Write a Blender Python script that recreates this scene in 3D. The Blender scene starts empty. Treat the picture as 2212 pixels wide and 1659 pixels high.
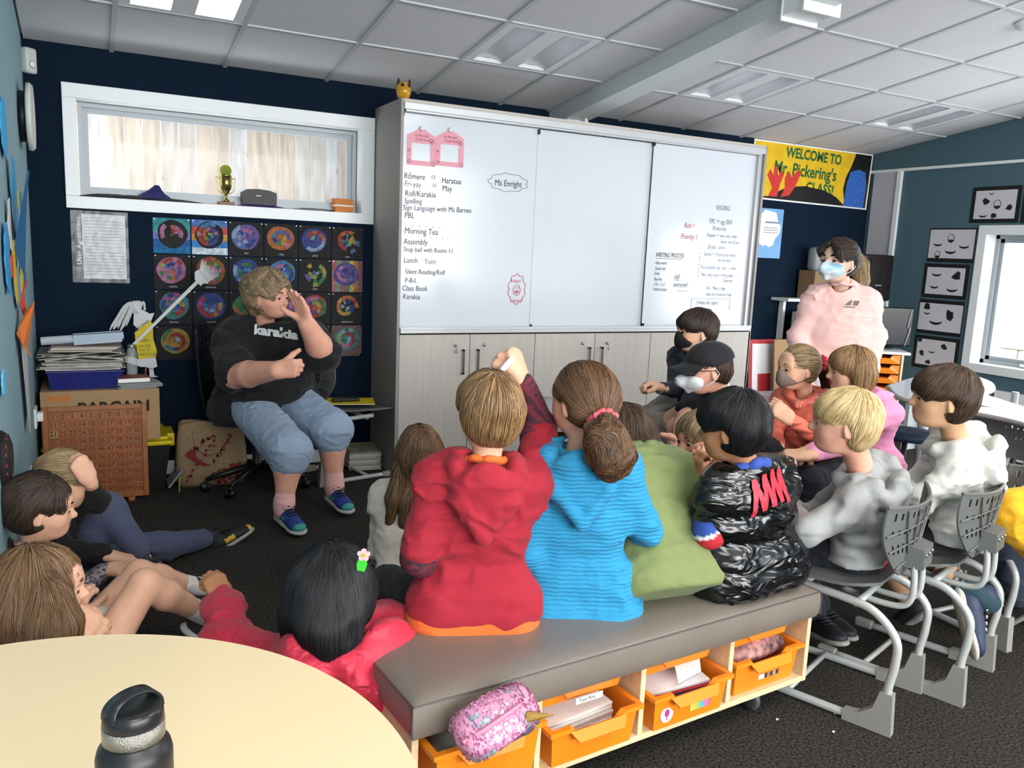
import bpy, bmesh, math, random
import numpy as np
from mathutils import Vector, Matrix
for _c in (bpy.data.objects, bpy.data.meshes, bpy.data.materials, bpy.data.lights, bpy.data.cameras, bpy.data.curves):
    for _o in list(_c): _c.remove(_o)
scene = bpy.context.scene
COL = scene.collection
R = math.radians
rng = np.random.default_rng(11)
random.seed(11)

# ------------------------------------------------------------------ camera
cam_d = bpy.data.cameras.new('camera'); cam = bpy.data.objects.new('camera', cam_d); COL.objects.link(cam)
_r, _u, _f = [Vector(a) for a in [[0.887037, -0.459696, 0.042959], [0.03645, 0.16248, 0.986038], [0.460258, 0.873086, -0.160882]]]
m = Matrix((( _r[0], _u[0], -_f[0]), (_r[1], _u[1], -_f[1]), (_r[2], _u[2], -_f[2]))).to_4x4()
m.translation = Vector((-1.6854, -4.7421, 1.434))
cam.matrix_world = m
cam_d.sensor_fit = 'HORIZONTAL'; cam_d.sensor_width = 36.0
cam_d.lens = 36.0 * 1760.21 / 2212.0
cam_d.clip_start = 0.05; cam_d.clip_end = 200
scene.camera = cam

# ------------------------------------------------------------------ light: overcast sky, room lamps
w = bpy.data.worlds.new('overcast_sky'); scene.world = w; w.use_nodes = True
bg = w.node_tree.nodes['Background']; bg.inputs[0].default_value = (0.93, 0.96, 1.0, 1); bg.inputs[1].default_value = 5.5
def area(name, loc, rot, sx, sy, power, col):
    l = bpy.data.lights.new(name, 'AREA'); l.shape = 'RECTANGLE'; l.size = sx; l.size_y = sy; l.energy = power; l.color = col
    o = bpy.data.objects.new(name, l); COL.objects.link(o); o.location = loc; o.rotation_euler = rot
    return o
# daylight entering by the glazed wall behind the camera and by the window in the right wall
area('window_daylight', (1.0, -8.75, 1.75), (R(85), 0, 0), 7.4, 2.2, 190, (1.0, 0.99, 0.97))
area('window_daylight', (4.60, -2.0, 1.22), (R(90), 0, R(90)), 2.6, 1.1, 40, (0.92, 0.96, 1.0))
area('ceiling_light_glow', (-1.5, -5.5, 3.0), (0, 0, 0), 1.2, 1.2, 40, (1.0, 0.965, 0.90))
area('ceiling_light_glow', (1.2, -4.4, 2.9), (0, 0, 0), 1.2, 1.2, 46, (1.0, 0.965, 0.90))
scene.view_settings.view_transform = 'Standard'; scene.view_settings.look = 'None'
scene.view_settings.gamma = 1.0; scene.view_settings.use_curve_mapping = False
scene.view_settings.exposure = 0.62

# ------------------------------------------------------------------ materials
def srgb(h):
    if isinstance(h, str):
        c = [int(h[i:i+2], 16)/255 for i in (0, 2, 4)]
    else: c = h
    return tuple((x/12.92 if x <= .04045 else ((x+.055)/1.055)**2.4) for x in c)
MATS = {}
def mat(name, col, rough=.6, metal=0, bump=0, bscale=60, var=0, vscale=6, emit=0, spec=.5, coat=0, alpha=1, trans=0, stretch=(1,1,1), kind='noise', vcol=False, sheen=0, coords='Object', col2=None, ior=1.45):
    """principled material with optional procedural colour variation and bump"""
    if name in MATS: return MATS[name]
    m = bpy.data.materials.new(name); m.use_nodes = True; nt = m.node_tree; N = nt.nodes; L = nt.links
    b = N['Principled BSDF']; c = srgb(col) + (1,)
    b.inputs['Base Color'].default_value = c; b.inputs['Roughness'].default_value = rough; b.inputs['Metallic'].default_value = metal
    b.inputs['Specular IOR Level'].default_value = spec; b.inputs['Coat Weight'].default_value = coat
    b.inputs['Sheen Weight'].default_value = sheen; b.inputs['IOR'].default_value = ior
    b.inputs['Transmission Weight'].default_value = trans; b.inputs['Alpha'].default_value = alpha
    if emit: b.inputs['Emission Color'].default_value = c; b.inputs['Emission Strength'].default_value = emit
    tc = N.new('ShaderNodeTexCoord'); mp = N.new('ShaderNodeMapping'); L.new(tc.outputs[coords], mp.inputs[0]); mp.inputs['Scale'].default_value = stretch
    base = None
    if vcol:
        a = N.new('ShaderNodeVertexColor'); a.layer_name = 'Col'; base = a.outputs[0]; L.new(base, b.inputs['Base Color'])
    if var:
        if kind == 'wave':
            n = N.new('ShaderNodeTexWave'); n.inputs['Scale'].default_value = vscale; n.inputs['Distortion'].default_value = 4; n.inputs['Detail'].default_value = 3; o = n.outputs['Fac']
        elif kind == 'voronoi':
            n = N.new('ShaderNodeTexVoronoi'); n.inputs['Scale'].default_value = vscale; o = n.outputs['Distance']
        else:
            n = N.new('ShaderNodeTexNoise'); n.inputs['Scale'].default_value = vscale; n.inputs['Detail'].default_value = 4; o = n.outputs['Fac']
        L.new(mp.outputs[0], n.inputs['Vector'])
        mx = N.new('ShaderNodeMix'); mx.data_type = 'RGBA'; L.new(o, mx.inputs['Factor'])
        lo = tuple(x*(1-var) for x in c[:3]) + (1,); hi = tuple(min(1, x*(1+var)) for x in c[:3]) + (1,)
        if col2: lo = c; hi = srgb(col2) + (1,)
        if base is not None:
            mx.blend_type = 'MULTIPLY'; mx.inputs['Factor'].default_value = 1
            L.remove(mx.inputs['Factor'].links[0])
            mr = N.new('ShaderNodeMapRange'); mr.inputs['To Min'].default_value = 1-var; mr.inputs['To Max'].default_value = 1+var; mr.inputs['From Min'].default_value=.3; mr.inputs['From Max'].default_value=.7
            L.new(o, mr.inputs[0]); L.new(base, mx.inputs['A']); L.new(mr.outputs[0], mx.inputs['B'])
        else:
            mr = N.new('ShaderNodeMapRange'); mr.inputs['From Min'].default_value=.3; mr.inputs['From Max'].default_value=.7; L.new(o, mr.inputs[0]); L.new(mr.outputs[0], mx.inputs['Factor'])
            mx.inputs['A'].default_value = lo; mx.inputs['B'].default_value = hi
        L.new(mx.outputs['Result'], b.inputs['Base Color'])
    if bump:
        n2 = N.new('ShaderNodeTexNoise'); n2.inputs['Scale'].default_value = bscale; n2.inputs['Detail'].default_value = 3; L.new(mp.outputs[0], n2.inputs['Vector'])
        bp = N.new('ShaderNodeBump'); bp.inputs['Strength'].default_value = min(1, bump); bp.inputs['Distance'].default_value = 0.004 if bump <= 1 else .004*bump
        L.new(n2.outputs['Fac'], bp.inputs['Height']); L.new(bp.outputs[0], b.inputs['Normal'])
    MATS[name] = m
    return m

# ------------------------------------------------------------------ mesh builder
class MB:
    def __init__(s): s.v = []; s.f = []; s.m = []; s.c = []; s.cur = 0; s.col = None; s.sm = []; s.smooth = False
    def add(s, vs, fs):
        o = len(s.v); s.v.extend([tuple(map(float, p)) for p in vs])
        for f in fs: s.f.append(tuple(i+o for i in f)); s.m.append(s.cur); s.c.append(s.col); s.sm.append(s.smooth)
        return s
    def box(s, a, b, M=None):
        (x0,y0,z0),(x1,y1,z1) = a, b
        vs = [(x0,y0,z0),(x1,y0,z0),(x1,y1,z0),(x0,y1,z0),(x0,y0,z1),(x1,y0,z1),(x1,y1,z1),(x0,y1,z1)]
        if M is not None: vs = [tuple(M @ Vector(p)) for p in vs]
        return s.add(vs, [(0,3,2,1),(4,5,6,7),(0,1,5,4),(1,2,6,5),(2,3,7,6),(3,0,4,7)])
    def rbox(s, a, b, r=.01, M=None, seg=2):
        bm = bmesh.new(); bmesh.ops.create_cube(bm, size=1)
        a, b = Vector(a), Vector(b); c = (a+b)/2; d = b-a
        for v in bm.verts: v.co = Vector((v.co.x*d.x, v.co.y*d.y, v.co.z*d.z)) + c
        bmesh.ops.bevel(bm, geom=bm.edges[:], offset=min(r, min(d)*.49), segments=seg, affect='EDGES', profile=.5)
        if M is not None: bm.transform(M)
        bm.verts.index_update()
        s.add([v.co for v in bm.verts], [[v.index for v in f.verts] for f in bm.faces]); bm.free(); return s
    def tube(s, pts, r, n=8, closed=False, cap=True):
        pts = [Vector(p) for p in pts]; rs = r if hasattr(r, '__len__') else [r]*len(pts)
        k = len(pts); vs = []; fs = []; up = None
        for i, p in enumerate(pts):
            if closed: t = pts[(i+1)%k]-pts[i-1]
            else: t = pts[min(i+1,k-1)]-pts[max(i-1,0)]
            t = t.normalized() if t.length > 1e-9 else Vector((0,0,1))
            if up is None: up = t.orthogonal().normalized()
            up = (up - t*up.dot(t)); up = up.normalized() if up.length > 1e-6 else t.orthogonal().normalized()
            q = t.cross(up)
            for j in range(n):
                a = 2*math.pi*j/n; vs.append(p + (up*math.cos(a)+q*math.sin(a))*rs[i])
        for i in range(k if closed else k-1):
            for j in range(n): a=i*n+j; b=i*n+(j+1)%n; i2=((i+1)%k)*n; fs.append((a,b,i2+(j+1)%n,i2+j))
        if cap and not closed: fs.append(tuple(range(n))[::-1]); fs.append(tuple((k-1)*n+j for j in range(n)))
        return s.add(vs, fs)
    def lathe(s, prof, n=32, M=None):
        vs = []; fs = []
        for (r, z) in prof:
            for j in range(n): a = 2*math.pi*j/n; vs.append(Vector((r*math.cos(a), r*math.sin(a), z)))
        if M is not None: vs = [M @ v for v in vs]
        for i in range(len(prof)-1):
            for j in range(n): fs.append((i*n+j, i*n+(j+1)%n, (i+1)*n+(j+1)%n, (i+1)*n+j))
        if prof[0][0] > 1e-6: fs.append(tuple(range(n))[::-1])
        if prof[-1][0] > 1e-6: fs.append(tuple((len(prof)-1)*n+j for j in range(n)))
        return s.add(vs, fs)
    def prism(s, poly, lo, hi, M=None):
        """2-d outline extruded from z=lo to z=hi"""
        n = len(poly); vs = [Vector((x,y,lo)) for x,y in poly]+[Vector((x,y,hi)) for x,y in poly]
        if M is not None: vs = [M @ v for v in vs]
        return s.add(vs, [tuple(range(n))[::-1], tuple(range(n, 2*n))] + [(i,(i+1)%n,n+(i+1)%n,n+i) for i in range(n)])
    def mesh(s, name, mats=()):
        me = bpy.data.meshes.new(name); me.from_pydata(s.v, [], s.f)
        for m in mats: me.materials.append(m)
        if s.f:
            me.polygons.foreach_set('material_index', s.m)
            me.polygons.foreach_set('use_smooth', s.sm)
            if any(c is not None for c in s.c):
                at = me.color_attributes.new('Col', 'FLOAT_COLOR', 'CORNER'); arr = []
                for f, c in zip(s.f, s.c):
                    c = srgb(c) if c is not None else (1,1,1)
                    arr.extend((c[0],c[1],c[2],1)*len(f))
                at.data.foreach_set('color', arr)
        me.update(); return me
    def obj(s, name, mats, parent=None, loc=None, **tags):
        if not isinstance(mats, (list, tuple)): mats = [mats]
        return link(name, s.mesh(name, mats), parent, loc, **tags)
def link(name, me, parent=None, loc=None, M=None, **tags):
    o = bpy.data.objects.new(name, me); COL.objects.link(o)
    if parent is not None: o.parent = parent
    if loc is not None: o.location = loc
    if M is not None: o.matrix_local = M
    for k, v in tags.items(): o[k] = v
    return o
def thing(name, label, cat, loc=(0,0,0), rot=(0,0,0), group=None):
    o = link(name, None, None, loc, label=label, category=cat); o.rotation_euler = rot; o.empty_display_size = .1
    if group: o['group'] = group
    return o
def dup(root, loc=None, rot=None, **tags):
    r = root.copy(); COL.objects.link(r)
    if loc is not None: r.location = loc
    if rot is not None: r.rotation_euler = rot
    for k, v in tags.items(): r[k] = v
    def rec(a, b):
        for ch in list(a.children):
            c = ch.copy(); COL.objects.link(c); c.parent = b; rec(ch, c)
    rec(root, r); return r
def txt(s, size=.1, shear=0, sx=1, off=0, al='LEFT'):
    """flat lettering as (verts, faces) in the xy plane"""
    c = bpy.data.curves.new('t', 'FONT'); c.body = s; c.size = size; c.shear = shear; c.align_x = al; c.offset = off; c.resolution_u = 3
    o = bpy.data.objects.new('t', c); me = bpy.data.meshes.new_from_object(o)
    vs = [(v.co.x*sx, v.co.y, 0) for v in me.vertices]; fs = [tuple(p.vertices) for p in me.polygons]
    bpy.data.objects.remove(o); bpy.data.curves.remove(c); bpy.data.meshes.remove(me)
    return vs, fs
def put(mb, vf, M):
    mb.add([M @ Vector(p) for p in vf[0]], vf[1])
def frame(o, x, y, z=None):
    """matrix with origin o and axes x, y (z = x cross y)"""
    x = Vector(x).normalized(); y = Vector(y); z = x.cross(y).normalized(); y = z.cross(x)
    m = Matrix(((x[0],y[0],z[0]),(x[1],y[1],z[1]),(x[2],y[2],z[2]))).to_4x4(); m.translation = Vector(o); return m
BACK = lambda x, z, y=0.49: frame((x, y, z), (1,0,0), (0,0,1))       # facing the camera (-y)
def T(x, y, z): return Matrix.Translation((x, y, z))
def RZ(a): return Matrix.Rotation(R(a), 4, 'Z')
def RX(a): return Matrix.Rotation(R(a), 4, 'X')
def RY(a): return Matrix.Rotation(R(a), 4, 'Y')
def bez(pts, n=6):
    """catmull-rom through points"""
    p = [Vector(q) for q in pts]; p = [p[0]*2-p[1]] + p + [p[-1]*2-p[-2]]; out = []
    for i in range(1, len(p)-2):
        for k in range(n):
            t = k/n; a,b,c,d = p[i-1],p[i],p[i+1],p[i+2]
            out.append(.5*((2*b)+(c-a)*t+(2*a-5*b+4*c-d)*t*t+(-a+3*b-3*c+d)*t**3))
    out.append(p[-2]); return out

# ------------------------------------------------------------------ the room
XL, XR, YB, YF = -1.939, 4.649, 0.4955, -8.9
XW, YW = -3.6, -2.45      # the room widens to the left behind YW
def cz(y): return 2.4237 - 0.13*(y-0.4955)
carpet = mat('carpet', '36332f', .95, bump=1, bscale=200, var=.9, vscale=120, spec=.08)
navy = mat('navy_pinboard', '0c1b2b', .92, bump=.25, bscale=420, var=.25, vscale=300, spec=.15)
teal_l = mat('pale_teal_paint', '84a3ab', .75, bump=.1, bscale=200, var=.03)
teal_r = mat('teal_paint', '46626d', .85, bump=.3, bscale=350, var=.08, vscale=200)
white = mat('white_gloss_paint', 'dfe3e4', .35)
tile_m = mat('ceiling_tile_board', 'c9c9cb', .9, bump=.15, bscale=300, var=.02)
grid_m = mat('ceiling_grid_metal', 'b4b7b8', .5)
alu = mat('anodised_aluminium', '9aa1a4', .45, .15)
black = mat('black_plastic', '101113', .45)
steel = mat('grey_powder_coat', '9ea2a3', .4, .2)
paper = mat('white_paper', 'e6e6e6', .8)
glass = mat('window_glass', 'ffffff', .02, alpha=.12, spec=.6)

MB().box((XW-.1, YF, -.05), (XR+.3, YB+.2, 0)).obj('floor', carpet, kind='structure')
# back wall with window opening, x -1.70..-.09, z 1.63..2.155
wx0, wx1, wz0, wz1 = -1.695, -0.085, 1.632, 2.155
b = MB()
b.box((XL-.1, YB, -.05), (wx0-.02, YB+.16, 2.6)); b.box((wx1+.02, YB, -.05), (XR+.1, YB+.16, 2.6))
b.box((wx0-.02, YB, -.05), (wx1+.02, YB+.16, wz0-.02)); b.box((wx0-.02, YB, wz1+.02), (wx1+.02, YB+.16, 2.6))
b.obj('wall_back', navy, kind='structure')
b = MB(); b.box((XL-.1, YW, -.05), (XL, YB, 3.7)); b.box((XW, YW, -.05), (XL-.1, YW+.1, 3.7)); b.box((XW-.1, YF, -.05), (XW, YW+.1, 3.7)); b.obj('wall_left', teal_l, kind='structure')
# right wall with window opening y -3.35..-.66, z .70...1.72
ry0, ry1, rz0, rz1 = -3.35, -0.665, 0.705, 1.725
b = MB()
b.box((XR, YF, -.05), (XR+.14, ry0-.02, 3.7)); b.box((XR, ry1+.02, -.05), (XR+.14, YB, 3.7))
b.box((XR, ry0-.02, -.05), (XR+.14, ry1+.02, rz0-.02)); b.box((XR, ry0-.02, rz1+.02), (XR+.14, ry1+.02, 3.7))
b.obj('wall_right', teal_r, kind='structure')
# wall behind the camera, glazed
b = MB(); b.box((XW-.1, YF-.1, -.05), (XR+.1, YF, .7)); b.box((XW-.1, YF-.1, 2.9), (XR+.1, YF, 3.8)); b.box((XW-.1, YF-.1, .7), (-2.7, YF, 2.9)); b.box((4.2, YF-.1, .7), (XR+.1, YF, 2.9))
b.obj('wall_front', teal_l, kind='structure')
b = MB(); b.box((XW-.1, YF-.1, 3.72), (XR+.1, YB+.1, 3.78)); b.obj('roof', white, kind='structure')
# bulkhead strip, pilaster and trims on the right wall
MB().box((XR-.018, YF, 2.262), (XR, YB-.0, 2.285)).obj('trim_1', white, kind='structure')
MB().box((XR-.012, .205, .05), (XR, YB-.04, 2.262)).obj('trim_2', mat('pale_grey_panel', 'b9b7bb', .6), kind='structure')
MB().box((XR-.03, .165, .0), (XR, .205, 2.262)).obj('trim_3', white, kind='structure')
MB().box((XL+.005, YB-.014, 0), (XR-.03, YB, .083)).obj('baseboard_back', white, kind='structure')
MB().box((XL, YW, 0), (XL+.014, YB, .083)).obj('baseboard_left', white, kind='structure')
MB().box((XR-.014, YF, 0), (XR, .16, .083)).obj('baseboard_right', white, kind='structure')
# ceiling: backing, grid and single tiles
ceil_o = MB().add([(XW,YF,cz(YF)+.06),(XR+.1,YF,cz(YF)+.06),(XR+.1,YB+.1,cz(YB+.1)+.06),(XW,YB+.1,cz(YB+.1)+.06),
   (XW,YF,cz(YF)+.03),(XR+.1,YF,cz(YF)+.03),(XR+.1,YB+.1,cz(YB+.1)+.03),(XW,YB+.1,cz(YB+.1)+.03)],
   [(0,1,2,3),(7,6,5,4),(0,4,5,1),(1,5,6,2),(2,6,7,3),(3,7,4,0)]).obj('ceiling', tile_m, kind='structure')
SL = math.atan(.13)
gx = [XL, -1.51, -.915, -.315, .285, .885, 1.27, 1.47, 1.88, 2.473, 3.066, 3.66, 4.245, XR]
gy = [YB, -.185, -.79, -1.39] + [-1.39-.603*k for k in range(1, 12)]
lights = {(1,1), (4,1), (8,1), (11,1), (1,5), (4,5), (8,5)}
tiles = {}
for i in range(len(gx)-1):
    if i == 6: continue
    for j in range(len(gy)-1):
        if (i, j) in lights: continue
        y1, y0 = gy[j], gy[j+1]; wd, dp = gx[i+1]-gx[i]-.022, (y1-y0)/math.cos(SL)-.022
        key = (round(wd,3), round(dp,3))
        if key not in tiles:
            tiles[key] = MB().box((-wd/2, -dp/2, 0), (wd/2, dp/2, .015)).mesh('ceiling_tile', [tile_m])
        ym = (y0+y1)/2
        link('ceiling_tile', tiles[key], ceil_o, M=T((gx[i]+gx[i+1])/2, ym, cz(ym)+.004) @ Matrix.Rotation(-SL, 4, 'X'))
for x in gx[1:-1]:
    L_ = (YB-gy[-1])/math.cos(SL); ym = (YB+gy[-1])/2
    link('ceiling_grid_bar', MB().box((-.012, -L_/2, -.004), (.012, L_/2, .012)).mesh('ceiling_grid_bar', [grid_m]), ceil_o, M=T(x, ym, cz(ym)) @ Matrix.Rotation(-SL, 4, 'X'))
for y in gy[1:]:
    for (a, c) in ((XL, 1.27), (1.47, XR)):
        MB().box((a, y-.012, cz(y)-.003), (c, y+.012, cz(y)+.012)).obj('ceiling_grid_bar', grid_m, ceil_o)
# recessed louvre lights
trough = mat('light_reflector', 'c6cace', .3, .35); lit = mat('lit_diffuser', 'eef3ff', .5, emit=1.15); frm = mat('light_frame_white', 'd4d6d8', .5)
def troffer(i, j, on, label):
    x0, x1, y1, y0 = gx[i]+.012, gx[i+1]-.012, gy[j]-.012, gy[j+1]+.012
    t = thing('ceiling_light', label, 'ceiling light', ((x0+x1)/2, (y0+y1)/2, cz((y0+y1)/2)), (-SL, 0, 0), 'recessed ceiling lights')
    w2, d2 = (x1-x0)/2, (y1-y0)/2/math.cos(SL)
    t1, t2 = (.30, .03)  # trough extents
    f = MB()
    for a, c in ((-w2, -.235), (-.055, .055), (.235, w2)): f.box((a, -d2, -.002), (c, d2, .02))
    for a, c in ((-d2, -d2+.03), (d2-.03, d2)): f.box((-.235, a, -.002), (-.055, c, .02)); f.box((.055, a, -.002), (.235, c, .02))
    f.obj('light_frame', frm, t)
    for s in (-1, 1):
        q = MB(); q.smooth = True; n = 10; vs = []; x0_, x1_ = (.055, .235)
        for k in range(n+1):
            a = math.pi*k/n; xx = s*(.145 - .09*math.cos(a)); zz = .0 + .022*math.sin(a)
            vs += [(xx, -d2+.03, zz), (xx, d2-.03, zz)]
        q.add(vs, [(2*k, 2*k+1, 2*k+3, 2*k+2) for k in range(n)])
        q.obj('diffuser' if on else 'reflector', lit if on else trough, t)
    return t
for (i, j), lb in zip(sorted(lights), ('lit recessed ceiling light over the window end of the room', 'lit recessed ceiling light behind the viewer on the left', 'unlit recessed ceiling light above the whiteboard, left of the beam', 'recessed ceiling light behind the viewer by the beam',
     'unlit recessed ceiling light just right of the steel beam', 'recessed ceiling light behind the viewer on the right', 'unlit recessed ceiling light nearest the teal side wall')):
    troffer(i, j, j == 5 or i == 1, lb)
# steel beam under the ceiling, following its slope, with end plate
beam_m = mat('white_painted_steel', 'c3c9ca', .35)
yb0 = -1.70
b = MB()
def slab(b, x0, x1, y0, y1, lo, hi):
    b.add([(x0,y0,cz(y0)+lo),(x1,y0,cz(y0)+lo),(x1,y1,cz(y1)+lo),(x0,y1,cz(y1)+lo),(x0,y0,cz(y0)+hi),(x1,y0,cz(y0)+hi),(x1,y1,cz(y1)+hi),(x0,y1,cz(y1)+hi)],
          [(0,3,2,1),(4,5,6,7),(0,1,5,4),(1,2,6,5),(2,3,7,6),(3,0,4,7)])
bt = thing('steel_beam', 'white steel beam running under the sloped ceiling', 'beam', (0,0,0))
slab(b, 1.28, 1.46, -8.8, YB, -.105, .02); b.obj('box_section', beam_m, bt)
b = MB(); slab(b, 1.268, 1.49, -1.83, -1.69, -.13, .01); slab(b, 1.262, 1.50, -1.835, -1.825, -.15, .01); slab(b, 1.262, 1.50, -1.70, -1.692, -.15, .01); b.obj('bracket_plate', white, bt)
b = MB(); slab(b, 1.30, 1.475, .28, YB, -.145, -.10); slab(b, 1.41, 1.425, .22, YB, -.15, -.02); b.obj('wall_bracket', white, bt)
o = MB(); o.smooth = True; o.lathe([(0,-.028),(.05,-.026),(.062,-.01),(.065,.004)], 32); d_ = o.obj('smoke_detector', white, None, loc=(2.730, -1.930, 2.725)); d_['label'] = 'round white smoke detector on the ceiling at the right'; d_['category'] = 'smoke detector'
d_.location = (2.78, -1.93, cz(-1.93)); d_.rotation_euler = (-SL, 0, 0)

# ---- window in the back wall
win = link('window_1', None, kind='structure')
b = MB(); t0, t1, u0, u1 = -1.762, -.004, 1.565, 2.232
for A, B in (((t0, wz1), (t1, u1)), ((t0, u0), (t1, wz0)), ((t0, wz0), (wx0, wz1)), ((wx1, wz0), (t1, wz1))): b.rbox((A[0], YB-.022, A[1]), (B[0], YB, B[1]), .003)
b.obj('window_trim', white, win)
b = MB(); y1 = YB+.20
b.box((wx0-.02, YB, wz1), (wx1+.02, y1, wz1+.02)); b.box((wx0-.02, YB, wz0-.02), (wx1+.02, y1, wz0)); b.box((wx0-.02, YB, wz0), (wx0, y1, wz1)); b.box((wx1, YB, wz0), (wx1+.02, y1, wz1))
b.obj('window_reveal', white, win)
b = MB(); g0, g1, h0, h1 = wx0+.005, wx1-.005, wz0+.01, wz1-.005; e = .045
for q, (yy, e) in enumerate(((YB+.10, .022), (YB+.125, .052))):
    b.box((g0, yy, h1-e), (g1, yy+.03, h1)); b.box((g0, yy, h0), (g1, yy+.03, h0+e)); b.box((g0, yy, h0+e), (g0+e, yy+.03, h1-e)); b.box((g1-e, yy, h0+e), (g1, yy+.03, h1-e))
b.obj('window_frame', alu, win)
MB().box((g0+.05, YB+.138, h0+.05), (g1-.05, YB+.142, h1-.05)).obj('pane', glass, win)
# paling fence outside
fence = thing('paling_fence', 'weathered pale timber paling fence outside the back window', 'fence', (-1, YB+.75, 0))
fw_ = [mat('paling_wood_%s' % n, c, .8, var=.38, vscale=5, stretch=(7, 7, .8), bump=.3, bscale=30, col2=c2) for n, c, c2 in (('pale', 'cfc8ba', 'a39a8c'), ('grey', 'cdcfce', 'a19a94'), ('warm', 'd3c2ab', 'a08c78'))]
fw2 = []
for k in range(22):
    x = -1.75 + k*.108
    MB().rbox((x+.0015-(-1), -.012+random.uniform(-.003,.003), 1.1), (x+.1065-(-1), .012, 2.9), .003).obj('paling', random.choice(fw_), fence)
MB().box((-1.3, .014, 1.3), (2.0, .06, 1.38)).obj('rail', fw_[1], fence)
kn = mat('wood_knot', '8d7a66', .8, var=.3, vscale=60)
b = MB()
for k in range(16):
    x = random.uniform(-.9, 1.3); z = random.uniform(1.6, 2.5); r_ = random.uniform(.006, .013)
    b.prism([(r_*math.cos(a*.628)*.8, r_*1.5*math.sin(a*.628)) for a in range(10)], 0, .003, BACK(x, z, -.0125))
b.obj('knots', kn, fence, kind='stuff')
# ---- window in the right wall
win2 = link('window_2', None, kind='structure')
b = MB(); e = .07
for A, B in (((ry0-e, rz1), (ry1+e, rz1+e)), ((ry0-e, rz0-e), (ry1+e, rz0)), ((ry0-e, rz0), (ry0, rz1)), ((ry1, rz0), (ry1+e, rz1))): b.rbox((XR-.022, A[0], A[1]), (XR, B[0], B[1]), .003)
b.obj('window_trim', white, win2)
b = MB(); xo = XR+.17
b.box((XR, ry0, rz1), (xo, ry1, rz1+.02)); b.box((XR, ry0, rz0-.02), (xo, ry1, rz0)); b.box((XR, ry1, rz0), (xo, ry1+.02, rz1)); b.box((XR, ry0-.02, rz0), (xo, ry0, rz1))
b.obj('window_reveal', white, win2)
b = MB(); xx = XR+.11
for (a, c) in ((ry0, -2.0), (-2.0, ry1)):
    for (ee, dx) in ((.03, 0), (.06, .02)):
        b.box((xx+dx, a, rz1-ee), (xx+dx+.03, c, rz1)); b.box((xx+dx, a, rz0), (xx+dx+.03, c, rz0+ee)); b.box((xx+dx, a, rz0), (xx+dx+.03, a+ee, rz1)); b.box((xx+dx, c-ee, rz0), (xx+dx+.03, c, rz1))
b.obj('window_frame', alu, win2)
MB().box((xx-.02, -1.12, rz0+.01), (xx+.0, -1.0, rz0+.03)).obj('window_latch', white, win2)
MB().box((xx+.034, ry0+.05, rz0+.05), (xx+.038, ry1-.05, rz1-.05)).obj('pane', glass, win2)
# outside the right window: retaining wall of pale stone blocks, post and plants, deck
stone = mat('pale_stone', 'cfc3ad', .9, bump=.5, bscale=25, var=.3, vscale=8, col2='a89880')
rw = thing('stone_retaining_wall', 'pale stone block retaining wall outside the right window', 'wall', (7.2, -1, 0))
for r_ in range(3):
    for k in range(9):
        y = -2.4+k*.46+(r_%2)*.2
        MB().rbox((random.uniform(-.02,.02), y+.008, .02+r_*.3), (.3, y+.452, .312+r_*.3), .02).obj('stone', stone, rw)
MB().box((XR+.2, -8, -.35), (30, 14, -.05)).obj('terrain_outside', mat('grey_deck', '9b9b9f', .8, var=.15, vscale=3), kind='structure')
fn2 = thing('timber_fence', 'bright weathered timber fence behind the stone wall', 'fence', (7.75, -1, 0))
for k in range(26):
    MB().rbox((0, -2.7+k*.16+.003, .05), (.025, -2.7+k*.16+.157, 1.25), .004).obj('paling', fw_[k%3], fn2)
pl = thing('garden_plant', 'small green plant growing at the stone wall', 'plant', (6.85, -.9, -.05))
b = MB()
for k in range(46):
    a = random.uniform(0, 6.28); h = random.uniform(.45, 1.0); rr = random.uniform(.0, .18); s = random.uniform(.04, .08)
    c = Vector((rr*math.cos(a), rr*math.sin(a), h)); d1 = Vector((random.uniform(-1,1), random.uniform(-1,1), random.uniform(-.3,.8))).normalized()*s; d2 = d1.orthogonal().normalized()*s*.35
    b.add([c-d1, c-d2, c+d1, c+d2], [(0,1,2,3)])
b.obj('leaves', mat('plant_green', '6fa362', .6, var=.2), pl, kind='stuff')
MB().tube([(0,0,0),(.01,.01,.5),(0,.02,.9)], [.012,.01,.006], 6).obj('stem', mat('stem_brown', '6a5a45', .8), pl)
MB().box((9.5, -9, -.1), (9.7, 12, 4.2)).obj('exterior_wall_outside', mat('white_render', 'f2f2f0', .8), kind='structure')

# ------------------------------------------------------------------ whiteboard cabinet
lam = mat('pale_ash_laminate', 'b9b2aa', .5, var=.06, vscale=3, stretch=(14, 14, .6))
side_m = mat('shaded_laminate_side', '8f8b86', .55, var=.05, vscale=3, stretch=(14, 14, .6))  # same laminate as the doors, the side's shade put into a darker colour
wb_m = mat('whiteboard_enamel', 'cdd2d8', .14, var=.02, vscale=2, spec=.6)
chrome = mat('brushed_chrome', 'a8a8a8', .25, .9)
dark_gap = mat('dark_recess', '1b1a19', .9)
cab = thing('whiteboard_cabinet', 'long pale storage cabinet with sliding whiteboards above its doors', 'cabinet', (0, 0, 0))
WC, HC, DC = 2.8916, 2.293, .49
b = MB(); b.box((0, 0.0, 0), (.018, DC, HC)); b.obj('side_panel', side_m, cab)
b = MB(); b.box((WC-.02, 0.0, 0), (WC, DC, HC)); b.obj('side_panel', side_m, cab)
b = MB(); b.box((.018, .0, HC-.02), (WC-.02, DC, HC)); b.obj('top_panel', lam, cab)
MB().box((.018, .075, .075), (WC-.02, DC, HC-.02)).obj('carcass', dark_gap, cab)
MB().box((.018, .012, 0), (WC-.02, DC, .075)).obj('kick_board', lam, cab)
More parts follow.
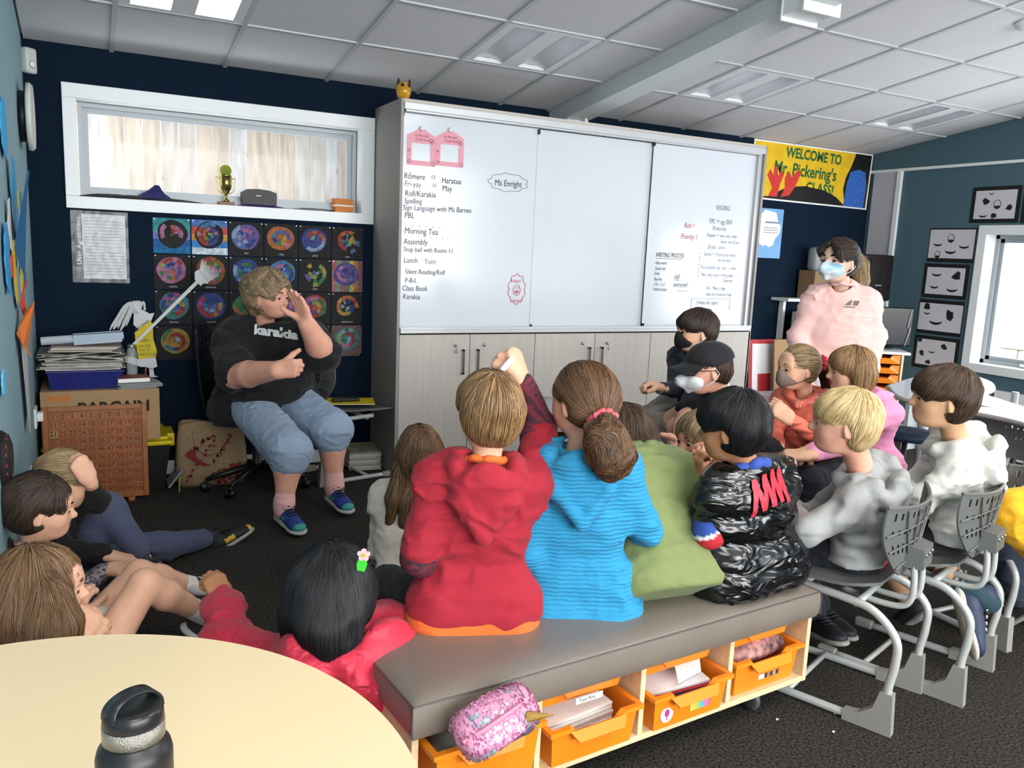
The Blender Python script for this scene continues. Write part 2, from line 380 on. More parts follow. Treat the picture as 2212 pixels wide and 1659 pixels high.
b = MB(); b.rbox((.018, -.012, 2.232), (WC-.022, .05, HC-.02), .003); b.box((.03, -.006, 2.222), (WC-.05, .03, 2.231)); b.obj('sliding_track', mat('satin_aluminium', 'c3c5c7', .4, .3), cab)
b = MB(); b.rbox((.018, -.02, .905), (WC-.022, .07, .928), .004); b.box((.018, -.02, .928), (WC-.022, -.012, .945)); b.obj('pen_tray', mat('satin_aluminium', 'c3c5c7', .4, .3), cab)
b = MB(); b.box((WC-.055, .02, .94), (WC-.021, .07, 2.232)); b.obj('end_post', mat('satin_aluminium', 'c3c5c7', .4, .3), cab)
for k in range(6):
    x = .018+k*.4783+.002
    d_ = MB().rbox((x, 0, .078), (x+.4743, .018, .895), .0015).obj('cabinet_door', lam, cab)
    left = k % 2 == 0
    hx = x+.4743-.05 if left else x+.05
    hd = MB().box((hx-.006, -.03, .64), (hx+.006, -.022, .80)); hd.box((hx-.006, -.03, .64), (hx+.006, 0, .65)); hd.box((hx-.006, -.03, .79), (hx+.006, 0, .80)); hd.obj('handle', mat('dark_nickel', '6e6d6c', .35, .8), d_)
    lk = MB(); lk.smooth = True; lx = hx-.05 if left else hx+.05
    lk.lathe([(0, .012), (.009, .012), (.011, 0)], 16, frame((lx, 0, .825), (1,0,0), (0,0,1))); 
    lk.obj('lock', chrome, d_)
    if k in (0, 3, 5):
        ky = MB(); ky.prism([(.007*math.cos(a*.628), .007*math.sin(a*.628)) for a in range(10)], 0, .002, frame((lx, -.02, .785), (1,0,0), (0,0,1))); ky.box((lx-.0015, -.02, .79), (lx+.0015, -.018, .815)); ky.obj('key', chrome, d_)
boards = []
for k, (a, c, yy) in enumerate(((.022, .955, .045), (.945, 1.885, .062), (1.875, WC-.056, .045))):
    o = MB().rbox((a, yy, .93), (c, yy+.012, 2.222), .002).obj('sliding_whiteboard', wb_m, cab); boards.append(o)
    for q_ in (a, c-.006): MB().box((q_, yy-.003, .93), (q_+.006, yy+.012, 2.222)).obj('edge_strip', mat('satin_aluminium', 'c3c5c7', .4, .3), o)
b = MB(); 
for x, z in ((.02, 2.20), (.945, 2.185), (1.868, 2.20), (1.875, .93), (.95, .925)): b.box((x, .028, z), (x+.012, .05, z+.03))
b.obj('glide_clip', black, cab, kind='stuff')
# writing: one part of its board per panel
ink = mat('black_marker', '3a3e44', .6); inkf = mat('faded_marker', '7c8187', .6); inkr = mat('red_marker', 'c2545c', .6)
def write(mb, s, x, z, size, tilt=0, y=.0425, sx=.82, shear=.08):
    put(mb, txt(s, size, shear, sx), frame((x, y, z), (math.cos(R(tilt)), 0, math.sin(R(tilt))), (-math.sin(R(tilt)), 0, math.cos(R(tilt)))))
lines = [("R\u014dmere", .041, 1.838, .05, 0), ("13", .215, 1.848, .035, 0), ("Haratua", .285, 1.83, .05, 0), ("13", .225, 1.80, .032, 0), ("May", .29, 1.782, .05, 0),
 ("Roll/Karakia", .049, 1.735, .05, 1), ("Spelling", .047, 1.692, .046, 1), ("Sign Language with Ms Barnes", .039, 1.652, .046, 1), ("PBL", .049, 1.605, .05, 0),
 ("Morning Tea", .051, 1.512, .052, 0), ("Assembly", .047, 1.448, .05, 0), ("Stop ball with Room 11", .048, 1.404, .042, 0), ("Lunch", .05, 1.336, .046, 0),
 ("Silent Reading/Roll", .06, 1.268, .043, 0), ("P-B-L", .061, 1.214, .043, 0), ("Class Book", .044, 1.165, .045, 0), ("Karakia", .049, 1.115, .046, -2)]
b = MB()
for s, x, z, sz, tl in lines: write(b, s, x, z, sz, tl)
write(b, "Ms Enright", .648, 1.842, .056, 0)
for k in range(6): b.box((.055+k*.045, .042, 1.556), (.060+k*.045, .0425, 1.561))
for k in range(8): b.box((.06+k*.04, .042, 1.497-.001*k), (.064+k*.04, .0425, 1.501-.001*k))
b.obj('handwriting', ink, boards[0], kind='stuff')
b = MB(); write(b, "Fri-yay", .045, 1.793, .048, 0); write(b, "Yum", .185, 1.332, .05, 0)
def blob(mb, x, z, rx, rz, n, amp, w_=.0022, y=.0425):
    pts = []
    for k in range(72):
        a = 2*math.pi*k/72; q = 1+amp*abs(math.sin(n*a/2)); pts.append((x+rx*q*math.cos(a), y, z+rz*q*math.sin(a)))
    mb.tube(pts, w_, 4, closed=True)
blob(b, .748, 1.866, .125, .05, 9, .17, .0016)
b.obj('handwriting', inkf, boards[0], kind='stuff')
b = MB(); blob(b, .842, 1.187, .055, .085, 10, .2, .002); blob(b, .842, 1.18, .026, .034, 2, 0, .002); write(b, "friday!", .798, 1.23, .034); write(b, "weekend", .80, 1.105, .026)
b.prism([(.016*math.cos(math.pi+a*math.pi/8), .02*math.sin(math.pi+a*math.pi/8)) for a in range(9)], 0, .0006, BACK(.842, 1.178, .043)); b.box((.832, .0425, 1.19), (.836, .0428, 1.2)); b.box((.848, .0425, 1.19), (.852, .0428, 1.2))
b.obj('red_doodle', inkr, boards[0], kind='stuff')
b = MB()
for s, x, z, sz in (("WRITING PROCESS", 1.958, 1.437, .048), ("Video watch", 1.958, 1.385, .033), ("Gather info", 1.958, 1.345, .033), ("Draft", 1.958, 1.308, .033), ("Blue Pen", 1.958, 1.268, .033), ("2 K's - 1 x 2", 1.958, 1.232, .033), ("Publish if want", 1.958, 1.195, .033)):
    write(b, s, x, z, sz, 0, .0425, .62, .15)
b.box((1.962, .042, 1.425), (2.20, .0425, 1.428)); b.obj('handwriting', ink, boards[2], kind='stuff')
b = MB()
for s, x, z, sz in (("READING", 2.482, 1.80, .052), ("EPIC => qyg 7810", 2.425, 1.70, .05), ("20 mins max", 2.46, 1.652, .044), ("Diagnose => who, what, when,", 2.41, 1.602, .04), ("where, why & how", 2.55, 1.558, .04), ("@ least 1 article", 2.43, 1.515, .042),
   ("Spelling => Practice your words", 2.40, 1.462, .04), ("for the week", 2.54, 1.42, .042), ("Must complete long - short 'o' sound", 2.38, 1.365, .038), ("Math, math, math => from google", 2.39, 1.31, .038), ("Classroom", 2.60, 1.27, .04),
   ("File - Make a copy", 2.45, 1.21, .042), ("Need this finished by friday", 2.45, 1.165, .038), ("Echidna info report", 2.365, 1.10, .045), ("Complete", 2.42, 1.05, .042), ("everyone!", 2.135, 1.225, .056), ("Hi!", 2.14, 1.27, .07)):
    write(b, s, x, z, sz, 0, .0425, .6, .15)
b.box((2.315, .042, 1.142), (2.70, .0425, 1.145)); b.box((2.315, .042, 1.04), (2.318, .0425, 1.142)); b.box((2.69, .042, 1.06), (2.693, .0425, 1.142)); b.box((2.17, .042, 1.195), (2.27, .0425, 1.199)); b.obj('handwriting', inkf, boards[2], kind='stuff')
b = MB(); write(b, "Red =", 2.195, 1.655, .055, 0, .0425, .7, .2); write(b, "Priority 1", 2.17, 1.575, .058, 0, .0425, .7, .2)
for k in range(7): write(b, "*", 2.355, 1.46-.028*k, .04)
b.obj('handwriting', inkr, boards[2], kind='stuff')
# two pink paper house frames with magnets
pk = mat('pink_card', 'dd9aa6', .7); mg = mat('white_magnet', 'dcdcdc', .4)
for k, (x, z) in enumerate(((.056, 1.921), (.243, 1.931))):
    t = thing('paper_house', ('pink paper house frame pinned at the left end of the whiteboard', 'pink paper house frame right beside the other pink one on the whiteboard')[k], 'paper frame', (x, .043, z), group='pink paper frames')
    b = MB(); W_, H_ = .186, .172
    o_ = [(0, 0), (W_, 0), (W_, H_), (W_*.5, H_+.052), (0, H_)]; i_ = [(.03, .028), (W_-.035, .028), (W_-.035, .13), (.03, .13)]
    Mf = frame((0, 0, 0), (1,0,0), (0,0,1))
    vs = [Mf @ Vector((x_, y_, 0)) for x_, y_ in o_+i_]
    b.add(vs, [(0,1,6,5), (1,2,7,6), (2,3,4), (2,4,8,7), (4,0,5,8)]) ; b.obj('frame_card', pk, t)
    b = MB(); put(b, txt("It's My Little", .022, 0, .8), frame((.05, -.0008, .168), (1,0,.0), (0,0,1))); put(b, txt("Dream House", .02, 0, .8), frame((.055, -.0008, .146), (1,0,0), (0,0,1)))
    for (cx_, cz_, r_) in ((.152, .152, .012), (.163, .143, .01), (.014, .022, .009), (W_-.016, .016, .011), (.013, .085, .007)): b.tube([(cx_+r_*math.cos(a*.785), -.001, cz_+r_*math.sin(a*.785)) for a in range(8)], .0012, 4, closed=True)
    b.obj('print', mat('dark_print', '5d2b35', .7), t, kind='stuff')
    b = MB(); b.smooth = True; b.lathe([(0, .012), (.012, .010), (.016, 0)], 20, frame((W_*.48, -.002, H_+.045), (1,0,0), (0,0,1))); b.obj('magnet', mg, t)
# yellow owl ornament on top
owl = thing('owl_ornament', 'small yellow ceramic owl standing on top of the whiteboard cabinet', 'ornament', (.03, .05, HC))
b = MB(); b.smooth = True; b.lathe([(0.02, 0), (.033, .008), (.044, .035), (.045, .055), (.038, .082), (.030, .095), (0, .098)], 24); b.obj('body', mat('yellow_glaze', 'b98a1e', .25, var=.25, vscale=40), owl)
b = MB(); b.smooth = True; b.tube([(-.03,0,.08),(-.034,-.004,.10),(-.036,-.006,.118)], [.014,.010,.002], 8); b.tube([(.03,0,.08),(.034,-.004,.10),(.036,-.006,.118)], [.014,.010,.002], 8); b.obj('ear_tuft', mat('dark_brown', '2c2119', .7), owl)
b = MB(); b.smooth = True
for s in (-1, 1): b.lathe([(0, .006), (.010, .004), (.013, 0)], 14, frame((s*.016, -.034, .075), (1,0,0), (0,.2,1)))
b.obj('eye', mat('dark_brown', '2c2119', .7), owl)
# socket on the wall right of the cabinet
MB().rbox((3.34, YB-.012, .49), (3.415, YB, .57), .004).obj('wall_socket', white, label='white wall socket low beside the right end of the whiteboard cabinet', category='socket')

# ------------------------------------------------------------------ spiral artworks
art_m = mat('chalk_pastel', 'ffffff', .85, vcol=True, var=.35, vscale=45, bump=.2, bscale=200)
pal = dict(b='2c3c72', c='40658c', p='453a72', v='5c4c80', g='37633f', l='6f8546', y='92793a', o='955a34', r='83352f', k='92607a', t='356b70', w='74869e', n='7a4a2a', d='211f20', m='8c3f78')
def artwork(col, row, ring, bgk, words, label, inner='d', prof=0):
    W_, = (.203,)
    x = -1.325 + col*.2105; z = 1.541 - (row+1)*.2105 + .004
    t = thing('spiral_artwork', label, 'artwork', (x, YB-.001, z), group='spiral artworks on the wall')
    b = MB(); b.col = '1c1b1c' if bgk is None else bgk[0]
    b.box((0, -.002, 0), (W_, 0, W_))
    if bgk and len(bgk) > 1:
        n = len(bgk)
        for k, c in enumerate(bgk): 
            b.col = c
            if prof == 2: b.box((W_*k/n, -.0024, 0), (W_*(k+1)/n, -.002, W_))
            else: b.box((0, -.0024, W_*k/n), (W_, -.002, W_*(k+1)/n))
    if prof == 3:
        b.col = '5d4a48'; b.box((0, -.003, 0), (W_, -.002, .012)); b.box((0, -.003, W_-.012), (W_, -.002, W_)); b.box((0, -.003, 0), (.012, -.002, W_)); b.box((W_-.012, -.003, 0), (W_, -.002, W_))
    b.obj('card', art_m, t)
    b = MB(); rn = random.Random(col*7+row*31)
    cx, cz_ = W_/2+rn.uniform(-.006,.006), W_*.56; Rm = .083; sq = [1+rn.uniform(-.06,.06) for _ in range(12)]; asp = rn.uniform(.9,1.02)
    def rad(a): 
        f = (a/(2*math.pi)*12) % 12; i = int(f); return sq[i]*(1-(f-i))+sq[(i+1)%12]*(f-i)
    turns = 2.6 if prof != 1 else 3.2; n = int(turns*14)
    layer = -.0030
    b.col = {'d': '1c1b1c'}.get(inner, pal.get(inner, inner)); b.prism([(cx+Rm*.99*rad(a)*math.cos(a), cz_+Rm*.99*asp*rad(a)*math.sin(a)) for a in [k*2*math.pi/36 for k in range(36)]], .0024, .0028, frame((0,0,0),(1,0,0),(0,0,1)))
    for k in range(n):
        a0 = k*2*math.pi/14; a1 = (k+1)*2*math.pi/14+.02; q0 = 1-k/n; q1 = 1-(k+1)/n
        wd = .30
        def P_(a, q): r_ = Rm*rad(a)*q; return (cx+r_*math.cos(a+.6*row+col), -.0032, cz_+asp*r_*math.sin(a+.6*row+col))
        o0, o1 = P_(a0, q0**.9), P_(a1, q1**.9); i0, i1 = P_(a0, max(0, q0**.9-wd)), P_(a1, max(0, q1**.9-wd))
        ck = ring[(k*len(ring)//n + rn.randint(0, 1)) % len(ring)]
        if ck == 'd' : continue
        b.col = pal[ck]; b.add([o0, o1, i1, i0], [(0, 3, 2, 1)])
    b.obj('spiral', art_m, t)
    if words:
        b = MB(); put(b, txt(words, .019, .3, .9, al='CENTER'), frame((W_/2, -.0026, .011), (1,0,0), (0,0,1))); b.obj('signature', mat('white_pencil', 'b5b5b5', .8), t)
    b = MB()
    for px, pz in ((.006, W_-.008), (W_-.012, W_-.008)): b.box((px, -.005, pz), (px+.006, -.002, pz+.003))
    b.obj('staple', chrome, t, kind='stuff')
A = [
 (0,0,'ddnkdddkoddddkrdddldd',['1c5f8a','24508a','6a70a8','3c8f8f','357d86'],None,'black spiral with pink blocks on a teal striped card, top left of the grid','d',1),
 (1,0,'ckrgbpkoygbtykd',['b0c0c8','3b6fae','a9803a','b24a3e','4a6aa0'],None,'rainbow patchwork spiral on a multicoloured card, second in the top row','d',0),
 (2,0,'wwcbvkcbwvppbwkk',None,'leni','lilac and blue spiral with a pink centre on black, top row','v',0),
 (3,0,'orokvcbgtygoobgb',None,'riley','orange and green spiral with a blue centre on black, top row','o',0),
 (4,0,'wwoorrpbppllwbppr',None,'jared','spiral with pale green arc, blue ring and red heart on black, top row','b',0),
 (5,0,'cdorrdydtdclkdgd',None,'thea','black-spoked spiral with red right side, top right of the art grid','d',1),
 (0,1,'krlkgovkbckkoybbcd',None,'natalia','pink, red and green patchwork spiral at the left end of the second row','k',0),
 (1,1,'nrkglnmvkgnlm',None,'cameron','muddy green and brown scribbled spiral behind the paper broom','n',1),
 (2,1,'wcbbgtlccbb',None,None,'pale blue pointed spiral half hidden by curly hair','b',0),
 (3,1,'wbbgkrcwbtcb',None,None,'blue and red striped spiral right of the curly hair, second row','c',0),
 (4,1,'glydvdgdldldwdvd',None,'kate','dark spiral with thin black spokes and a green top edge, second row','d',1),
 (5,1,'vvvkcvbdvdrd',['8a5a5a','5f7a6a','8a4a40','3f6f6a','a8903f','8f6a44','6f4a50'],None,'purple ring spiral on a card of vertical brown and green stripes','p',2),
 (0,2,'mbgtrykgvbgcyg',None,'simone','green and purple spiral with a red centre at the left end of the third row','t',0),
 (1,2,'mrrybbcwvbbpcy',None,'neeshal','blue egg spiral with a red right edge, third row','b',0),
 (2,2,'ooyggtwbgg',None,None,'orange and green spiral beside the seated woman\'s collar','g',0),
 (3,2,'vkbcgbvkp',None,None,'violet spiral behind the raised hand','v',0),
 (4,2,'kgkvbpoylbrrorob',None,'eloise','bright spiral with a red centre and orange base, right of the raised hand','r',0),
 (5,2,'rooyybbdwdwldwd',None,'maiseyrose','orange rimmed spiral with a pale eye, right end of third row','d',0),
 (0,3,'gytbrrroyydgwypob',None,None,'red and yellow spiral with black ring, bottom left of the art grid','y',0),
 (1,3,'bvorpbvbcvk',None,None,'violet and orange spiral half hidden by the office chair back','p',0),
 (2,3,'vbcgkp',None,None,'blue spiral mostly hidden behind the black t-shirt, bottom row','b',0),
 (3,3,'mkvrob',None,None,'magenta spiral hidden behind the black t-shirt, bottom row','m',0),
 (4,3,'mdpdmdpdvd',None,None,'very dark purple outline spiral under the raised elbow','d',1),
 (5,3,'wglkrtwgwly',['5a4b4a'],None,'faded grey green spiral in a brown chalk border, bottom right of the art grid','t',3)]
for c, r_, rg, bgk, wd, lb, inn, pf in A: artwork(c, r_, rg, bgk, wd, lb, inn, pf)
# laminated agreement poster
pst = thing('laminated_poster', 'laminated white text poster in a shiny plastic sleeve under the window', 'poster', (-1.745, YB-.001, 1.155))
b = MB(); n = 14; vs = []
for i in range(n+1):
    for j in range(n+1): vs.append((.29*i/n, -.004-.004*abs(math.sin(i*1.3+j*.7))*random.random(), .40*j/n))
b.add(vs, [(i*(n+1)+j, (i+1)*(n+1)+j, (i+1)*(n+1)+j+1, i*(n+1)+j+1) for i in range(n) for j in range(n)]); b.smooth = True
MB().box((.022, -.002, .022), (.275, 0, .382)).obj('sheet', mat('laminated_paper', 'b9babd', .5), pst)
MB().box((.022, -.0025, .022), (.055, -.002, .382)).obj('side_band', mat('dark_band', '2a2a2e', .5), pst)
b2 = MB(); put(b2, txt('User Agreement', .034, 0, 1.15), frame((.048, -.0027, .10), (0,0,1), (-1,0,0))); b2.obj('heading', paper, pst)
b2 = MB()
for k in range(19): b2.box((.066, -.0024, .36-k*.0175), (.066+random.choice((.10, .19, .2, .2)), -.0022, .3635-k*.0175))
b2.obj('text_lines', mat('grey_print', '85868a', .7), pst, kind='stuff')
b.obj('plastic_sleeve', mat('clear_sleeve', 'ffffff', .12, alpha=.16, spec=1), pst)
# welcome banner (hand-painted; the puppet figures are replaced by plain blobs of paint)
bn = thing('welcome_banner', 'yellow painted welcome banner hanging high beside the whiteboard cabinet', 'banner', (3.215, YB-.001, 1.952))
q = [(0, .472), (1.42, .474), (1.405, .004), (.16, -.006), (.13,.2)]
b = MB(); b.add([(x, -.006, z) for x, z in [(0,.0),(1.405,-.012),(1.42,.474),(0,.474)]], [(0,1,2,3)]); b.add([(x, -.001, z) for x, z in [(0,.0),(1.405,-.012),(1.42,.474),(0,.474)]], [(3,2,1,0)]); b.obj('cloth', paper, bn)
def flat(pts, y, m, nm): bb = MB(); bb.prism([(x, z) for x, z in pts], 0, .0006, frame((0, y, 0), (1,0,0), (0,0,1))); return bb.obj(nm, m, bn)
flat([(.012,.012),(1.39,.0),(1.405,.462),(.012,.462)], -.0065, mat('yellow_paint', 'd6ae10', .7, var=.12, vscale=12), 'yellow_ground')
flat([(.05,.013),(1.12,.003),(1.0,.075),(.85,.12),(.62,.14),(.42,.12),(.2,.03)], -.0075, black, 'black_hill')
flat([(1.20,.463),(1.16,.36),(1.10,.25),(1.08,.15),(1.12,.003),(1.38,.0),(1.404,.462)], -.0075, black, 'black_panel')
blue_p = mat('blue_paint', '2e5fae', .8, var=.2, vscale=40); red_p = mat('red_paint', 'c0332c', .8, var=.15, vscale=30)
flat([(1.10,.003),(1.36,.0),(1.37,.2),(1.34,.31),(1.25,.33),(1.15,.3),(1.12,.2)], -.0085, blue_p, 'blue_paint_patch')
flat([(.20,.03),(.24,.10),(.17,.2),(.2,.25),(.24,.2),(.24,.28),(.28,.27),(.29,.2),(.33,.24),(.36,.22),(.32,.13),(.30,.03)], -.0085, red_p, 'red_paint_patch')
flat([(.34,.03),(.38,.11),(.37,.19),(.41,.25),(.45,.2),(.52,.27),(.55,.24),(.50,.13),(.44,.05)], -.0085, red_p, 'red_paint_patch')
gp = mat('green_paint', '1d5a2c', .7); b = MB()
for s, x, z, sz, sx in (('WELCOME TO', .36, .365, .115, .88), ("Mr. Pickering's", .235, .225, .14, .90), ('CLASS!', .62, .09, .125, .9)):
    put(b, txt(s, sz, .05, sx, .004), frame((x, -.0078, z), (1,0,-.02), (0,0,1)))
b.obj('lettering', gp, bn, kind='stuff')
# cloud poster
cp = thing('cloud_poster', 'sky blue poster with a white cloud under the welcome banner', 'poster', (3.345, YB-.001, 1.469))
MB().box((0, -.003, 0), (.272, 0, .412)).obj('sheet', mat('sky_blue_print', '6d9fcf', .5, var=.1, vscale=5), cp)
b = MB(); b.prism([(.02,.12),(.06,.10),(.10,.11),(.13,.09),(.18,.11),(.20,.17),(.245,.21),(.25,.27),(.21,.32),(.19,.38),(.12,.39),(.06,.40),(.02,.36)], 0, .0006, frame((0,-.0036,0),(1,0,0),(0,0,1))); b.obj('cloud', paper, cp)
b = MB(); b.box((.07,-.0045,.29),(.23,-.0042,.305)); [b.box((.06,-.0045,.25-k*.02),(.06+(.15,.17,.16)[k],-.0042,.256-k*.02)) for k in range(3)]; b.obj('text_lines', mat('grey_print', '85868a', .7), cp, kind='stuff')
# ink drawings in black mounts on the right wall
def drawing(y0, y1, z0, z1, marks, label, tl=0, rim=(.03,.03,.03,.03)):
    t = thing('ink_drawing', label, 'framed drawing', (XR-.001, y0, z0), (tl, 0, 0), 'ink drawings in black mounts')
    Wd, Hd = y0-y1, z1-z0; M_ = frame((0, 0, 0), (0,-1,0), (0,0,1))
    b = MB(); b.prism([(0,0),(Wd,0),(Wd,Hd),(0,Hd)], 0, .004, M_); b.obj('mount', mat('black_card', '0d0e10', .8), t)
    l, r_, bo, to = rim
    b = MB(); b.prism([(l,bo),(Wd-r_,bo),(Wd-r_,Hd-to),(l,Hd-to)], .004, .0045, M_); b.obj('paper_sheet', mat('drawing_paper', 'c5c3c8', .8), t)
    b = MB()
    for (fx, fz, s, k) in marks:
        cx, cz_ = fx*Wd, fz*Hd
        if k == 'c':   # crescent
            o_ = [(cx+s*math.cos(a), cz_+.6*s*math.sin(a)) for a in [math.pi+.2+i*(math.pi-.4)/10 for i in range(11)]]
            i_ = [(cx+s*math.cos(a)*.9, cz_+.25*s*math.sin(a)+.001) for a in [math.pi+.2+i*(math.pi-.4)/10 for i in range(11)]][::-1]
            b.prism(o_+i_, .0045, .0049, M_)
        elif k == 'o':
            b.tube([M_ @ Vector((cx+s*.8*math.cos(a*.628), cz_+s*math.sin(a*.628), .005)) for a in range(10)], .0022, 4, closed=True)
            b.prism([(cx+s*.75*math.cos(a), cz_+.9*s*math.sin(a)) for a in [math.pi+.3+i*(math.pi-.6)/8 for i in range(9)]], .0045, .0049, M_)
        else:
            rn = random.Random(int(fx*100+fz*1000)); b.prism([(cx+s*rn.uniform(.55,1.2)*math.cos(a*.7), cz_+s*rn.uniform(.5,1.1)*math.sin(a*.7)) for a in range(9)], .0045, .0049, M_)
    b.obj('ink_marks', mat('black_ink', '17171a', .7), t, kind='stuff')
drawing(-.495, -.885, 1.815, 2.094, ((.3,.6,.03,'b'),(.55,.5,.035,'o'),(.8,.4,.03,'b'),(.28,.22,.035,'c'),(.5,.2,.028,'b'),(.4,.82,.02,'c')), 'ink drawing in a black mount above the corner of the right window')
drawing(-.905, -1.29, 1.81, 2.09, ((.3,.6,.03,'b'),(.6,.4,.035,'o')), 'ink drawing in a black mount over the right window, cut by the picture edge')
drawing(-.165, -.568, 1.497, 1.775, ((.2,.55,.04,'c'),(.48,.7,.035,'o'),(.78,.5,.045,'c'),(.5,.35,.05,'c'),(.22,.22,.03,'o')), 'fruit ink drawing without side borders, topmost of the column by the window', rim=(.004,.004,.032,.012))
drawing(-.15, -.55, 1.20, 1.483, ((.3,.72,.045,'c'),(.75,.65,.045,'b'),(.28,.35,.04,'c'),(.68,.3,.05,'c')), 'ink drawing with a ring shaped shell, second down beside the window')
drawing(-.145, -.548, .895, 1.183, ((.18,.78,.035,'b'),(.42,.4,.06,'c'),(.72,.6,.05,'b'),(.2,.62,.03,'c')), 'ink drawing of a curled stalk and black wedge, third down beside the window', rim=(.006,.006,.03,.03))
drawing(-.14, -.55, .60, .878, ((.12,.85,.025,'b'),(.68,.72,.028,'b'),(.2,.45,.028,'b'),(.36,.2,.025,'b'),(.8,.22,.025,'b'),(.42,.55,.03,'c')), 'ink drawing of scattered dark seeds, lowest of the column beside the window')

# ------------------------------------------------------------------ storage bench with trays
ply = mat('birch_veneer', 'd9bf95', .5, var=.10, vscale=4, stretch=(2, 14, 14), bump=.08, bscale=40)
vinyl = mat('grey_vinyl', '756c63', .30, bump=.18, bscale=230, var=.05, vscale=6, spec=.6)
orange = mat('orange_tray_plastic', 'e8821a', .38, spec=.5)
BA = R(4.7)
bench = thing('storage_bench', 'long grey vinyl topped birch bench on castors with orange trays below', 'bench', (-1.059, -3.138, 0), (0, 0, BA))
BL, BD = 1.408, .45
zt, zb = .345, .10
def bx(nm, a, c, m=ply, r=.002): return MB().rbox(a, c, r).obj(nm, m, bench)
bx('bottom_panel', (0, 0, zb), (BL, BD, zb+.018)); bx('top_panel', (0, 0, zt-.018), (BL, BD, zt))
bx('side_panel', (0, 0, zb+.018), (.018, BD, zt-.018)); bx('side_panel', (BL-.018, -.002, zb), (BL, BD, zt+.002)); bx('back_panel', (.018, BD-.012, zb+.018), (BL-.018, BD, zt-.018))
div = [.018 + k*(BL-.036+.018)/4 for k in range(5)]
for k in (1, 2, 3): bx('divider', (div[k]-.018, .002, zb+.018), (div[k], BD-.012, zt-.018))
b = MB(); b.smooth = True; b.lathe([(0, .003), (.007, .003), (.009, 0)], 16, frame((BL-.018, .25, .16), (0,-1,0), (0,0,1))); b.obj('screw_cap', paper, bench)
# cushion with soft puffed top
bm = bmesh.new(); bmesh.ops.create_grid(bm, x_segments=48, y_segments=18, size=1)
MBc = MB(); MBc.smooth = True; nx, ny = 56, 20; vs = []
x0, x1, y0, y1 = -.012, BL-.014, -.03, BD+.02; z0, z1 = zt+.001, .430
rng_ = random.Random(3)
def prof(i, n, e=.035):
    return i/n
rows = []
for j in range(ny+1):
    for i in range(nx+1):
        u, v_ = i/nx, j/ny
        u = .5-.5*math.cos(math.pi*u); v_ = .5-.5*math.cos(math.pi*v_)
        ed = min(1, min(u, 1-u)*(x1-x0)/.06, min(v_, 1-v_)*(y1-y0)/.06)
        z = z1 - .012*(1-ed)**2 + .010*math.sin(math.pi*min(1,max(0,u)))**.4*math.sin(math.pi*v_)**.5
        vs.append((x0+(x1-x0)*u, y0+(y1-y0)*v_, z))
MBc.add(vs, [(j*(nx+1)+i, j*(nx+1)+i+1, (j+1)*(nx+1)+i+1, (j+1)*(nx+1)+i) for j in range(ny) for i in range(nx)])
peri = [i for i in range(nx+1)] + [j*(nx+1)+nx for j in range(1, ny+1)] + [ny*(nx+1)+i for i in range(nx-1, -1, -1)] + [j*(nx+1) for j in range(ny-1, 0, -1)]
top = [vs[i] for i in peri]; L_ = [0, -.02, -.045, -.07, -.084]; out = [0, .004, .005, .003, -.004]
ring = []
cx_, cy_ = (x0+x1)/2, (y0+y1)/2
for l in range(5):
    for p in top:
        sx = (1 if p[0] > x1-1e-4 else -1 if p[0] < x0+1e-4 else 0); sy = (1 if p[1] > y1-1e-4 else -1 if p[1] < y0+1e-4 else 0)
        ring.append((p[0]+sx*out[l], p[1]+sy*out[l], (p[2] if l == 0 else z1-.012+L_[l]+.012*0)))
n_ = len(top); MBc.add(ring, [(l*n_+(k+1)%n_, l*n_+k, (l+1)*n_+k, (l+1)*n_+(k+1)%n_) for l in range(4) for k in range(n_)])
bm.free()
cu = MBc.obj('cushion', vinyl, bench)
b = MB(); e = .0035
def seam(pts): b.tube(pts, .0022, 5)
zs = z1-.0125
seam([(x0, y0-.001, zs), (x1, y0-.001, zs)]); seam([(x0-.001, y0, zs), (x0-.001, y1, zs)]); seam([(x0-.004, y0-.004, zs), (x0-.006, y0-.006, z0)]); seam([(x1+.004, y0-.004, zs), (x1+.005, y0-.006, z0)]); seam([(x1+.001, y0, zs), (x1+.001, y1, zs)])
b.obj('seam', mat('grey_vinyl_seam', '4a4846', .5), cu, kind='stuff')
def castor(parent, x, y, z):
    c = MB(); c.box((x-.025, y-.02, z-.012), (x+.025, y+.02, z)); c.box((x-.018, y-.004, z-.05), (x-.012, y+.03, z-.01)); c.box((x+.012, y-.004, z-.05), (x+.018, y+.03, z-.01)); o = c.obj('castor', mat('castor_metal', '77797b', .4, .6), parent)
    c = MB(); c.smooth = True; c.lathe([(0, -.011), (.022, -.011), (.036, -.008), (.038, 0), (.036, .008), (.022, .011), (0, .011)], 24, frame((x, y+.02, z-.062), (0,1,0), (0,0,1))); c.obj('wheel', mat('castor_rubber', '4c4e50', .45), o)
for cx, cy in ((.12, .06), (BL-.16, .06), (.12, BD-.08), (BL-.16, BD-.08)): castor(bench, cx, cy, zb)
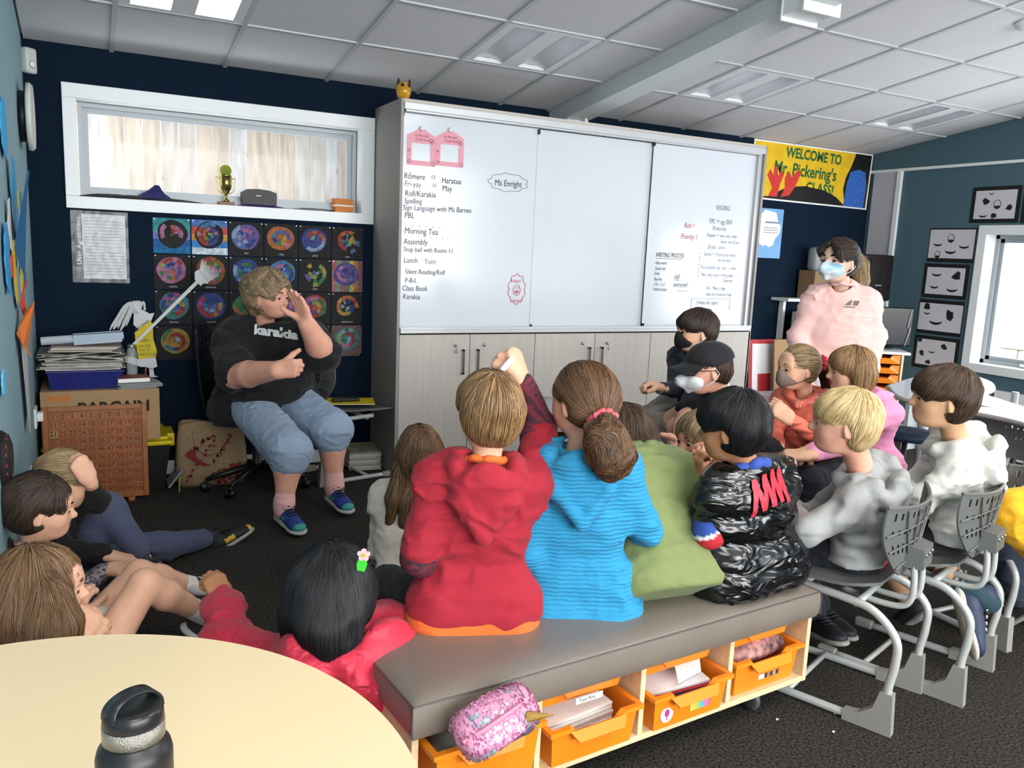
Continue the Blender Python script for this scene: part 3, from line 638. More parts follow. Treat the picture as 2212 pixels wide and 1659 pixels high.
# open tray: rim profile dips at the front for the handle
def tray(name, label, loc, rot, depth=.072, W_=.312, D_=.40):
    t = thing(name, label, 'tray', loc, rot, 'orange storage trays')
    b = MB(); b.smooth = False; h = depth; ins = .022; n = 40
    pr = []  # perimeter, ccw from front left; (x, y, isfront)
    outl = []
    for k in range(11): outl.append((-W_/2 + W_*k/10, 0))
    for k in range(1, 6): outl.append((W_/2, D_*k/5))
    for k in range(1, 11): outl.append((W_/2 - W_*k/10, D_))
    for k in range(1, 5): outl.append((-W_/2, D_ - D_*k/5))
    def rimz(x, y):
        if y > 1e-6: return 0
        return -.026 if abs(x) < W_*.28 else 0
    N = len(outl)
    def sh(p, d): return (p[0]*(1-d/(W_/2)), D_/2+(p[1]-D_/2)*(1-d/(D_/2)))
    A_ = [(p[0], p[1]-.0, h+rimz(*p)) for p in outl]                    # outer rim top
    Lp = [(p[0], p[1]-.0, h+rimz(*p)-.012) for p in outl]               # rim lip down
    Bq = [(*sh(p, .016), h+rimz(*p)) for p in outl]                     # inner rim
    Ci = [(*sh(p, .026), .003) for p in outl]                          # inner floor
    Oo = [(*sh(p, .013), h+rimz(*p)-.012) for p in outl]
    Ob = [(*sh(p, .024), 0) for p in outl]
    b.add(A_+Lp+Bq+Ci+Oo+Ob, [(k, (k+1)%N, N+(k+1)%N, N+k)[::-1] for k in range(N)] + [(k, (k+1)%N, 2*N+(k+1)%N, 2*N+k) for k in range(N)] + [(2*N+k, 2*N+(k+1)%N, 3*N+(k+1)%N, 3*N+k) for k in range(N)]
        + [(N+k, N+(k+1)%N, 4*N+(k+1)%N, 4*N+k)[::-1] for k in range(N)] + [(4*N+k, 4*N+(k+1)%N, 5*N+(k+1)%N, 5*N+k)[::-1] for k in range(N)] + [tuple(3*N+k for k in range(N)), tuple(5*N+k for k in range(N))[::-1]])
    b.obj('tub', orange, t)
    b = MB(); b.add([(-W_*.30, -.001, h-.010),(W_*.30, -.001, h-.010),(W_*.24, -.018, h-.034),(-W_*.24, -.018, h-.034),(-W_*.30,.006,h-.012),(W_*.30,.006,h-.012),(W_*.24,-.012,h-.038),(-W_*.24,-.012,h-.038)], [(0,1,2,3)[::-1],(4,5,6,7),(3,2,6,7),(0,3,7,4),(1,5,6,2),(0,4,5,1)]); b.obj('front_grip', orange, t)
    return t
def BW(x, y, z): return tuple(Matrix.Rotation(BA, 4, 'Z') @ Vector((x, y, z)) + Vector((-1.059, -3.138, 0)))
cols = [(div[k]+div[k+1]-.018)/2 for k in range(4)]
nm = ['first bay at the left', 'second bay', 'third bay', 'rightmost bay']
up_t, lo_t = [], []
for k in range(4):
    if k > 0: up_t.append(tray('storage_tray', 'orange upper tray pushed right back in the %s of the bench' % nm[k], BW(cols[k], .035, .252), (0, 0, BA), .07, .31))
    pull = (-.06, -.028, -.030, -.005)[k]
    lo_t.append(tray('storage_tray', 'orange %s tray pulled forward in the %s of the bench' % ('deep' if k == 0 else 'lower', nm[k]), BW(cols[k], pull, .119 if k else .16), (0, 0, BA), (.14, .112, .112, .115)[k], .31))
lab = mat('printed_label', 'd8d5cf', .7)
MB().box((-.05, -.022, .012), (.04, -.021, .03)).obj('name_label', lab, up_t[0]); b = MB(); put(b, txt('Tapa Roa', .014), frame((-.04, -.0225, .017), (1,0,0), (0,0,1))); b.obj('name_print', black, up_t[0])
MB().box((-.05, .020, .055), (.05, .021, .075)).obj('name_label', lab, lo_t[1])
b = MB(); b.prism([(.024*math.cos(a*.2618), .024*math.sin(a*.2618)) for a in range(24)], 0, .001, frame((-.09, .018, .043), (1,0,0), (0,0,1))); st = b.obj('round_sticker', lab, lo_t[2])
b = MB(); b.prism([(.009*math.cos(a*.6), .012*math.sin(a*.6)+.005) for a in range(10)], 0, .0004, frame((-.09, .0165, .043), (1,0,0), (0,0,1))); b.box((-.0915,.0165,.026),(-.0885,.017,.038)); b.obj('pink_tree_print', mat('magenta_print', 'b52f86', .6), st)
b = MB()
for k, c in enumerate(('e0c24a', 'd6b548', '7fbf6a', '5aa7c9', 'c76fae', 'd0655a')): b.col = c; b.box((.0+k*.014, .0165, .028), (.014+k*.014, .0175, .05))
b.obj('rainbow_label', mat('rainbow_print', 'ffffff', .6, vcol=True), lo_t[2])
b = MB()
for k, c in enumerate(('cfd6e0', 'cfd6e0', '3a3030', 'a86a50', '403040', 'b0906a', '303540')): b.col = c; b.box((-.03+k*.013, .0175, .03), (-.017+k*.013, .0185, .052))
b.obj('striped_label', mat('rainbow_print', 'ffffff', .6, vcol=True), lo_t[3])
b = MB(); b.prism([(-.15, .03), (-.142, .048), (-.145, .018), (-.128, .02), (-.118, .03), (-.125, .012), (-.14, .004), (-.15, .012)], 0, .001, frame((0, .022, 0), (1,0,0), (0,0,1))); b.obj('bat_sticker', black, up_t[1])
# contents
def sheets(name, label, cat, cx, cy, z, w_, d_, n, cols_, tilt=0, rz=0, th=.006, grp=None):
    t = thing(name, label, cat, BW(cx, cy, z), (R(tilt), 0, BA+R(rz)), grp)
    for k in range(n):
        MB().rbox((-w_/2+random.uniform(-.008,.008), random.uniform(-.006,.006), k*th), (w_/2, d_, k*th+th*.85), .0015).obj('exercise_book' if n > 1 else 'cover', mat('paper_'+cols_[k % len(cols_)], cols_[k % len(cols_)], .7), t)
    return t
sheets('paper_stack', 'fanned stack of white papers in the second bay tray', 'papers', cols[1]-.01, .045, .135, .24, .27, 7, ['e3ded8', 'd6cfc8', 'efece8'], 5, 4, .011)
sheets('book_stack', 'exercise books and loose sheets in the third bay tray', 'books', cols[2]-.01, .03, .135, .235, .28, 6, ['dcd6d6', 'b9b9cf', 'e5e0da', '2a2a2e', 'd94f5c', 'e8e6e6'], 5, -5, .012)
o = MB().add([(0,0,0),(.11,.02,.0),(.15,.07,.02),(.05,.08,.03)], [(0,1,2,3)]); p_ = o.obj('loose_paper', paper, None, BW(cols[2]-.02, .02, .222)); p_['label'] = 'folded loose white sheet lying on the books in the third bay tray'; p_['category'] = 'paper'; p_.rotation_euler = (0,0,BA)
case = thing('pencil_case', 'pink, grey and black floral pencil case in the rightmost bay tray', 'pencil case', BW(cols[3]-.0, .07, .215), (0, 0, BA+R(3)))
b = MB(); b.smooth = True; b.tube([(-.12,0,.0),(-.118,0,0),(-.06,.004,.004),(0,0,.004),(.06,.003,.002),(.12,0,0),(.122,0,0)], [.008,.03,.037,.038,.037,.03,.008], 16); b.obj('pouch', mat('floral_fabric', 'd79a94', .8, var=.4, vscale=28, col2='26262c', kind='noise'), case)
MB().tube([(-.11,0,.036),(0,0,.043),(.11,0,.036)], .003, 6).obj('zip', black, case)
gb = thing('glass_jar_bundle', 'grey and purple bag inside the deep tray at the left bay', 'bag', BW(cols[0]-.04, .05, .18), (0, 0, BA))
b = MB(); b.smooth = True; b.lathe([(0, .1), (.05, .097), (.085, .07), (.09, .03), (.08, 0)], 20); b.obj('grey_fabric', mat('grey_wool', '7d827e', .9, var=.3, vscale=40), gb)
b = MB(); b.smooth = True; b.lathe([(.091, .02), (.094, .03), (.094, .045), (.09, .05)], 20); b.obj('purple_band', mat('purple_felt', '7c4f9a', .8), gb)
gb.name = 'wool_bag'
# sequin pouch with golden horn
seq = thing('sequin_pencil_pouch', 'pink and mint sequin unicorn pouch lying over the leftmost tray', 'pencil case', (-0.900, -3.242, 0.387), (0, 0, 0))
Ms = frame((0,0,0), (math.cos(R(8)), math.sin(R(8)), .22), (-.25, .8, .45))
b = MB(); b.smooth = True; n, mm = 22, 28; vs = []
for i in range(n+1):
    u = -1+2*i/n; rr = (1-abs(u)**6)**.4
    for j in range(mm):
        a = 2*math.pi*j/mm; k = (1+.03*math.sin(5*u+3*a))*(abs(math.cos(a))**3+abs(math.sin(a))**3)**(-1/3)
        vs.append(Ms @ Vector((.105*u, .056*rr*math.cos(a)*k, .034*rr*math.sin(a)*k)))
b.add(vs, [(i*mm+j, i*mm+(j+1)%mm, (i+1)*mm+(j+1)%mm, (i+1)*mm+j)[::-1] for i in range(n) for j in range(mm)]); b.obj('pouch', mat('pink_satin', 'c58aa4', .4), seq)
b = MB(); rs = random.Random(5)
for k in range(1500):
    u = rs.uniform(-.97, .97); a = rs.uniform(0, 6.283); rr = (1-abs(u)**6)**.4; q = (1+.03*math.sin(5*u+3*a))*(abs(math.cos(a))**3+abs(math.sin(a))**3)**(-1/3)
    p = Vector((.105*u, .0575*rr*math.cos(a)*q, .0355*rr*math.sin(a)*q)); nn = Vector((u**3*.5, p.y/.0575/.0575*.003, p.z/.0355/.0355*.003)).normalized()
    nn = (nn+Vector([rs.uniform(-.3,.3) for _ in range(3)])).normalized(); t1 = nn.orthogonal().normalized(); t2 = nn.cross(t1)
    pat = math.sin(p.x*55+1)+math.sin(p.y*80+p.x*40)+math.sin(p.z*70)
    b.col = rs.choice(('cf86ae', 'dd9cc0', 'e7b6d2')) if pat > -.35 else rs.choice(('9fc3c4', 'b4cfd0', 'a5a9c8'))
    b.add([Ms @ (p + (t1*math.cos(c)+t2*math.sin(c))*.0042) for c in (0, 1.257, 2.513, 3.77, 5.027)], [(0,1,2,3,4)])
b.obj('sequins', mat('sequin', 'ffffff', .16, .35, vcol=True, spec=.8), seq, kind='stuff')
b = MB(); b.tube([Ms @ Vector((-.098,-.012,.022)), Ms @ Vector((-.05,-.018,.036)), Ms @ Vector((.04,-.012,.037)), Ms @ Vector((.1,.0,.018))], .006, 6); b.obj('zip', mat('pink_zip', 'e0809a', .5), seq)
b = MB(); b.smooth = True; hp = Ms @ Vector((.055,-.035,.022)); hd = Vector((.9, -.5, .15)).normalized()
b.tube([hp+hd*t for t in (0, .006, .02, .04, .062, .066)], [.012, .0135, .0105, .006, .002, .0005], 14); b.obj('horn', mat('gold_glitter', 'b8924e', .35, .6, bump=1, bscale=400), seq)

# ------------------------------------------------------------------ cantilever school chairs
pl_g = mat('grey_chair_plastic', '5e605e', .5, bump=.15, bscale=400)
tube_m = mat('pale_grey_steel_tube', 'b0b2af', .35, .1)
boot_m = mat('grey_chair_boot', '8b8a84', .55)
def school_chair(label, loc, rz, W_=.35, SH=.43, full=True):
    c = thing('school_chair', label, 'chair', loc, (0, 0, R(rz)), 'grey cantilever school chairs')
    h = W_/2
    for s in (-1, 1):
        x = s*h
        pts = bez([(x*.86, .34, SH-.035), (x*.9, .16, SH-.04), (x*.95, .06, SH-.055), (x, -.012, SH-.12), (x, -.018, SH-.2), (x, -.008, .16), (x, .0, .06), (x, .035, .018), (x, .12, .016), (x, .43, .016)], 5)
        b = MB(); b.smooth = True; b.tube(pts, .0135, 12); b.obj('leg', tube_m, c)
        b = MB(); b.smooth = False
        b.prism([(-.034, 0), (.012, -.001), (.115, .0), (.115, .034), (.07, .04), (.028, .075), (.012, .135), (-.026, .135)], x-.0165, x+.0165, frame((0,0,0), (0,1,0), (0,0,1)) @ Matrix.Diagonal((1,1,1,1))); b.obj('rear_boot', boot_m, c)
        b = MB(); b.rbox((x-.017, .40, 0), (x+.017, .47, .034), .008); b.obj('front_boot', boot_m, c)
    b = MB(); b.smooth = True; b.tube([(-h, .30, .02), (h, .30, .02)], .010, 10); b.obj('cross_bar', tube_m, c)
    b = MB(); b.smooth = True; b.tube([(-h*.9, .12, SH-.05), (h*.9, .12, SH-.05)], .012, 10); b.tube([(-h*.9, .3, SH-.045), (h*.9, .3, SH-.045)], .012, 10); b.obj('under_seat_bar', tube_m, c)
    # seat shell
    b = MB(); b.smooth = True; n, m = 20, 14; vs = []
    for layer in (0, 1):
        for i in range(n+1):
            for j in range(m+1):
                u = -1+2*i/n; v_ = j/m
                wx = .205*(1-.16*abs(v_-.5)**2*2)*(math.sqrt(max(0, 1-(max(0, .25-v_)*2.2)**2)))*(math.sqrt(max(0, 1-(max(0, v_-.8)*2.3)**2)))
                z = SH + .022*abs(u)**2.2*(1-.3*v_) + .03*max(0, .28-v_)**1.3*2 - .045*max(0, v_-.85) - layer*.010
                vs.append((wx*u, .07+.40*v_, z))
    Nn = (n+1)*(m+1)
    fs = [(i*(m+1)+j, (i+1)*(m+1)+j, (i+1)*(m+1)+j+1, i*(m+1)+j+1) for i in range(n) for j in range(m)]
    b.add(vs, fs + [tuple(Nn+k for k in f)[::-1] for f in fs]); 
    bd = [i*(m+1) for i in range(n+1)] + [n*(m+1)+j for j in range(1, m+1)] + [i*(m+1)+m for i in range(n-1, -1, -1)] + [j for j in range(m-1, 0, -1)]
    b.add([vs[k] for k in bd]+[vs[Nn+k] for k in bd], [(k, len(bd)+k, len(bd)+(k+1)%len(bd), (k+1)%len(bd)) for k in range(len(bd))])
    b.obj('seat', pl_g, c)
    # back support: two upright tubes
    for s in (-1, 1):
        b = MB(); b.smooth = True; b.tube(bez([(s*.046, .2, SH-.055), (s*.046, .10, SH-.065), (s*.046, .02, SH-.06), (s*.046, -.01, SH-.03), (s*.046, -.013, SH+.03), (s*.046, -.005, SH+.10)], 5), .0105, 10); b.obj('back_tube', tube_m, c)
    b = MB(); b.add([(-.062,.02,SH+.075),(.062,.02,SH+.075),(.05,-.035,SH+.075),(-.05,-.035,SH+.075),(-.066,.03,SH+.15),(.066,.03,SH+.15),(.054,-.033,SH+.14),(-.054,-.033,SH+.14)], [(0,1,2,3),(7,6,5,4),(3,2,6,7),(0,3,7,4)[::1],(2,1,5,6),(1,0,4,5)]); bk = b.obj('back_block', pl_g, c)
    b = MB(); 
    for x in (-.035, 0, .035): b.lathe([(0, .003), (.005, .003), (.006, 0)], 10, frame((x, -.0365, SH+.12), (1,0,0), (0,0,1)))
    b.obj('screws', chrome, bk, kind='stuff')
    # fan shaped backrest shell, curved, with ribs and slots
    b = MB(); b.smooth = True; n, m = 42, 14; vs = []
    def outline(v_): return .065+.145*min(1, math.sin(min(1, v_*1.15)*math.pi/2)**.8)
    def bp(u, v_, off=0):
        w = outline(v_); x = w*u; cur = .055*(u*w/.21)**2
        return (x, +.03+cur-.035*v_+off, SH+.045+.235*v_+ (.012*u*u if v_ > .9 else 0))
    for layer in (0, 1):
        for i in range(n+1):
            for j in range(m+1): vs.append(bp(-1+2*i/n, j/m, -.006*layer))
    Nn = (n+1)*(m+1)
    keep = []
    for i in range(n):
        for j in range(m):
            slot = (j in (5, 6, 9, 12)) and (i % 3 == 0) and 3 <= i < n-3
            keep.append(not slot)
    fs = [(i*(m+1)+j, (i+1)*(m+1)+j, (i+1)*(m+1)+j+1, i*(m+1)+j+1)[::-1] for i in range(n) for j in range(m)]
    fk = [f for f, k in zip(fs, keep) if k]
    b.add(vs, fk + [tuple(Nn+k for k in f)[::-1] for f in fk])
    bd = [i*(m+1) for i in range(n+1)] + [n*(m+1)+j for j in range(1, m+1)] + [i*(m+1)+m for i in range(n-1, -1, -1)] + [j for j in range(m-1, 0, -1)]
    b.add([vs[k] for k in bd]+[vs[Nn+k] for k in bd], [(k, len(bd)+k, len(bd)+(k+1)%len(bd), (k+1)%len(bd)) for k in range(len(bd))])
    ba = b.obj('backrest', pl_g, c)
    b = MB()
    for v_ in (.22, .5, .74): b.tube([bp(-.97+1.94*k/16, v_-.10+.10*(1-(-.97+1.94*k/16)**2), -.010) for k in range(17)], .0035, 5)
    for u in (-.62, -.3, 0, .3, .62): b.tube([bp(u*(.5+.5*k/8), .12+.84*k/8, -.012) for k in range(9)], .0035, 5)
    b.tube([bp(-1+k/12, 1, -.003) for k in range(25)], .006, 6)
    b.obj('ribs', pl_g, ba, kind='stuff')
    return c
ch1 = school_chair('grey school chair under the blond boy, nearest the storage bench', (.635, -3.155, 0), 22)
ch2 = dup(ch1, (1.02, -3.15, 0), (0, 0, R(18)), label='grey school chair under the boy in the cream hoodie, second from the bench')
ch3 = dup(ch1, (1.58, -3.03, 0), (0, 0, R(-2)), label='grey school chair of the yellow sleeved child at the right picture edge')
ch4 = dup(ch1, (-.50, .10, 0), (0, 0, R(-78)), label='grey school chair beside the seated woman, with a yellow booklet on its seat')
for (x, y, rz, lb) in ((2.62, -2.28, 95, 'grey school chair on the near side of the white table'),): dup(ch1, (x, y, 0), (0, 0, R(rz)), label=lb)
# yellow booklet and remote on that chair
bk_ = thing('yellow_booklet', 'yellow booklet lying on the chair beside the seated woman', 'booklet', (-.24, .17, .458), (0, 0, R(-14)))
MB().rbox((-.15, -.10, 0), (.15, .11, .004), .001).obj('pages', paper, bk_); MB().rbox((-.151, -.101, .004), (.151, .111, .0055), .0005).obj('cover', mat('yellow_cover', 'd9be1c', .5, var=.12, vscale=14), bk_)
rm = MB().rbox((-.085, -.019, 0), (.085, .019, .02), .007, seg=3).obj('remote_control', black, None, (-.27, .155, .465)); rm.rotation_euler = (0, 0, R(-4)); rm['label'] = 'black remote control lying on the yellow booklet'; rm['category'] = 'remote'
# ------------------------------------------------------------------ round birch table, near left
tb = thing('round_table', 'large round birch veneer table in the near left corner', 'table', (-1.864, -3.57, 0))
b = MB(); b.lathe([(0, .598), (.615, .598), (.622, .602), (.622, .617), (.619, .62), (0, .62)], 128); b.obj('tabletop', mat('maple_laminate', 'dcc392', .42, var=.10, vscale=2.2, stretch=(1, 7, 1), bump=.05, bscale=40), tb)
b = MB(); b.lathe([(.6195, .598), (.6235, .600), (.6235, .618), (.6205, .6205), (.6185, .6203)], 128); b.obj('edge_band', mat('beech_edge', 'e6d0a8', .5), tb)
for k in range(4):
    a = k*math.pi/2+.6; b = MB(); b.smooth = True; b.tube([(.42*math.cos(a), .42*math.sin(a), 0), (.40*math.cos(a), .40*math.sin(a), .6)], .02, 12); b.obj('leg', tube_m, tb)
# black insulated bottle
bt_ = thing('water_bottle', 'matt black insulated bottle with steel collar on the round table', 'bottle', (-1.652, -3.715, .6205), (0, 0, R(28))); bt_.scale = (1.16, 1.16, .98)
b = MB(); b.smooth = True; b.lathe([(0,0),(.036,0),(.0385,.004),(.0385,.17),(.0385,.182),(.036,.193),(.030,.201),(.0275,.204)], 48); b.obj('body', mat('matt_black_coat', '17181a', .42, spec=.6), bt_)
b = MB(); b.smooth = True; b.lathe([(.0275,.203),(.0312,.205),(.0312,.2245),(.0295,.226)], 48); b.obj('steel_collar', mat('brushed_steel_collar', 'a3a19c', .32, .9, bump=.6, bscale=700), bt_)
b = MB(); b.smooth = True; b.lathe([(.0305,.2255),(.0308,.228),(.030,.242),(.0275,.2465),(.020,.2475),(.0,.2475)], 48); b.obj('cap', mat('black_cap_plastic', '1d1e20', .3), bt_)
b = MB(); b.smooth = True; n = 22; vs = []
for k in range(n+1):
    a = math.pi*k/n; x = -.0285*math.cos(a)*1.0; z = .238+.028*math.sin(a)**.7
    t = .0042; 
    for (dy, dr) in ((-.0125, 0), (.0125, 0), (.0125, -t), (-.0125, -t)):
        f = 1+dr/.036; vs.append((x*f, dy*(1-.25*math.sin(a)), .238+(z-.238)*f))
b.add(vs, [(4*k+j, 4*k+(j+1)%4, 4*(k+1)+(j+1)%4, 4*(k+1)+j) for k in range(n) for j in range(4)]+[(3,2,1,0),(4*n,4*n+1,4*n+2,4*n+3)]); b.obj('carry_loop', mat('black_cap_plastic', '1d1e20', .3), bt_)
# ------------------------------------------------------------------ white wave table and blue stools, right
wt = thing('white_wave_table', 'glossy white table with wavy edges by the right window', 'table', (3.2, -1.6, 0))
out = [(2.672, -1.430, 0.720), (3.310, -1.192, 0.720), (3.776, -1.161, 0.720), (3.627, -1.459, 0.720), (3.325, -1.684, 0.720), (3.036, -1.815, 0.720), (2.927, -1.973, 0.720), (2.821, -2.172, 0.720), (2.737, -2.429, 0.720), (2.073, -2.848, 0.720), (2.342, -2.456, 0.720), (2.361, -2.128, 0.720), (2.360, -1.915, 0.720), (2.373, -1.746, 0.720)]
pp = bez([Vector(p) for p in out]+[Vector(out[0])], 5)[:-1]
b = MB(); b.prism([(p.x-3.2, p.y+1.6) for p in pp][::-1] if False else [(p.x-3.2, p.y+1.6) for p in pp], .695, .72); b.obj('tabletop', mat('white_gloss_laminate', 'dfe2ea', .12, spec=.6), wt)
b = MB(); b.smooth = True; b.tube([Vector((p.x-3.2, p.y+1.6, .7075)) for p in pp], .0135, 6, closed=True); b.obj('edge_band', mat('grey_edge_band', '8f8d8a', .5), wt)
for (x, y) in ((-.3, .0), (.0, .28), (.25, -.15)): b = MB(); b.smooth = True; b.tube([(x, y, 0), (x, y, .7)], .02, 10); b.obj('leg', steel, wt)
MB().box((-.12, .3, .25), (.3, .33, .6)).obj('modesty_panel', white, wt)
st_m = mat('navy_stool_fabric', '24344a', .7, var=.25, vscale=30, bump=.3, bscale=60)
def stool(label, x, y, z=.45, r=.19):
    s = thing('padded_stool', label, 'stool', (x, y, 0), group='navy padded stools')
    b = MB(); b.smooth = True; b.lathe([(0, z-.055), (r*.9, z-.05), (r, z-.03), (r, z-.012), (r*.9, z), (r*.5, z+.004), (0, z-.004)], 36); b.obj('seat_pad', st_m, s)
    b = MB(); b.smooth = True; b.tube([(-.02, 0, .02), (-.02, 0, z-.05)], .016, 10); b.obj('post', mat('dark_steel', '2b2d30', .4, .5), s)
    for k in range(4): a = k*math.pi/2+.4; b = MB(); b.smooth = True; b.tube([(0,0,.09),(.2*math.cos(a), .2*math.sin(a), .02)], .012, 8); b.obj('foot', mat('dark_steel', '2b2d30', .4, .5), s)
stool('navy padded stool under the left end of the white table', 2.82, -1.5, .44, .17)
stool('navy padded stool by the window wall right of the white table', 3.75, -1.38, .47, .22)
stool('navy padded stool nearest the picture edge in front of the white table', 3.2, -1.95, .50, .19)
MB().box((XR-.02, -1.5, .42), (XR-.0, -.9, .52)).obj('trim_4', white, kind='structure')

# ------------------------------------------------------------------ left corner clutter
tubm = mat('black_tub_plastic', '0b0c0e', .45); yel = mat('yellow_lid_plastic', 'c9b400', .35)
tub = thing('storage_tub', 'black storage tub with a yellow lid under the cardboard box', 'storage tub', (-1.60, .29, 0))
b = MB(); b.add([(-.27,-.17,0),(.27,-.17,0),(.27,.17,0),(-.27,.17,0),(-.31,-.19,.285),(.31,-.19,.285),(.31,.19,.285),(-.31,.19,.285)], [(0,3,2,1),(4,5,6,7),(0,1,5,4),(1,2,6,5),(2,3,7,6),(3,0,4,7)]); b.obj('tub_body', tubm, tub)
b = MB(); b.rbox((-.325,-.2,.275), (.325,.2,.30), .008); b.rbox((-.30,-.18,.30), (.30,.18,.322), .008); b.rbox((.325-.03,-.1,.245), (.34,.1,.32), .008); b.obj('lid', yel, tub)
kraft = mat('kraft_cardboard', '9d7f5b', .85, var=.08, vscale=5); 
cbx = thing('cardboard_box', 'brown cardboard box printed BARGAIN behind the number board', 'box', (-1.63, .25, .323))
MB().rbox((-.285,-.20,0), (.285,.20,.285), .003).obj('carton', kraft, cbx)
b = MB(); put(b, txt('BARGAIN', .082, 0, 1.0, .003), frame((-.115,-.2008,.165), (1,0,0), (0,0,1))); b.obj('print_bargain', mat('black_print', '1c1814', .8), cbx, kind='stuff')
b = MB()
for k in range(3): b.prism([(.017*math.cos(a*.3927), .017*math.sin(a*.3927)) for a in range(16)], 0, .0006, frame((-.235+k*.036,-.2005,.248), (1,0,0), (0,0,1)))
b.obj('orange_dots', mat('orange_print', 'b86a38', .8), cbx)
# hundred board
hb = thing('hundred_board', 'wooden hundred number board with red numerals leaning by the left wall', 'number board', (-1.91, .02, .018), (R(-3), 0, 0))
wd = mat('honey_pine', '93582a', .45, var=.2, vscale=5, stretch=(3, 14, 3)); tw = mat('number_tile_wood', '94602f', .55, var=.18, vscale=14); red_n = mat('red_numeral', '7c1a0e', .6)
BWd, BH = .497, .512
MB().box((.01, .0, .01), (BWd-.01, .008, BH-.01)).obj('back_board', wd, hb)
MB().rbox((0,-.012,0), (.026,.012,BH), .003).obj('frame_rail', wd, hb); MB().rbox((BWd-.026,-.012,0), (BWd,.012,BH), .003).obj('frame_rail', wd, hb)
MB().rbox((.026,-.012,0), (BWd-.026,.012,.026), .003).obj('frame_rail', wd, hb); MB().rbox((.026,-.012,BH-.026), (BWd-.026,.012,BH), .003).obj('frame_rail', wd, hb)
px, pz = (BWd-.052-.004)/10, (BH-.052-.004)/10
for r_ in range(11): MB().box((.026,-.010,.026+r_*pz), (BWd-.026,0,.026+r_*pz+.0035)).obj('shelf_strip', wd, hb)
tnum = mat('black_numeral', '15120f', .7)
for k in range(100):
    i, j = k % 10, k//10
    x = .029+i*px; z = BH-.028-(j+1)*pz+.002
    b = MB(); b.box((x+.003, -.006, z), (x+px-.005, -.0015, z+pz*.76)); b.cur = 1
    s = str(k+1); put(b, txt(s, .036 if len(s) < 3 else .030, 0, .95, .0008, 'CENTER'), frame((x+px/2-.001, -.0065, z+.0075), (1,0,0), (0,0,1)))
    b.obj('number_tile', [mat('pale_tile_wood', 'b08a52', .6) if k == 20 else tw, tnum if k == 20 else red_n], hb)
for x in (.10, BWd-.09): b = MB(); b.smooth = True; b.lathe([(.017,0),(.019,.003),(.019,.024),(.016,.026)], 20, T(x, -.03, -.018)); b.obj('foot', wd, hb)
# blue crate, newspapers, rolls
bc = thing('blue_crate', 'royal blue plastic crate on the cardboard box, under the newspapers', 'crate', (-1.70, .25, .61))
b = MB(); b.add([(-.165,-.15,0),(.165,-.15,0),(.165,.15,0),(-.165,.15,0),(-.18,-.165,.095),(.18,-.165,.095),(.18,.165,.095),(-.18,.165,.095)], [(0,3,2,1),(4,5,6,7),(0,1,5,4),(1,2,6,5),(2,3,7,6),(3,0,4,7)]); b.obj('crate_body', mat('royal_blue_plastic', '121a66', .4), bc)
b = MB(); b.rbox((-.187,-.172,.088), (.187,.172,.10), .004); b.obj('rim', mat('royal_blue_plastic', '121a66', .4), bc)
news = thing('newspaper_stack', 'untidy stack of grey newspapers on the blue crate', 'newspapers', (-1.71, .25, .712))
nw = [mat('newsprint_%d' % k, c, .9, var=.15, vscale=30) for k, c in enumerate(('8d8b86', 'a19e98', '77746f', 'b5b2ac'))]
for k in range(12):
    w2 = .195+random.uniform(-.02,.02); dx = random.uniform(-.012,.012); z = k*.0075
    b = MB(); n = 8; vs = []
    amp = .010 if k > 6 else .002; ph = random.uniform(0, 6)
    for i in range(n+1):
        u = -w2+2*w2*i/n; zz = z + amp*math.sin(u*14+ph)*(1 if k > 6 else .5)
        for (y, dz) in ((-.155, 0), (.15, 0), (.15, .006), (-.155, .006)): vs.append((u+dx, y+random.uniform(-.002,.002), zz+dz))
    b.add(vs, [(4*i+j, 4*i+(j+1)%4, 4*(i+1)+(j+1)%4, 4*(i+1)+j)[::-1] for i in range(n) for j in range(4)]+[(0,1,2,3),(4*n+3,4*n+2,4*n+1,4*n)]); b.obj('newspaper', random.choice(nw), news)
for k, (lb, col_, w_, y_) in enumerate((('manila folder stack on top of the newspapers', '9a8f83', .15, -.1),)):
    t = thing('folder_stack', lb, 'folders', (-1.72, .17, .812)); 
    for q in range(5): MB().rbox((-w_+q*.006,-.09,q*.006),(w_+q*.012,.1,q*.006+.005),.001).obj('folder', mat('folder_%d' % (q % 3), ('b8b0a6','8f7f74','c9c6c0')[q % 3], .8), t)
rp = thing('paper_roll', 'rolled white chart paper lying on the folders', 'paper roll', (-1.90, .12, .866), (0, R(-4), 0))
b = MB(); b.smooth = True; b.tube([(0,0,0),(.39,0,0)], .022, 20, cap=False); b.tube([(0,0,0),(.39,0,0)], .012, 16, cap=False); b.obj('roll', mat('white_chart_paper', 'aab3bd', .7), rp)
MB().box((.15,-.03,-.03),(.38,-.027,.03)).box((.15,-.03,.022),(.38,.02,.026)).obj('loose_sheet', mat('bluish_paper', '9fb0bd', .7), rp)
t = thing('notebook_pile', 'red-brown notebook on loose white papers at the corner of the cardboard box', 'notebook', (-1.47, .14, .609), (0, 0, R(8)))
for q in range(6): b = MB(); b.rbox((-.09+random.uniform(-.02,.02),-.08,q*.005),(.10+random.uniform(0,.05),.07,q*.005+.003),.0005); b.obj('sheet', mat('loose_paper_%d' % (q % 2), ('a7a9ac','8e9092')[q % 2], .8), t)
MB().rbox((-.085,-.06,.031),(.075,.06,.053),.002).obj('pages', paper, t); MB().rbox((-.088,-.063,.053),(.078,.062,.057),.001).obj('cover', mat('red_brown_cover', '7a3f33', .6), t)
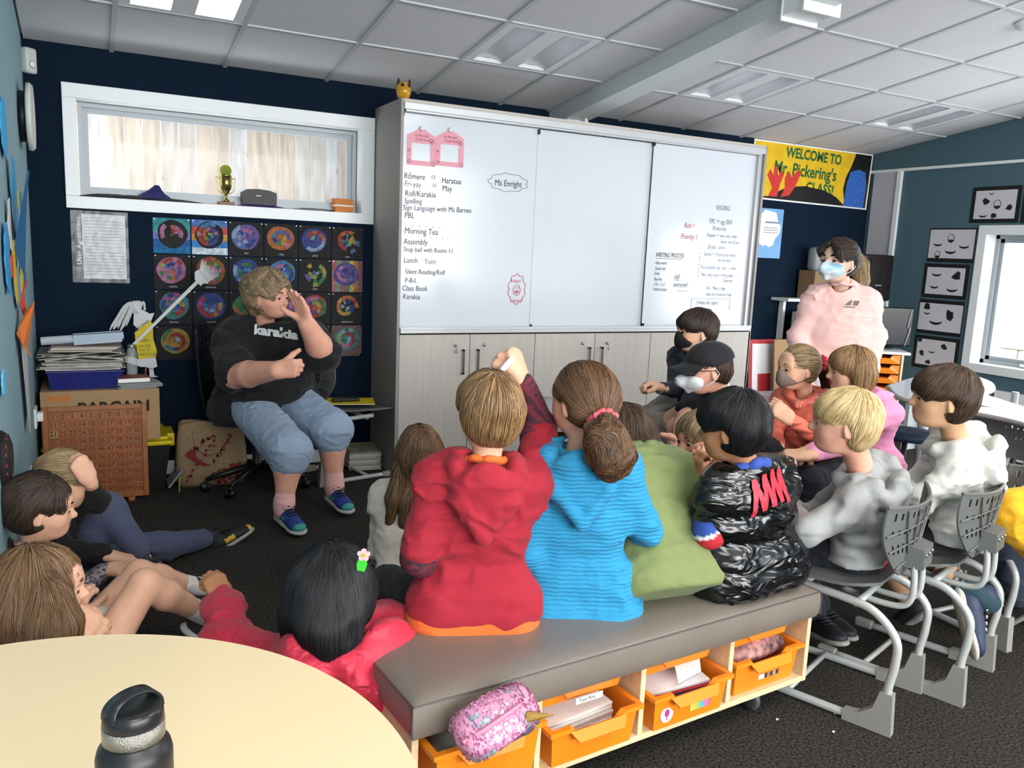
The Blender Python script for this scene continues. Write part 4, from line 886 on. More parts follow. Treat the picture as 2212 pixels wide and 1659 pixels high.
# paper figure sweeping with a long broom
fg = thing('paper_broom_figure', 'cut-out white paper figure in a yellow shirt raising a long paper broom', 'paper figure', (-1.40, .25, .64))
cardw = mat('white_card_cutout', 'b9bbbb', .8); fy = .0
def cut(pts, y, m, nm, par=fg, th=.003): bb = MB(); bb.prism([(x, z) for x, z in pts], -th/2, th/2, frame((0, y, 0), (1,0,0), (0,0,1))); return bb.obj(nm, m, par)
cut([(-.055,.30),(-.05,.37),(-.01,.385),(.03,.36),(.055,.365),(.045,.34),(.035,.315),(.03,.30),(-.02,.26)], 0, cardw, 'head')
ys = cut([(-.05,.255),(.03,.325),(.045,.30),(.045,.22),(.062,.15),(.055,.115),(-.035,.105),(-.045,.18)], -.004, mat('yellow_shirt_card', 'b5a421', .8, var=.15, vscale=30), 'shirt')
b = MB()
for s, x, z, sz, tl in (('JUST MAKE', -.04, .262, .022, 38), ('some', -.03, .225, .018, 0), ('HAPPY', -.03, .20, .022, 0), ('and SUE', -.03, .172, .022, 0), ('WHAT IT', -.03, .15, .016, 0), ('TAKES YOU', -.036, .122, .024, 0)): put(b, txt(s, sz, 0, .8), frame((x,-.0062,z), (math.cos(R(tl)),0,math.sin(R(tl))), (-math.sin(R(tl)),0,math.cos(R(tl)))))
b.obj('shirt_writing', black, ys, kind='stuff')
cut([(-.035,.108),(.055,.112),(.062,.06),(.03,.045),(-.03,.075)], -.001, cardw, 'trousers'); cut([(.02,.05),(.04,.05),(.045,.01),(.065,.0),(.02,.0)], -.001, cardw, 'leg')
b = MB()
for k in range(24):
    a = R(60+k*5.6); l = .085+.03*math.sin(k*2.1)
    p0 = Vector((-.025, -.003-.0004*k, .365)); p1 = p0+Vector((l*.55*math.cos(a), 0, .045+.02*math.sin(a))); p2 = p0+Vector((l*.95*math.cos(a)-.012, 0, .02-.06*(k/24)))
    dn = Vector((-.02-.001*k*1.2, 0, -.09+random.uniform(-.01,.02))) if k > 9 else Vector((.0,0,0))
    b.tube(bez([p0, p1, p2, p2+dn*.8], 4), [.005]*12+[.001], 5) if True else None
b.obj('paper_hair', cardw, fg, kind='stuff')
b = MB(); A0, A1 = Vector((-.06,-.012,.185)), Vector((.29,-.012,.55)); dd = (A1-A0).normalized(); nn = Vector((-dd.z,0,dd.x))
b.add([A0+nn*.008, A0-nn*.008, A1-nn*.010, A1+nn*.010]+[p+Vector((0,.003,0)) for p in (A0+nn*.008, A0-nn*.008, A1-nn*.010, A1+nn*.010)], [(0,1,2,3),(7,6,5,4),(0,4,5,1),(1,5,6,2),(2,6,7,3),(3,7,4,0)]); b.obj('broom_handle', cardw, fg)
cut([(.27,.555),(.30,.52),(.315,.535),(.34,.535),(.35,.56),(.32,.60),(.295,.615),(.27,.60)], -.014, cardw, 'broom_head')
b = MB()
for k in range(12):
    u = k/11; s0 = Vector((.298+.045*u, -.015-.0005*k, .605-.055*u)); a = R(78-45*u); b.tube([s0, s0+Vector((math.cos(a),0,math.sin(a)))*random.uniform(.055,.075)], [.005,.0025], 5)
b.obj('broom_bristles', cardw, fg, kind='stuff')
cut([(-.16,.115),(-.13,.135),(-.05,.11),(.03,.075),(.05,.085),(.045,.065),(-.02,.06),(-.10,.09)], -.008, cardw, 'long_leg')
MB().tube([(0,.006,-.0),(0.01,.006,.3)], .004, 6).obj('stick', wd, fg)
jar = thing('glass_jar', 'small glass jar behind the paper figure on the cardboard box', 'jar', (-1.47, .22, .66))
b = MB(); b.smooth = True; b.lathe([(0,0),(.026,0),(.028,.01),(.028,.12),(.02,.15),(.018,.155)], 24); b.obj('glass_body', mat('jar_glass', 'cfd8d8', .05, alpha=.25), jar); b = MB(); b.smooth = True; b.lathe([(.02,.155),(.021,.157),(.021,.172),(0,.174)], 24); b.obj('lid', chrome, jar)
# tote bag
jute = mat('jute_fabric', '9a8262', .9, bump=.5, bscale=500, var=.12, vscale=60)
bag = thing('tote_bag', 'jute tote bag printed with red birds and blossom branches', 'bag', (-1.06, .22, 0))
b = MB(); b.smooth = True; n = 24; vs = []; prof_ = [(0,.185,.075),(.03,.20,.09),(.12,.205,.088),(.22,.20,.08),(.31,.19,.065),(.37,.18,.045)]
for (z, rx, ry) in prof_:
    for k in range(n):
        a = 2*math.pi*k/n; c, s = math.cos(a), math.sin(a); q = (abs(c)**4+abs(s)**4)**-.25
        vs.append((rx*c*q*.97+.004*math.sin(5*a+z*20), ry*s*q*.95, z+(.012*math.sin(3*a+1) if z > .3 else 0)))
b.add(vs, [(i*n+k, i*n+(k+1)%n, (i+1)*n+(k+1)%n, (i+1)*n+k) for i in range(len(prof_)-1) for k in range(n)]+[tuple(range(n))[::-1]]); b.obj('bag_body', jute, bag)
b = MB(); b.smooth = True; pts = bez([(-.10,-.068,.335),(-.088,-.083,.26),(-.04,-.096,.205),(.03,-.096,.215),(.075,-.085,.27),(.095,-.07,.33)], 6)
vs = []
for i, p in enumerate(pts):
    t_ = (pts[min(i+1,len(pts)-1)]-pts[max(i-1,0)]).normalized(); s_ = t_.cross(Vector((0,-1,0))).normalized()*.012
    vs += [p+s_, p-s_, p-s_+Vector((0,.004,0)), p+s_+Vector((0,.004,0))]
b.add(vs, [(4*i+j, 4*i+(j+1)%4, 4*(i+1)+(j+1)%4, 4*(i+1)+j) for i in range(len(pts)-1) for j in range(4)]); b.obj('handle', jute, bag)
bd_ = mat('red_bird_print', '7d2429', .85); b = MB(); rs = random.Random(9)
def leafp(x, z, s, a):
    yb = -.101 if z < .25 else -.090
    b.prism([(0,0),(s*.4,s*.28),(s,0),(s*.4,-s*.28)], 0, .001, frame((x, yb, z), (math.cos(a),0,math.sin(a)), (-math.sin(a),0,math.cos(a))))
for (x0_, z0_, x1_, z1_) in ((-.15,.05,.02,.30),(-.02,.06,.15,.14),(.0,.15,.10,.31),(-.14,.20,-.02,.30),(.02,.02,.14,.06)):
    for k in range(13):
        f = k/12; x = x0_+(x1_-x0_)*f+rs.uniform(-.012,.012); z = z0_+(z1_-z0_)*f+rs.uniform(-.012,.012)
        for q in range(3): leafp(x, z, rs.uniform(.012,.021), rs.uniform(0,6.28))
    b.tube([(x0_, -.101, z0_), ((x0_+x1_)/2+.01, -.1, (z0_+z1_)/2), (x1_, -.101 if z1_ < .25 else -.090, z1_)], .0012, 4)
for (cx, cz2, fl, a) in ((-.12,.20,1,-50),(.11,.10,-1,55)):
    body = [(-.03,.0),(-.022,.022),(-.005,.03),(.012,.024),(.02,.012),(.03,.01),(.022,.002),(.03,-.02),(.075,-.055),(.11,-.065),(.07,-.07),(.02,-.045),(-.01,-.02)]
    b.prism([(x*fl, z) for x, z in (body if fl > 0 else body[::-1])], 0, .0012, frame((cx,-.102,cz2), (1,0,0), (0,0,1)))
b.obj('bird_print', bd_, bag, kind='stuff')
# office chair
oc = thing('office_chair', 'black office chair with slotted back and five castors under the seated woman', 'chair', (-.82, .10, 0))
bp_ = mat('black_office_plastic', '0e0f11', .4); of = mat('black_office_fabric', '0c0d0f', .85)
for k, a in enumerate((-128, -168, 40, -35, 100)):
    a = R(a); c, s = math.cos(a), math.sin(a)
    b = MB(); b.smooth = True; b.tube([(0,0,.115),(.12*c,.12*s,.105),(.30*c,.30*s,.07)], [.024,.02,.013], 10); lg = b.obj('base_arm', bp_, oc)
    b = MB(); b.smooth = True
    for off in (-.014, .014): b.lathe([(0,-.009),(.024,-.009),(.027,-.004),(.027,.004),(.024,.009),(0,.009)], 18, frame((.305*c-off*s, .305*s+off*c, .028), (c,s,0), (0,0,1)))
    b.tube([(.30*c,.30*s,.03),(.30*c,.30*s,.07)], .009, 8); b.obj('castor', bp_, lg)
b = MB(); b.smooth = True; b.lathe([(.03,.09),(.032,.14),(.026,.15),(.026,.28),(.018,.285),(.018,.40),(.0,.40)], 20); b.obj('gas_column', bp_, oc)
b = MB(); b.rbox((-.24,-.22,.40), (.24,.25,.47), .03, seg=4); b.obj('seat', of, oc)
b = MB(); b.smooth = True; n, m = 18, 12; vs = []
bax = Vector((-.86, .5, 0)).normalized(); bay = Vector((.5, .86, 0))
for l in (0, 1):
    for i in range(n+1):
        for j in range(m+1):
            u = -1+2*i/n; v_ = j/m; w_ = .22*(1-.25*v_**3); p = bax*(.27-.05*u*u+.05*v_+.012*l)+bay*(u*w_); vs.append((p.x, p.y, .52+.42*v_-.05*abs(u)**3*(v_ > .9)))
Nn = (n+1)*(m+1); fs = [(i*(m+1)+j, (i+1)*(m+1)+j, (i+1)*(m+1)+j+1, i*(m+1)+j+1) for i in range(n) for j in range(m) if not (j in (7, 9) and i % 2 == 0 and 0 < i < n-1)]
b.add(vs, fs+[tuple(Nn+k for k in f)[::-1] for f in fs]); bd = [i*(m+1) for i in range(n+1)] + [n*(m+1)+j for j in range(1, m+1)] + [i*(m+1)+m for i in range(n-1, -1, -1)] + [j for j in range(m-1, 0, -1)]
b.add([vs[k] for k in bd]+[vs[Nn+k] for k in bd], [(k, len(bd)+k, len(bd)+(k+1)%len(bd), (k+1)%len(bd)) for k in range(len(bd))]); b.obj('backrest', bp_, oc)
b = MB(); b.tube([(0,0,.38),tuple(bax*.22+Vector((0,0,.38))),tuple(bax*.31+Vector((0,0,.45))),tuple(bax*.30+Vector((0,0,.62)))], .018, 8); b.obj('back_bar', bp_, oc)
# books stacked under the side chair
bs = thing('magazine_stack', 'tall stack of magazines on the floor against the cabinet side', 'magazines', (-.11, .33, 0), (0,0,R(-6)))
for k in range(9): MB().rbox((-.105+random.uniform(-.004,.004),-.14,k*.013),(.10+random.uniform(-.004,.004),.14,k*.013+.0115),.001).obj('magazine', mat('magazine_%d' % (k % 3), ('b9b6b2','cfccc8','a5a29e')[k % 3], .7), bs)
MB().box((-.10,-.135,.1175),(.095,.135,.119)).obj('cover', mat('map_cover', '5a6f7f', .5, var=.5, vscale=22, col2='b4ab70'), bs)
# folded items by the bag
o = MB().rbox((-.05,-.004,0),(.05,.004,.075),.002).obj('small_white_box', paper, None, (-.71,.42,.0)); o['label'] = 'small white carton standing by the skirting behind the office chair'; o['category'] = 'box'
o.scale = (1, 6, 1)
o = MB().rbox((-.06,-.08,0),(.06,.08,.012),.003).obj('plastic_wallet', mat('clear_grey_plastic', '8b9196', .3), None, (-1.27,.20,.0)); o['label'] = 'grey plastic wallet leaning on the floor left of the jute bag'; o['category'] = 'wallet'; o.rotation_euler = (0, R(-52), 0); o.location = (-1.262,.2,.06)
o = MB().tube([(0,0,0),(.005,.0,.09)], .004, 6).obj('pencil', mat('yellow_pencil', 'a89b2a', .6), None, (-1.255,.06,.004)); o['label'] = 'yellow pencil standing on the carpet beside the tub'; o['category'] = 'pencil'
# ------------------------------------------------------------------ window sill items
zs_ = 1.632
tr = thing('trophy', 'brass trophy cup with a tennis ball on the window sill', 'trophy', (-.905, .575, zs_))
brass = mat('polished_brass', '9a8a4a', .2, .95)
MB().rbox((-.045,-.04,0),(.045,.04,.022),.003).obj('base', mat('mahogany', '6b3a22', .4), tr)
b = MB(); b.smooth = True; b.lathe([(.018,.022),(.02,.03),(.007,.045),(.006,.06),(.012,.07),(.03,.10),(.036,.135),(.034,.175),(.038,.18),(.035,.182),(.03,.14)], 32); b.obj('cup', brass, tr)
for s in (-1, 1): b = MB(); b.smooth = True; b.tube(bez([(s*.035,0,.16),(s*.056,0,.165),(s*.05,0,.13),(s*.045,0,.09),(s*.018,0,.07)], 5), .0028, 8); b.obj('handle', brass, tr)
o = MB(); o.smooth = True; o.lathe([(0,-.034)]+[(.034*math.sin(a*.2618), -.034*math.cos(a*.2618)) for a in range(1,12)]+[(0,.034)], 28); o = o.obj('tennis_ball', mat('felt_green', '7f8a2e', .95, bump=.5, bscale=300), None, (-.905,.575,zs_+.208)); o['label'] = 'worn green tennis ball sitting in the trophy cup'; o['category'] = 'ball'
def heap(name, label, cat, cx, cy, z, rx, ry, h, m, peak=(0,0), seed=1, flatp=1.5):
    b = MB(); b.smooth = True; n = 22; k_ = 10; rs = random.Random(seed); ph = [rs.uniform(0, 6) for _ in range(4)]; vs = [(peak[0]*rx, peak[1]*ry, h)]
    for i in range(1, k_+1):
        f = i/k_
        for j in range(n):
            a = 2*math.pi*j/n; rr = f*(1+.12*math.sin(3*a+ph[0])+.08*math.sin(5*a+ph[1])); zz = h*max(0, 1-f**flatp)*(1+.18*math.sin(4*a+ph[2]+6*f))
            vs.append((rx*(rr*math.cos(a)+peak[0]*(1-f)), ry*(rr*math.sin(a)+peak[1]*(1-f)), max(0, zz)))
    fs = [(0, 1+j, 1+(j+1)%n) for j in range(n)]+[(1+(i-1)*n+j, 1+i*n+j, 1+i*n+(j+1)%n, 1+(i-1)*n+(j+1)%n) for i in range(1, k_) for j in range(n)]
    b.add(vs, fs+[tuple(1+(k_-1)*n+j for j in range(n))[::-1]]); o = b.obj(name, m, None, (cx, cy, z)); o['label'] = label; o['category'] = cat; return o
heap('folded_cloth', 'peaked royal blue cloth on the left of the window sill', 'cloth', -1.32, .565, zs_+.014, .10, .045, .078, mat('blue_cloth', '191c52', .85), (.3,0), 3, .9)
heap('black_cloth', 'black cloth spread along the left half of the window sill', 'cloth', -1.35, .56, zs_, .33, .055, .022, mat('black_cloth', '121214', .9), (-.4,0), 5, 3)
heap('purple_cloth', 'purple cloth hanging over the window sill edge beside the trophy', 'cloth', -.72, .545, zs_, .155, .05, .016, mat('purple_cloth', '3d1f5c', .85), (0,0), 7, 3)
heap('dark_folder_pile', 'dark glossy folders on the right of the window sill', 'folders', -.36, .565, zs_, .17, .05, .014, mat('dark_gloss_plastic', '14151c', .25), (0,0), 8, 4)
gl = thing('black_speaker_case', 'black domed speaker case on the window sill right of the trophy', 'speaker', (-.715, .575, zs_+.016))
b = MB(); b.prism([(-.10,0),(.105,0),(.105,.075),(.07,.088),(.0,.095),(-.07,.09),(-.10,.07)], -.04, .04, frame((0,0,0), (1,0,0), (0,0,1))); b.obj('shell', mat('dark_grey_plastic', '26282b', .5), gl)
MB().rbox((-.02,-.043,.05),(.01,-.04,.057),.001).obj('badge', steel, gl)
ob = thing('orange_booklet_stack', 'stack of orange booklets at the right end of the window sill', 'booklets', (-.185, .57, zs_))
for k in range(9):
    m_ = mat('orange_cover', 'c9741d', .5) if k != 4 else paper
    MB().rbox((-.06+random.uniform(-.003,.003),-.04,k*.0098),(.06,.045,k*.0098+.0088),.0008).obj('booklet', m_, ob)
# ------------------------------------------------------------------ left wall: sensor, clock, paper garlands
sn = thing('motion_sensor', 'white motion sensor in the corner below the ceiling', 'sensor', (XL+.03, YB-.03, 2.315), (0, 0, R(45)))
b = MB(); b.rbox((-.035,-.028,-.065),(.035,.02,.065),.014,seg=4); b.obj('housing', mat('ivory_plastic', 'c3c6c0', .5), sn); b = MB(); b.smooth = True; b.lathe([(0,.008),(.014,.006),(.02,0)], 16, frame((0,-.03,-.02), (1,0,0), (0,0,1))); b.obj('lens', white, sn)
ck = thing('wall_clock', 'round wall clock with a pale rim seen edge-on on the blue wall', 'clock', (XL+.001, -.0, 1.975))
Mc = frame((0,0,0), (0,1,0), (0,0,1))
b = MB(); b.smooth = True; b.lathe([(0,0),(.12,0),(.12,.035)], 40, Mc); b.obj('casing', black, ck)
b = MB(); b.smooth = True; b.lathe([(.12,.03),(.158,.035),(.16,.05),(.148,.062),(.142,.055)], 48, Mc); b.obj('rim', mat('ivory_plastic', 'c3c6c0', .5), ck)
b = MB(); b.lathe([(0,.05),(.145,.05)], 48, Mc); b.obj('dial', paper, ck); b = MB(); b.box((.052,-.003,0),(.054,.003,.09)); b.box((.052,0,-.003),(.054,.06,.003)); b.obj('hand', black, ck)
def wallpiece(name, label, cat, pts, col, th=.012, curl=.0, grp='paper shapes on the blue wall'):
    # outline given as (y, z); curled off the wall
    b = MB(); c0 = Vector((0, sum(p[0] for p in pts)/len(pts), sum(p[1] for p in pts)/len(pts)))
    n = len(pts); vs = []
    for l in (0, 1):
        for i, (y, z) in enumerate(pts): vs.append((.003+l*.0015+curl*((z-c0.z)*3)**2+.004*(i % 2), y-c0.y, z-c0.z))
    b.add(vs, [tuple(range(n))[::-1], tuple(range(n, 2*n))]+[(i,(i+1)%n,n+(i+1)%n,n+i) for i in range(n)])
    o = b.obj(name, mat('card_'+col, col, .7), None, (XL+.004, c0.y, c0.z)); o['label'] = label; o['category'] = cat; o['group'] = grp; return o
def disc(y, z, r, ry=None, n=20): return [(y+(ry or r)*math.cos(2*math.pi*k/n), z+r*math.sin(2*math.pi*k/n)) for k in range(n)]
wallpiece('paper_disc', 'big bright blue paper disc high on the left wall, cut by the picture edge', 'paper shape', disc(-1.13, 1.80, .11, .13), '2f9cd0', curl=.02)
wallpiece('paper_disc', 'small pale blue paper disc low on the left wall edge', 'paper shape', disc(-1.72, .95, .045), '58b4dc', curl=.1)
wallpiece('paper_disc', 'blue paper disc at mid height cut by the left picture edge', 'paper shape', disc(-1.30, 1.33, .13, .10), '2f8fc4', curl=.02)
wallpiece('paper_streamer', 'pale blue folded paper streamer over dark blue paper', 'paper shape', [(-1.0,1.72),(-.86,1.70),(-.80,1.55),(-.76,1.40),(-.80,1.36),(-.90,1.45),(-.97,1.60)], '3d8fb8', curl=.05)
wallpiece('paper_streamer', 'dark blue paper streamer hanging below the blue disc', 'paper shape', [(-1.02,1.66),(-.98,1.66),(-.86,1.30),(-.80,1.26),(-.90,1.24),(-1.0,1.36)], '1d5277', curl=.12)
wallpiece('paper_triangle', 'teal green paper triangle beside the text chart', 'paper shape', [(-.83,1.40),(-.66,1.30),(-.72,1.27),(-.84,1.24)], '5aa79c', curl=.2)
wallpiece('paper_triangle', 'blue paper triangle touching the top of the text chart', 'paper shape', [(-.78,1.50),(-.58,1.40),(-.74,1.39)], '2c6f9c', curl=.2)
wallpiece('paper_strip', 'yellow rounded paper strip low on the left wall', 'paper shape', [(-1.09,1.40),(-1.0,1.39),(-.93,1.30),(-.92,1.16),(-.97,1.14),(-1.04,1.22)], 'd5b41c', curl=.02)
wallpiece('paper_blob', 'white paper shape above the yellow strip', 'paper shape', disc(-1.12, 1.45, .10, .06, 12), 'b9bcb8', curl=.05)
wallpiece('paper_blob', 'red paper shape overlapping the yellow strip', 'paper shape', disc(-1.13, 1.30, .05, .06, 9), 'd0472f', curl=.2)
wallpiece('paper_strip', 'coral red pointed paper strip below the yellow strip', 'paper shape', [(-.86,1.22),(-.80,1.23),(-.76,1.12),(-.72,1.02),(-.76,1.03),(-.84,1.13)], 'b5463a', curl=.3)
wallpiece('paper_strip', 'small sky blue paper square under the coral strip', 'paper shape', [(-.98,1.17),(-.86,1.17),(-.83,1.12),(-.94,1.12)], '3f9fcb', curl=.1)
wallpiece('paper_mask', 'orange paper beak mask curling off the left wall', 'paper shape', [(-1.02,1.03),(-.95,1.05),(-.85,1.11),(-.80,1.14),(-.82,1.06),(-.90,.96),(-1.0,.93),(-.98,.98)], 'cb6d2c', curl=.5)
wallpiece('paper_strip', 'white narrow paper strip hanging on the left wall above the socket', 'paper shape', [(-.93,.99),(-.70,1.03),(-.56,.62),(-.76,.57)], 'b4b8b6', curl=.02)
tc_ = thing('text_chart', 'narrow text chart with blue and yellow corners on the left wall', 'chart', (XL+.001, -.55, 1.165))
MB().box((0,0,0),(.003,.32,.44)).obj('sheet', mat('grey_chart_paper', '9aa0a2', .8, var=.2, vscale=30), tc_)
[MB().box(a_, b_).obj('yellow_corner', mat('card_d5b41c', 'd5b41c', .7), tc_) for a_, b_ in (((.003,0,.36),(.005,.15,.44)), ((.003,0,0),(.005,.16,.10)))]; [MB().box(a_, b_).obj('blue_corner', mat('blue_corner_card', '2c6f9c', .7), tc_) for a_, b_ in (((.003,.15,.36),(.005,.32,.44)), ((.003,.16,.0),(.005,.32,.10)))]
for q, (y, z) in enumerate(((-.05, .49), (-.62, .32))):
    s = thing('wall_socket', ('white double socket on the left wall above the number board edge', 'white socket lower on the left wall behind the girls')[q], 'socket', (XL+.001, y, z)); 
    MB().rbox((0,-.06,-.04),(.012,.06,.06),.004).obj('plate', white, s); MB().rbox((.012,-.03,-.01),(.04,.03,.035),.006).obj('plug', white, s)
o = MB(); o.smooth = True
o.lathe([(0,.03),(.05,.028),(.075,.02),(.09,.0)], 24, frame((0,0,0), (0,1,0), (0,0,1))); o = o.obj('black_hat_ball', mat('black_felt', '161214', .8, var=.3, vscale=20), None, (XL+.002,-1.80,.72)); o.name = 'wall_rosette'; o['label'] = 'black round rosette with a red ring on the left picture edge'; o['category'] = 'decoration'
MB().tube([(.015+XL*0, .075*math.cos(a*.4), .075*math.sin(a*.4)) for a in range(16)], .004, 5, closed=True).obj('red_ring', mat('red_felt', '8f2a2a', .8), o)
# ------------------------------------------------------------------ right corner: shelf with screens and boxes, drawers
sh = thing('white_shelf_unit', 'white shelf against the back wall behind the standing woman', 'shelf', (3.55, .28, 0))
MB().rbox((0,0,1.115),(1.08,.2,1.14),.003).obj('shelf_board', white, sh); MB().box((1.02,.0,0),(1.05,.2,1.115)).obj('shelf_leg', white, sh); MB().box((.1,.15,0),(.13,.2,1.115)).obj('shelf_leg', white, sh)
o = MB().rbox((-.34,-.02,0),(.34,.02,.44),.01).obj('flat_screen', mat('black_gloss', '050506', .25), None, (3.95,.30,.60)); o['label'] = 'black flat screen under the white shelf behind the standing woman'; o['category'] = 'screen'
MB().box((-.06,-.06,-.6),(.06,.06,.0)).obj('stand', black, o)
cb2 = thing('small_cardboard_box', 'small brown cardboard box on the shelf by the masked woman', 'box', (3.98,.36,1.14)); MB().rbox((-.16,-.09,0),(.16,.09,.24),.003).obj('carton', mat('kraft_cardboard_dark', '806649', .85), cb2)
b = MB(); b.smooth = True; b.rbox((-.13,-.05,.24),(.02,.05,.44),.03); b.obj('clear_bag', mat('milky_plastic', '8c9094', .4, alpha=.7), cb2)
pr = thing('dark_printer_crate', 'dark brown stacked plastic crate on the shelf right of the woman', 'crate', (4.46,.26,1.14))
MB().rbox((-.20,-.12,0),(.17,.15,.40),.015).obj('crate_body', mat('dark_brown_plastic', '1e1817', .5), pr)
for x in (-.12, .02): MB().rbox((x-.004,-.128,.03),(x+.004,-.12,.38),.002).obj('rib', mat('dark_brown_plastic', '1e1817', .5), pr)
MB().rbox((-.05,-.13,.13),(.03,-.12,.14),.002).obj('handle_mark', steel, pr)
mo = thing('computer_monitor', 'black monitor with a pale cable on the orange drawer unit', 'monitor', (4.37,-.0,.745), (0,0,R(-32)))
b = MB(); b.rbox((-.26,-.02,.03),(.26,.02,.355),.008); b.obj('screen_panel', mat('black_gloss', '050506', .25), mo); MB().rbox((-.1,-.06,0),(.1,.08,.012),.004).box((-.03,-.0,.0),(.03,.03,.1)).obj('stand', black, mo)
b = MB(); b.smooth = True; b.tube([(.235,-.026,.34),(.215,-.028,.19),(.235,-.03,.18),(.205,-.028,.03)], .006, 6); b.obj('cable', mat('pale_cable', 'a9adb3', .4), mo)
dr = thing('drawer_unit', 'white drawer unit with a column of orange trays in the corner', 'drawer unit', (4.30, -.02, 0), (0,0,R(-38)))
MB().rbox((-.19,-.20,.72),(.24,.22,.742),.003).obj('top_panel', white, dr); MB().box((-.19,-.20,0),(-.172,.22,.72)).obj('side_panel', white, dr); MB().box((.172,-.20,0),(.19,.22,.72)).obj('side_panel', ply, dr); MB().box((-.172,.20,0),(.172,.22,.72)).obj('back_panel', ply, dr)
for k in range(8):
    z = .06+k*.083
    b = MB(); b.add([(-.165,-.195,z),(.165,-.195,z),(.165,-.195,z+.07),(.10,-.195,z+.07),(.08,-.205,z+.045),(-.08,-.205,z+.045),(-.10,-.195,z+.07),(-.165,-.195,z+.07)], [tuple(range(8))]); b.box((-.165,-.19,z),(.165,.18,z+.045)); b.box((-.168,-.20,z+.066),(-.10,-.17,z+.072)); b.box((.10,-.20,z+.066),(.168,-.17,z+.072)); b.obj('drawer', orange, dr)
rp_ = thing('red_bordered_board', 'white board with a red border leaning behind the masked children', 'board', (3.24,.30,0), (R(-6),0,0))
MB().rbox((0,-.01,0),(.5,0,.79),.003).obj('board', paper, rp_)
rb_ = mat('red_tape', 'b12a30', .6)
for A_, B_ in (((0,-.013,0),(.035,-.010,.79)), ((.465,-.013,0),(.5,-.010,.79)), ((.035,-.013,.755),(.465,-.010,.79))): MB().box(A_, B_).obj('red_border', rb_, rp_)
MB().rbox((.10,-.014,.28),(.24,-.0105,.50),.001).obj('red_square', rb_, rp_)
o = MB().rbox((0,-.02,0),(.5,0,.80),.003).obj('cardboard_sheet', kraft, None, (3.42,.20,0)); o['label'] = 'brown cardboard sheet leaning in front of the red bordered board'; o['category'] = 'cardboard'; o.rotation_euler = (R(-6),0,0)
tk = thing('clear_plastic_tub', 'clear plastic tub of coloured bits on the floor by the coral hoodie', 'tub', (2.93,-.25,.17))
MB().rbox((-.15,-.12,.10),(.15,.12,.28),.01).obj('tub_body', mat('clear_tub', 'c8ccd8', .1, alpha=.35), tk); MB().rbox((-.12,-.09,.12),(.03,.09,.20),.02).obj('purple_item', mat('violet_plastic', '8a4fa8', .5), tk); MB().rbox((.04,-.1,.12),(.13,.0,.23),.01).obj('yellow_item', yel, tk)
MB().rbox((-.16,-.13,-.17),(.16,.13,.10),.01).obj('pink_drawer', mat('magenta_plastic', 'c74fc0', .4), tk)
# brown low bench under the far children
def ottoman(label, loc, rz, L_, D_, H_=.30):
    t = thing('low_bench', label, 'bench', loc, (0,0,R(rz))); MB().rbox((-L_/2,-D_/2,.03),(L_/2,D_/2,H_),.02,seg=3).obj('box_body', mat('tan_vinyl', '8a6a48', .5, bump=.1), t)
    for sx in (-1,1):
        for sy in (-1,1): MB().box((sx*(L_/2-.05)-.02, sy*(D_/2-.05)-.02, 0),(sx*(L_/2-.05)+.02, sy*(D_/2-.05)+.02, .03)).obj('foot', black, t)
ottoman('tan low bench under the boys in dark clothes near the cabinet', (.98,-1.55,0), 118, .9, .36, .26)
ottoman('tan low bench under the girls in coral and pink', (1.42,-2.02,0), -18, .8, .36, .30)
# paper scraps on the carpet
for k, (p) in enumerate(((0.412, -3.097, 0.000), (0.323, -3.169, 0.000), (0.210, -3.046, 0.000))):
    o = MB().add([(0,0,0),(.012,.002,.002),(.010,.009,.001),(.002,.007,.003)], [(0,1,2,3)]).obj('paper_scrap', paper, None, (p[0], p[1], .002)); o['label'] = ('white paper scrap on the carpet right of the bench castor, beside the chair boot', 'paper scrap lowest in the picture on the bare carpet', 'smallest paper scrap on the carpet right under the bench end')[k]; o['category'] = 'paper scrap'; o['group'] = 'paper scraps on the carpet'

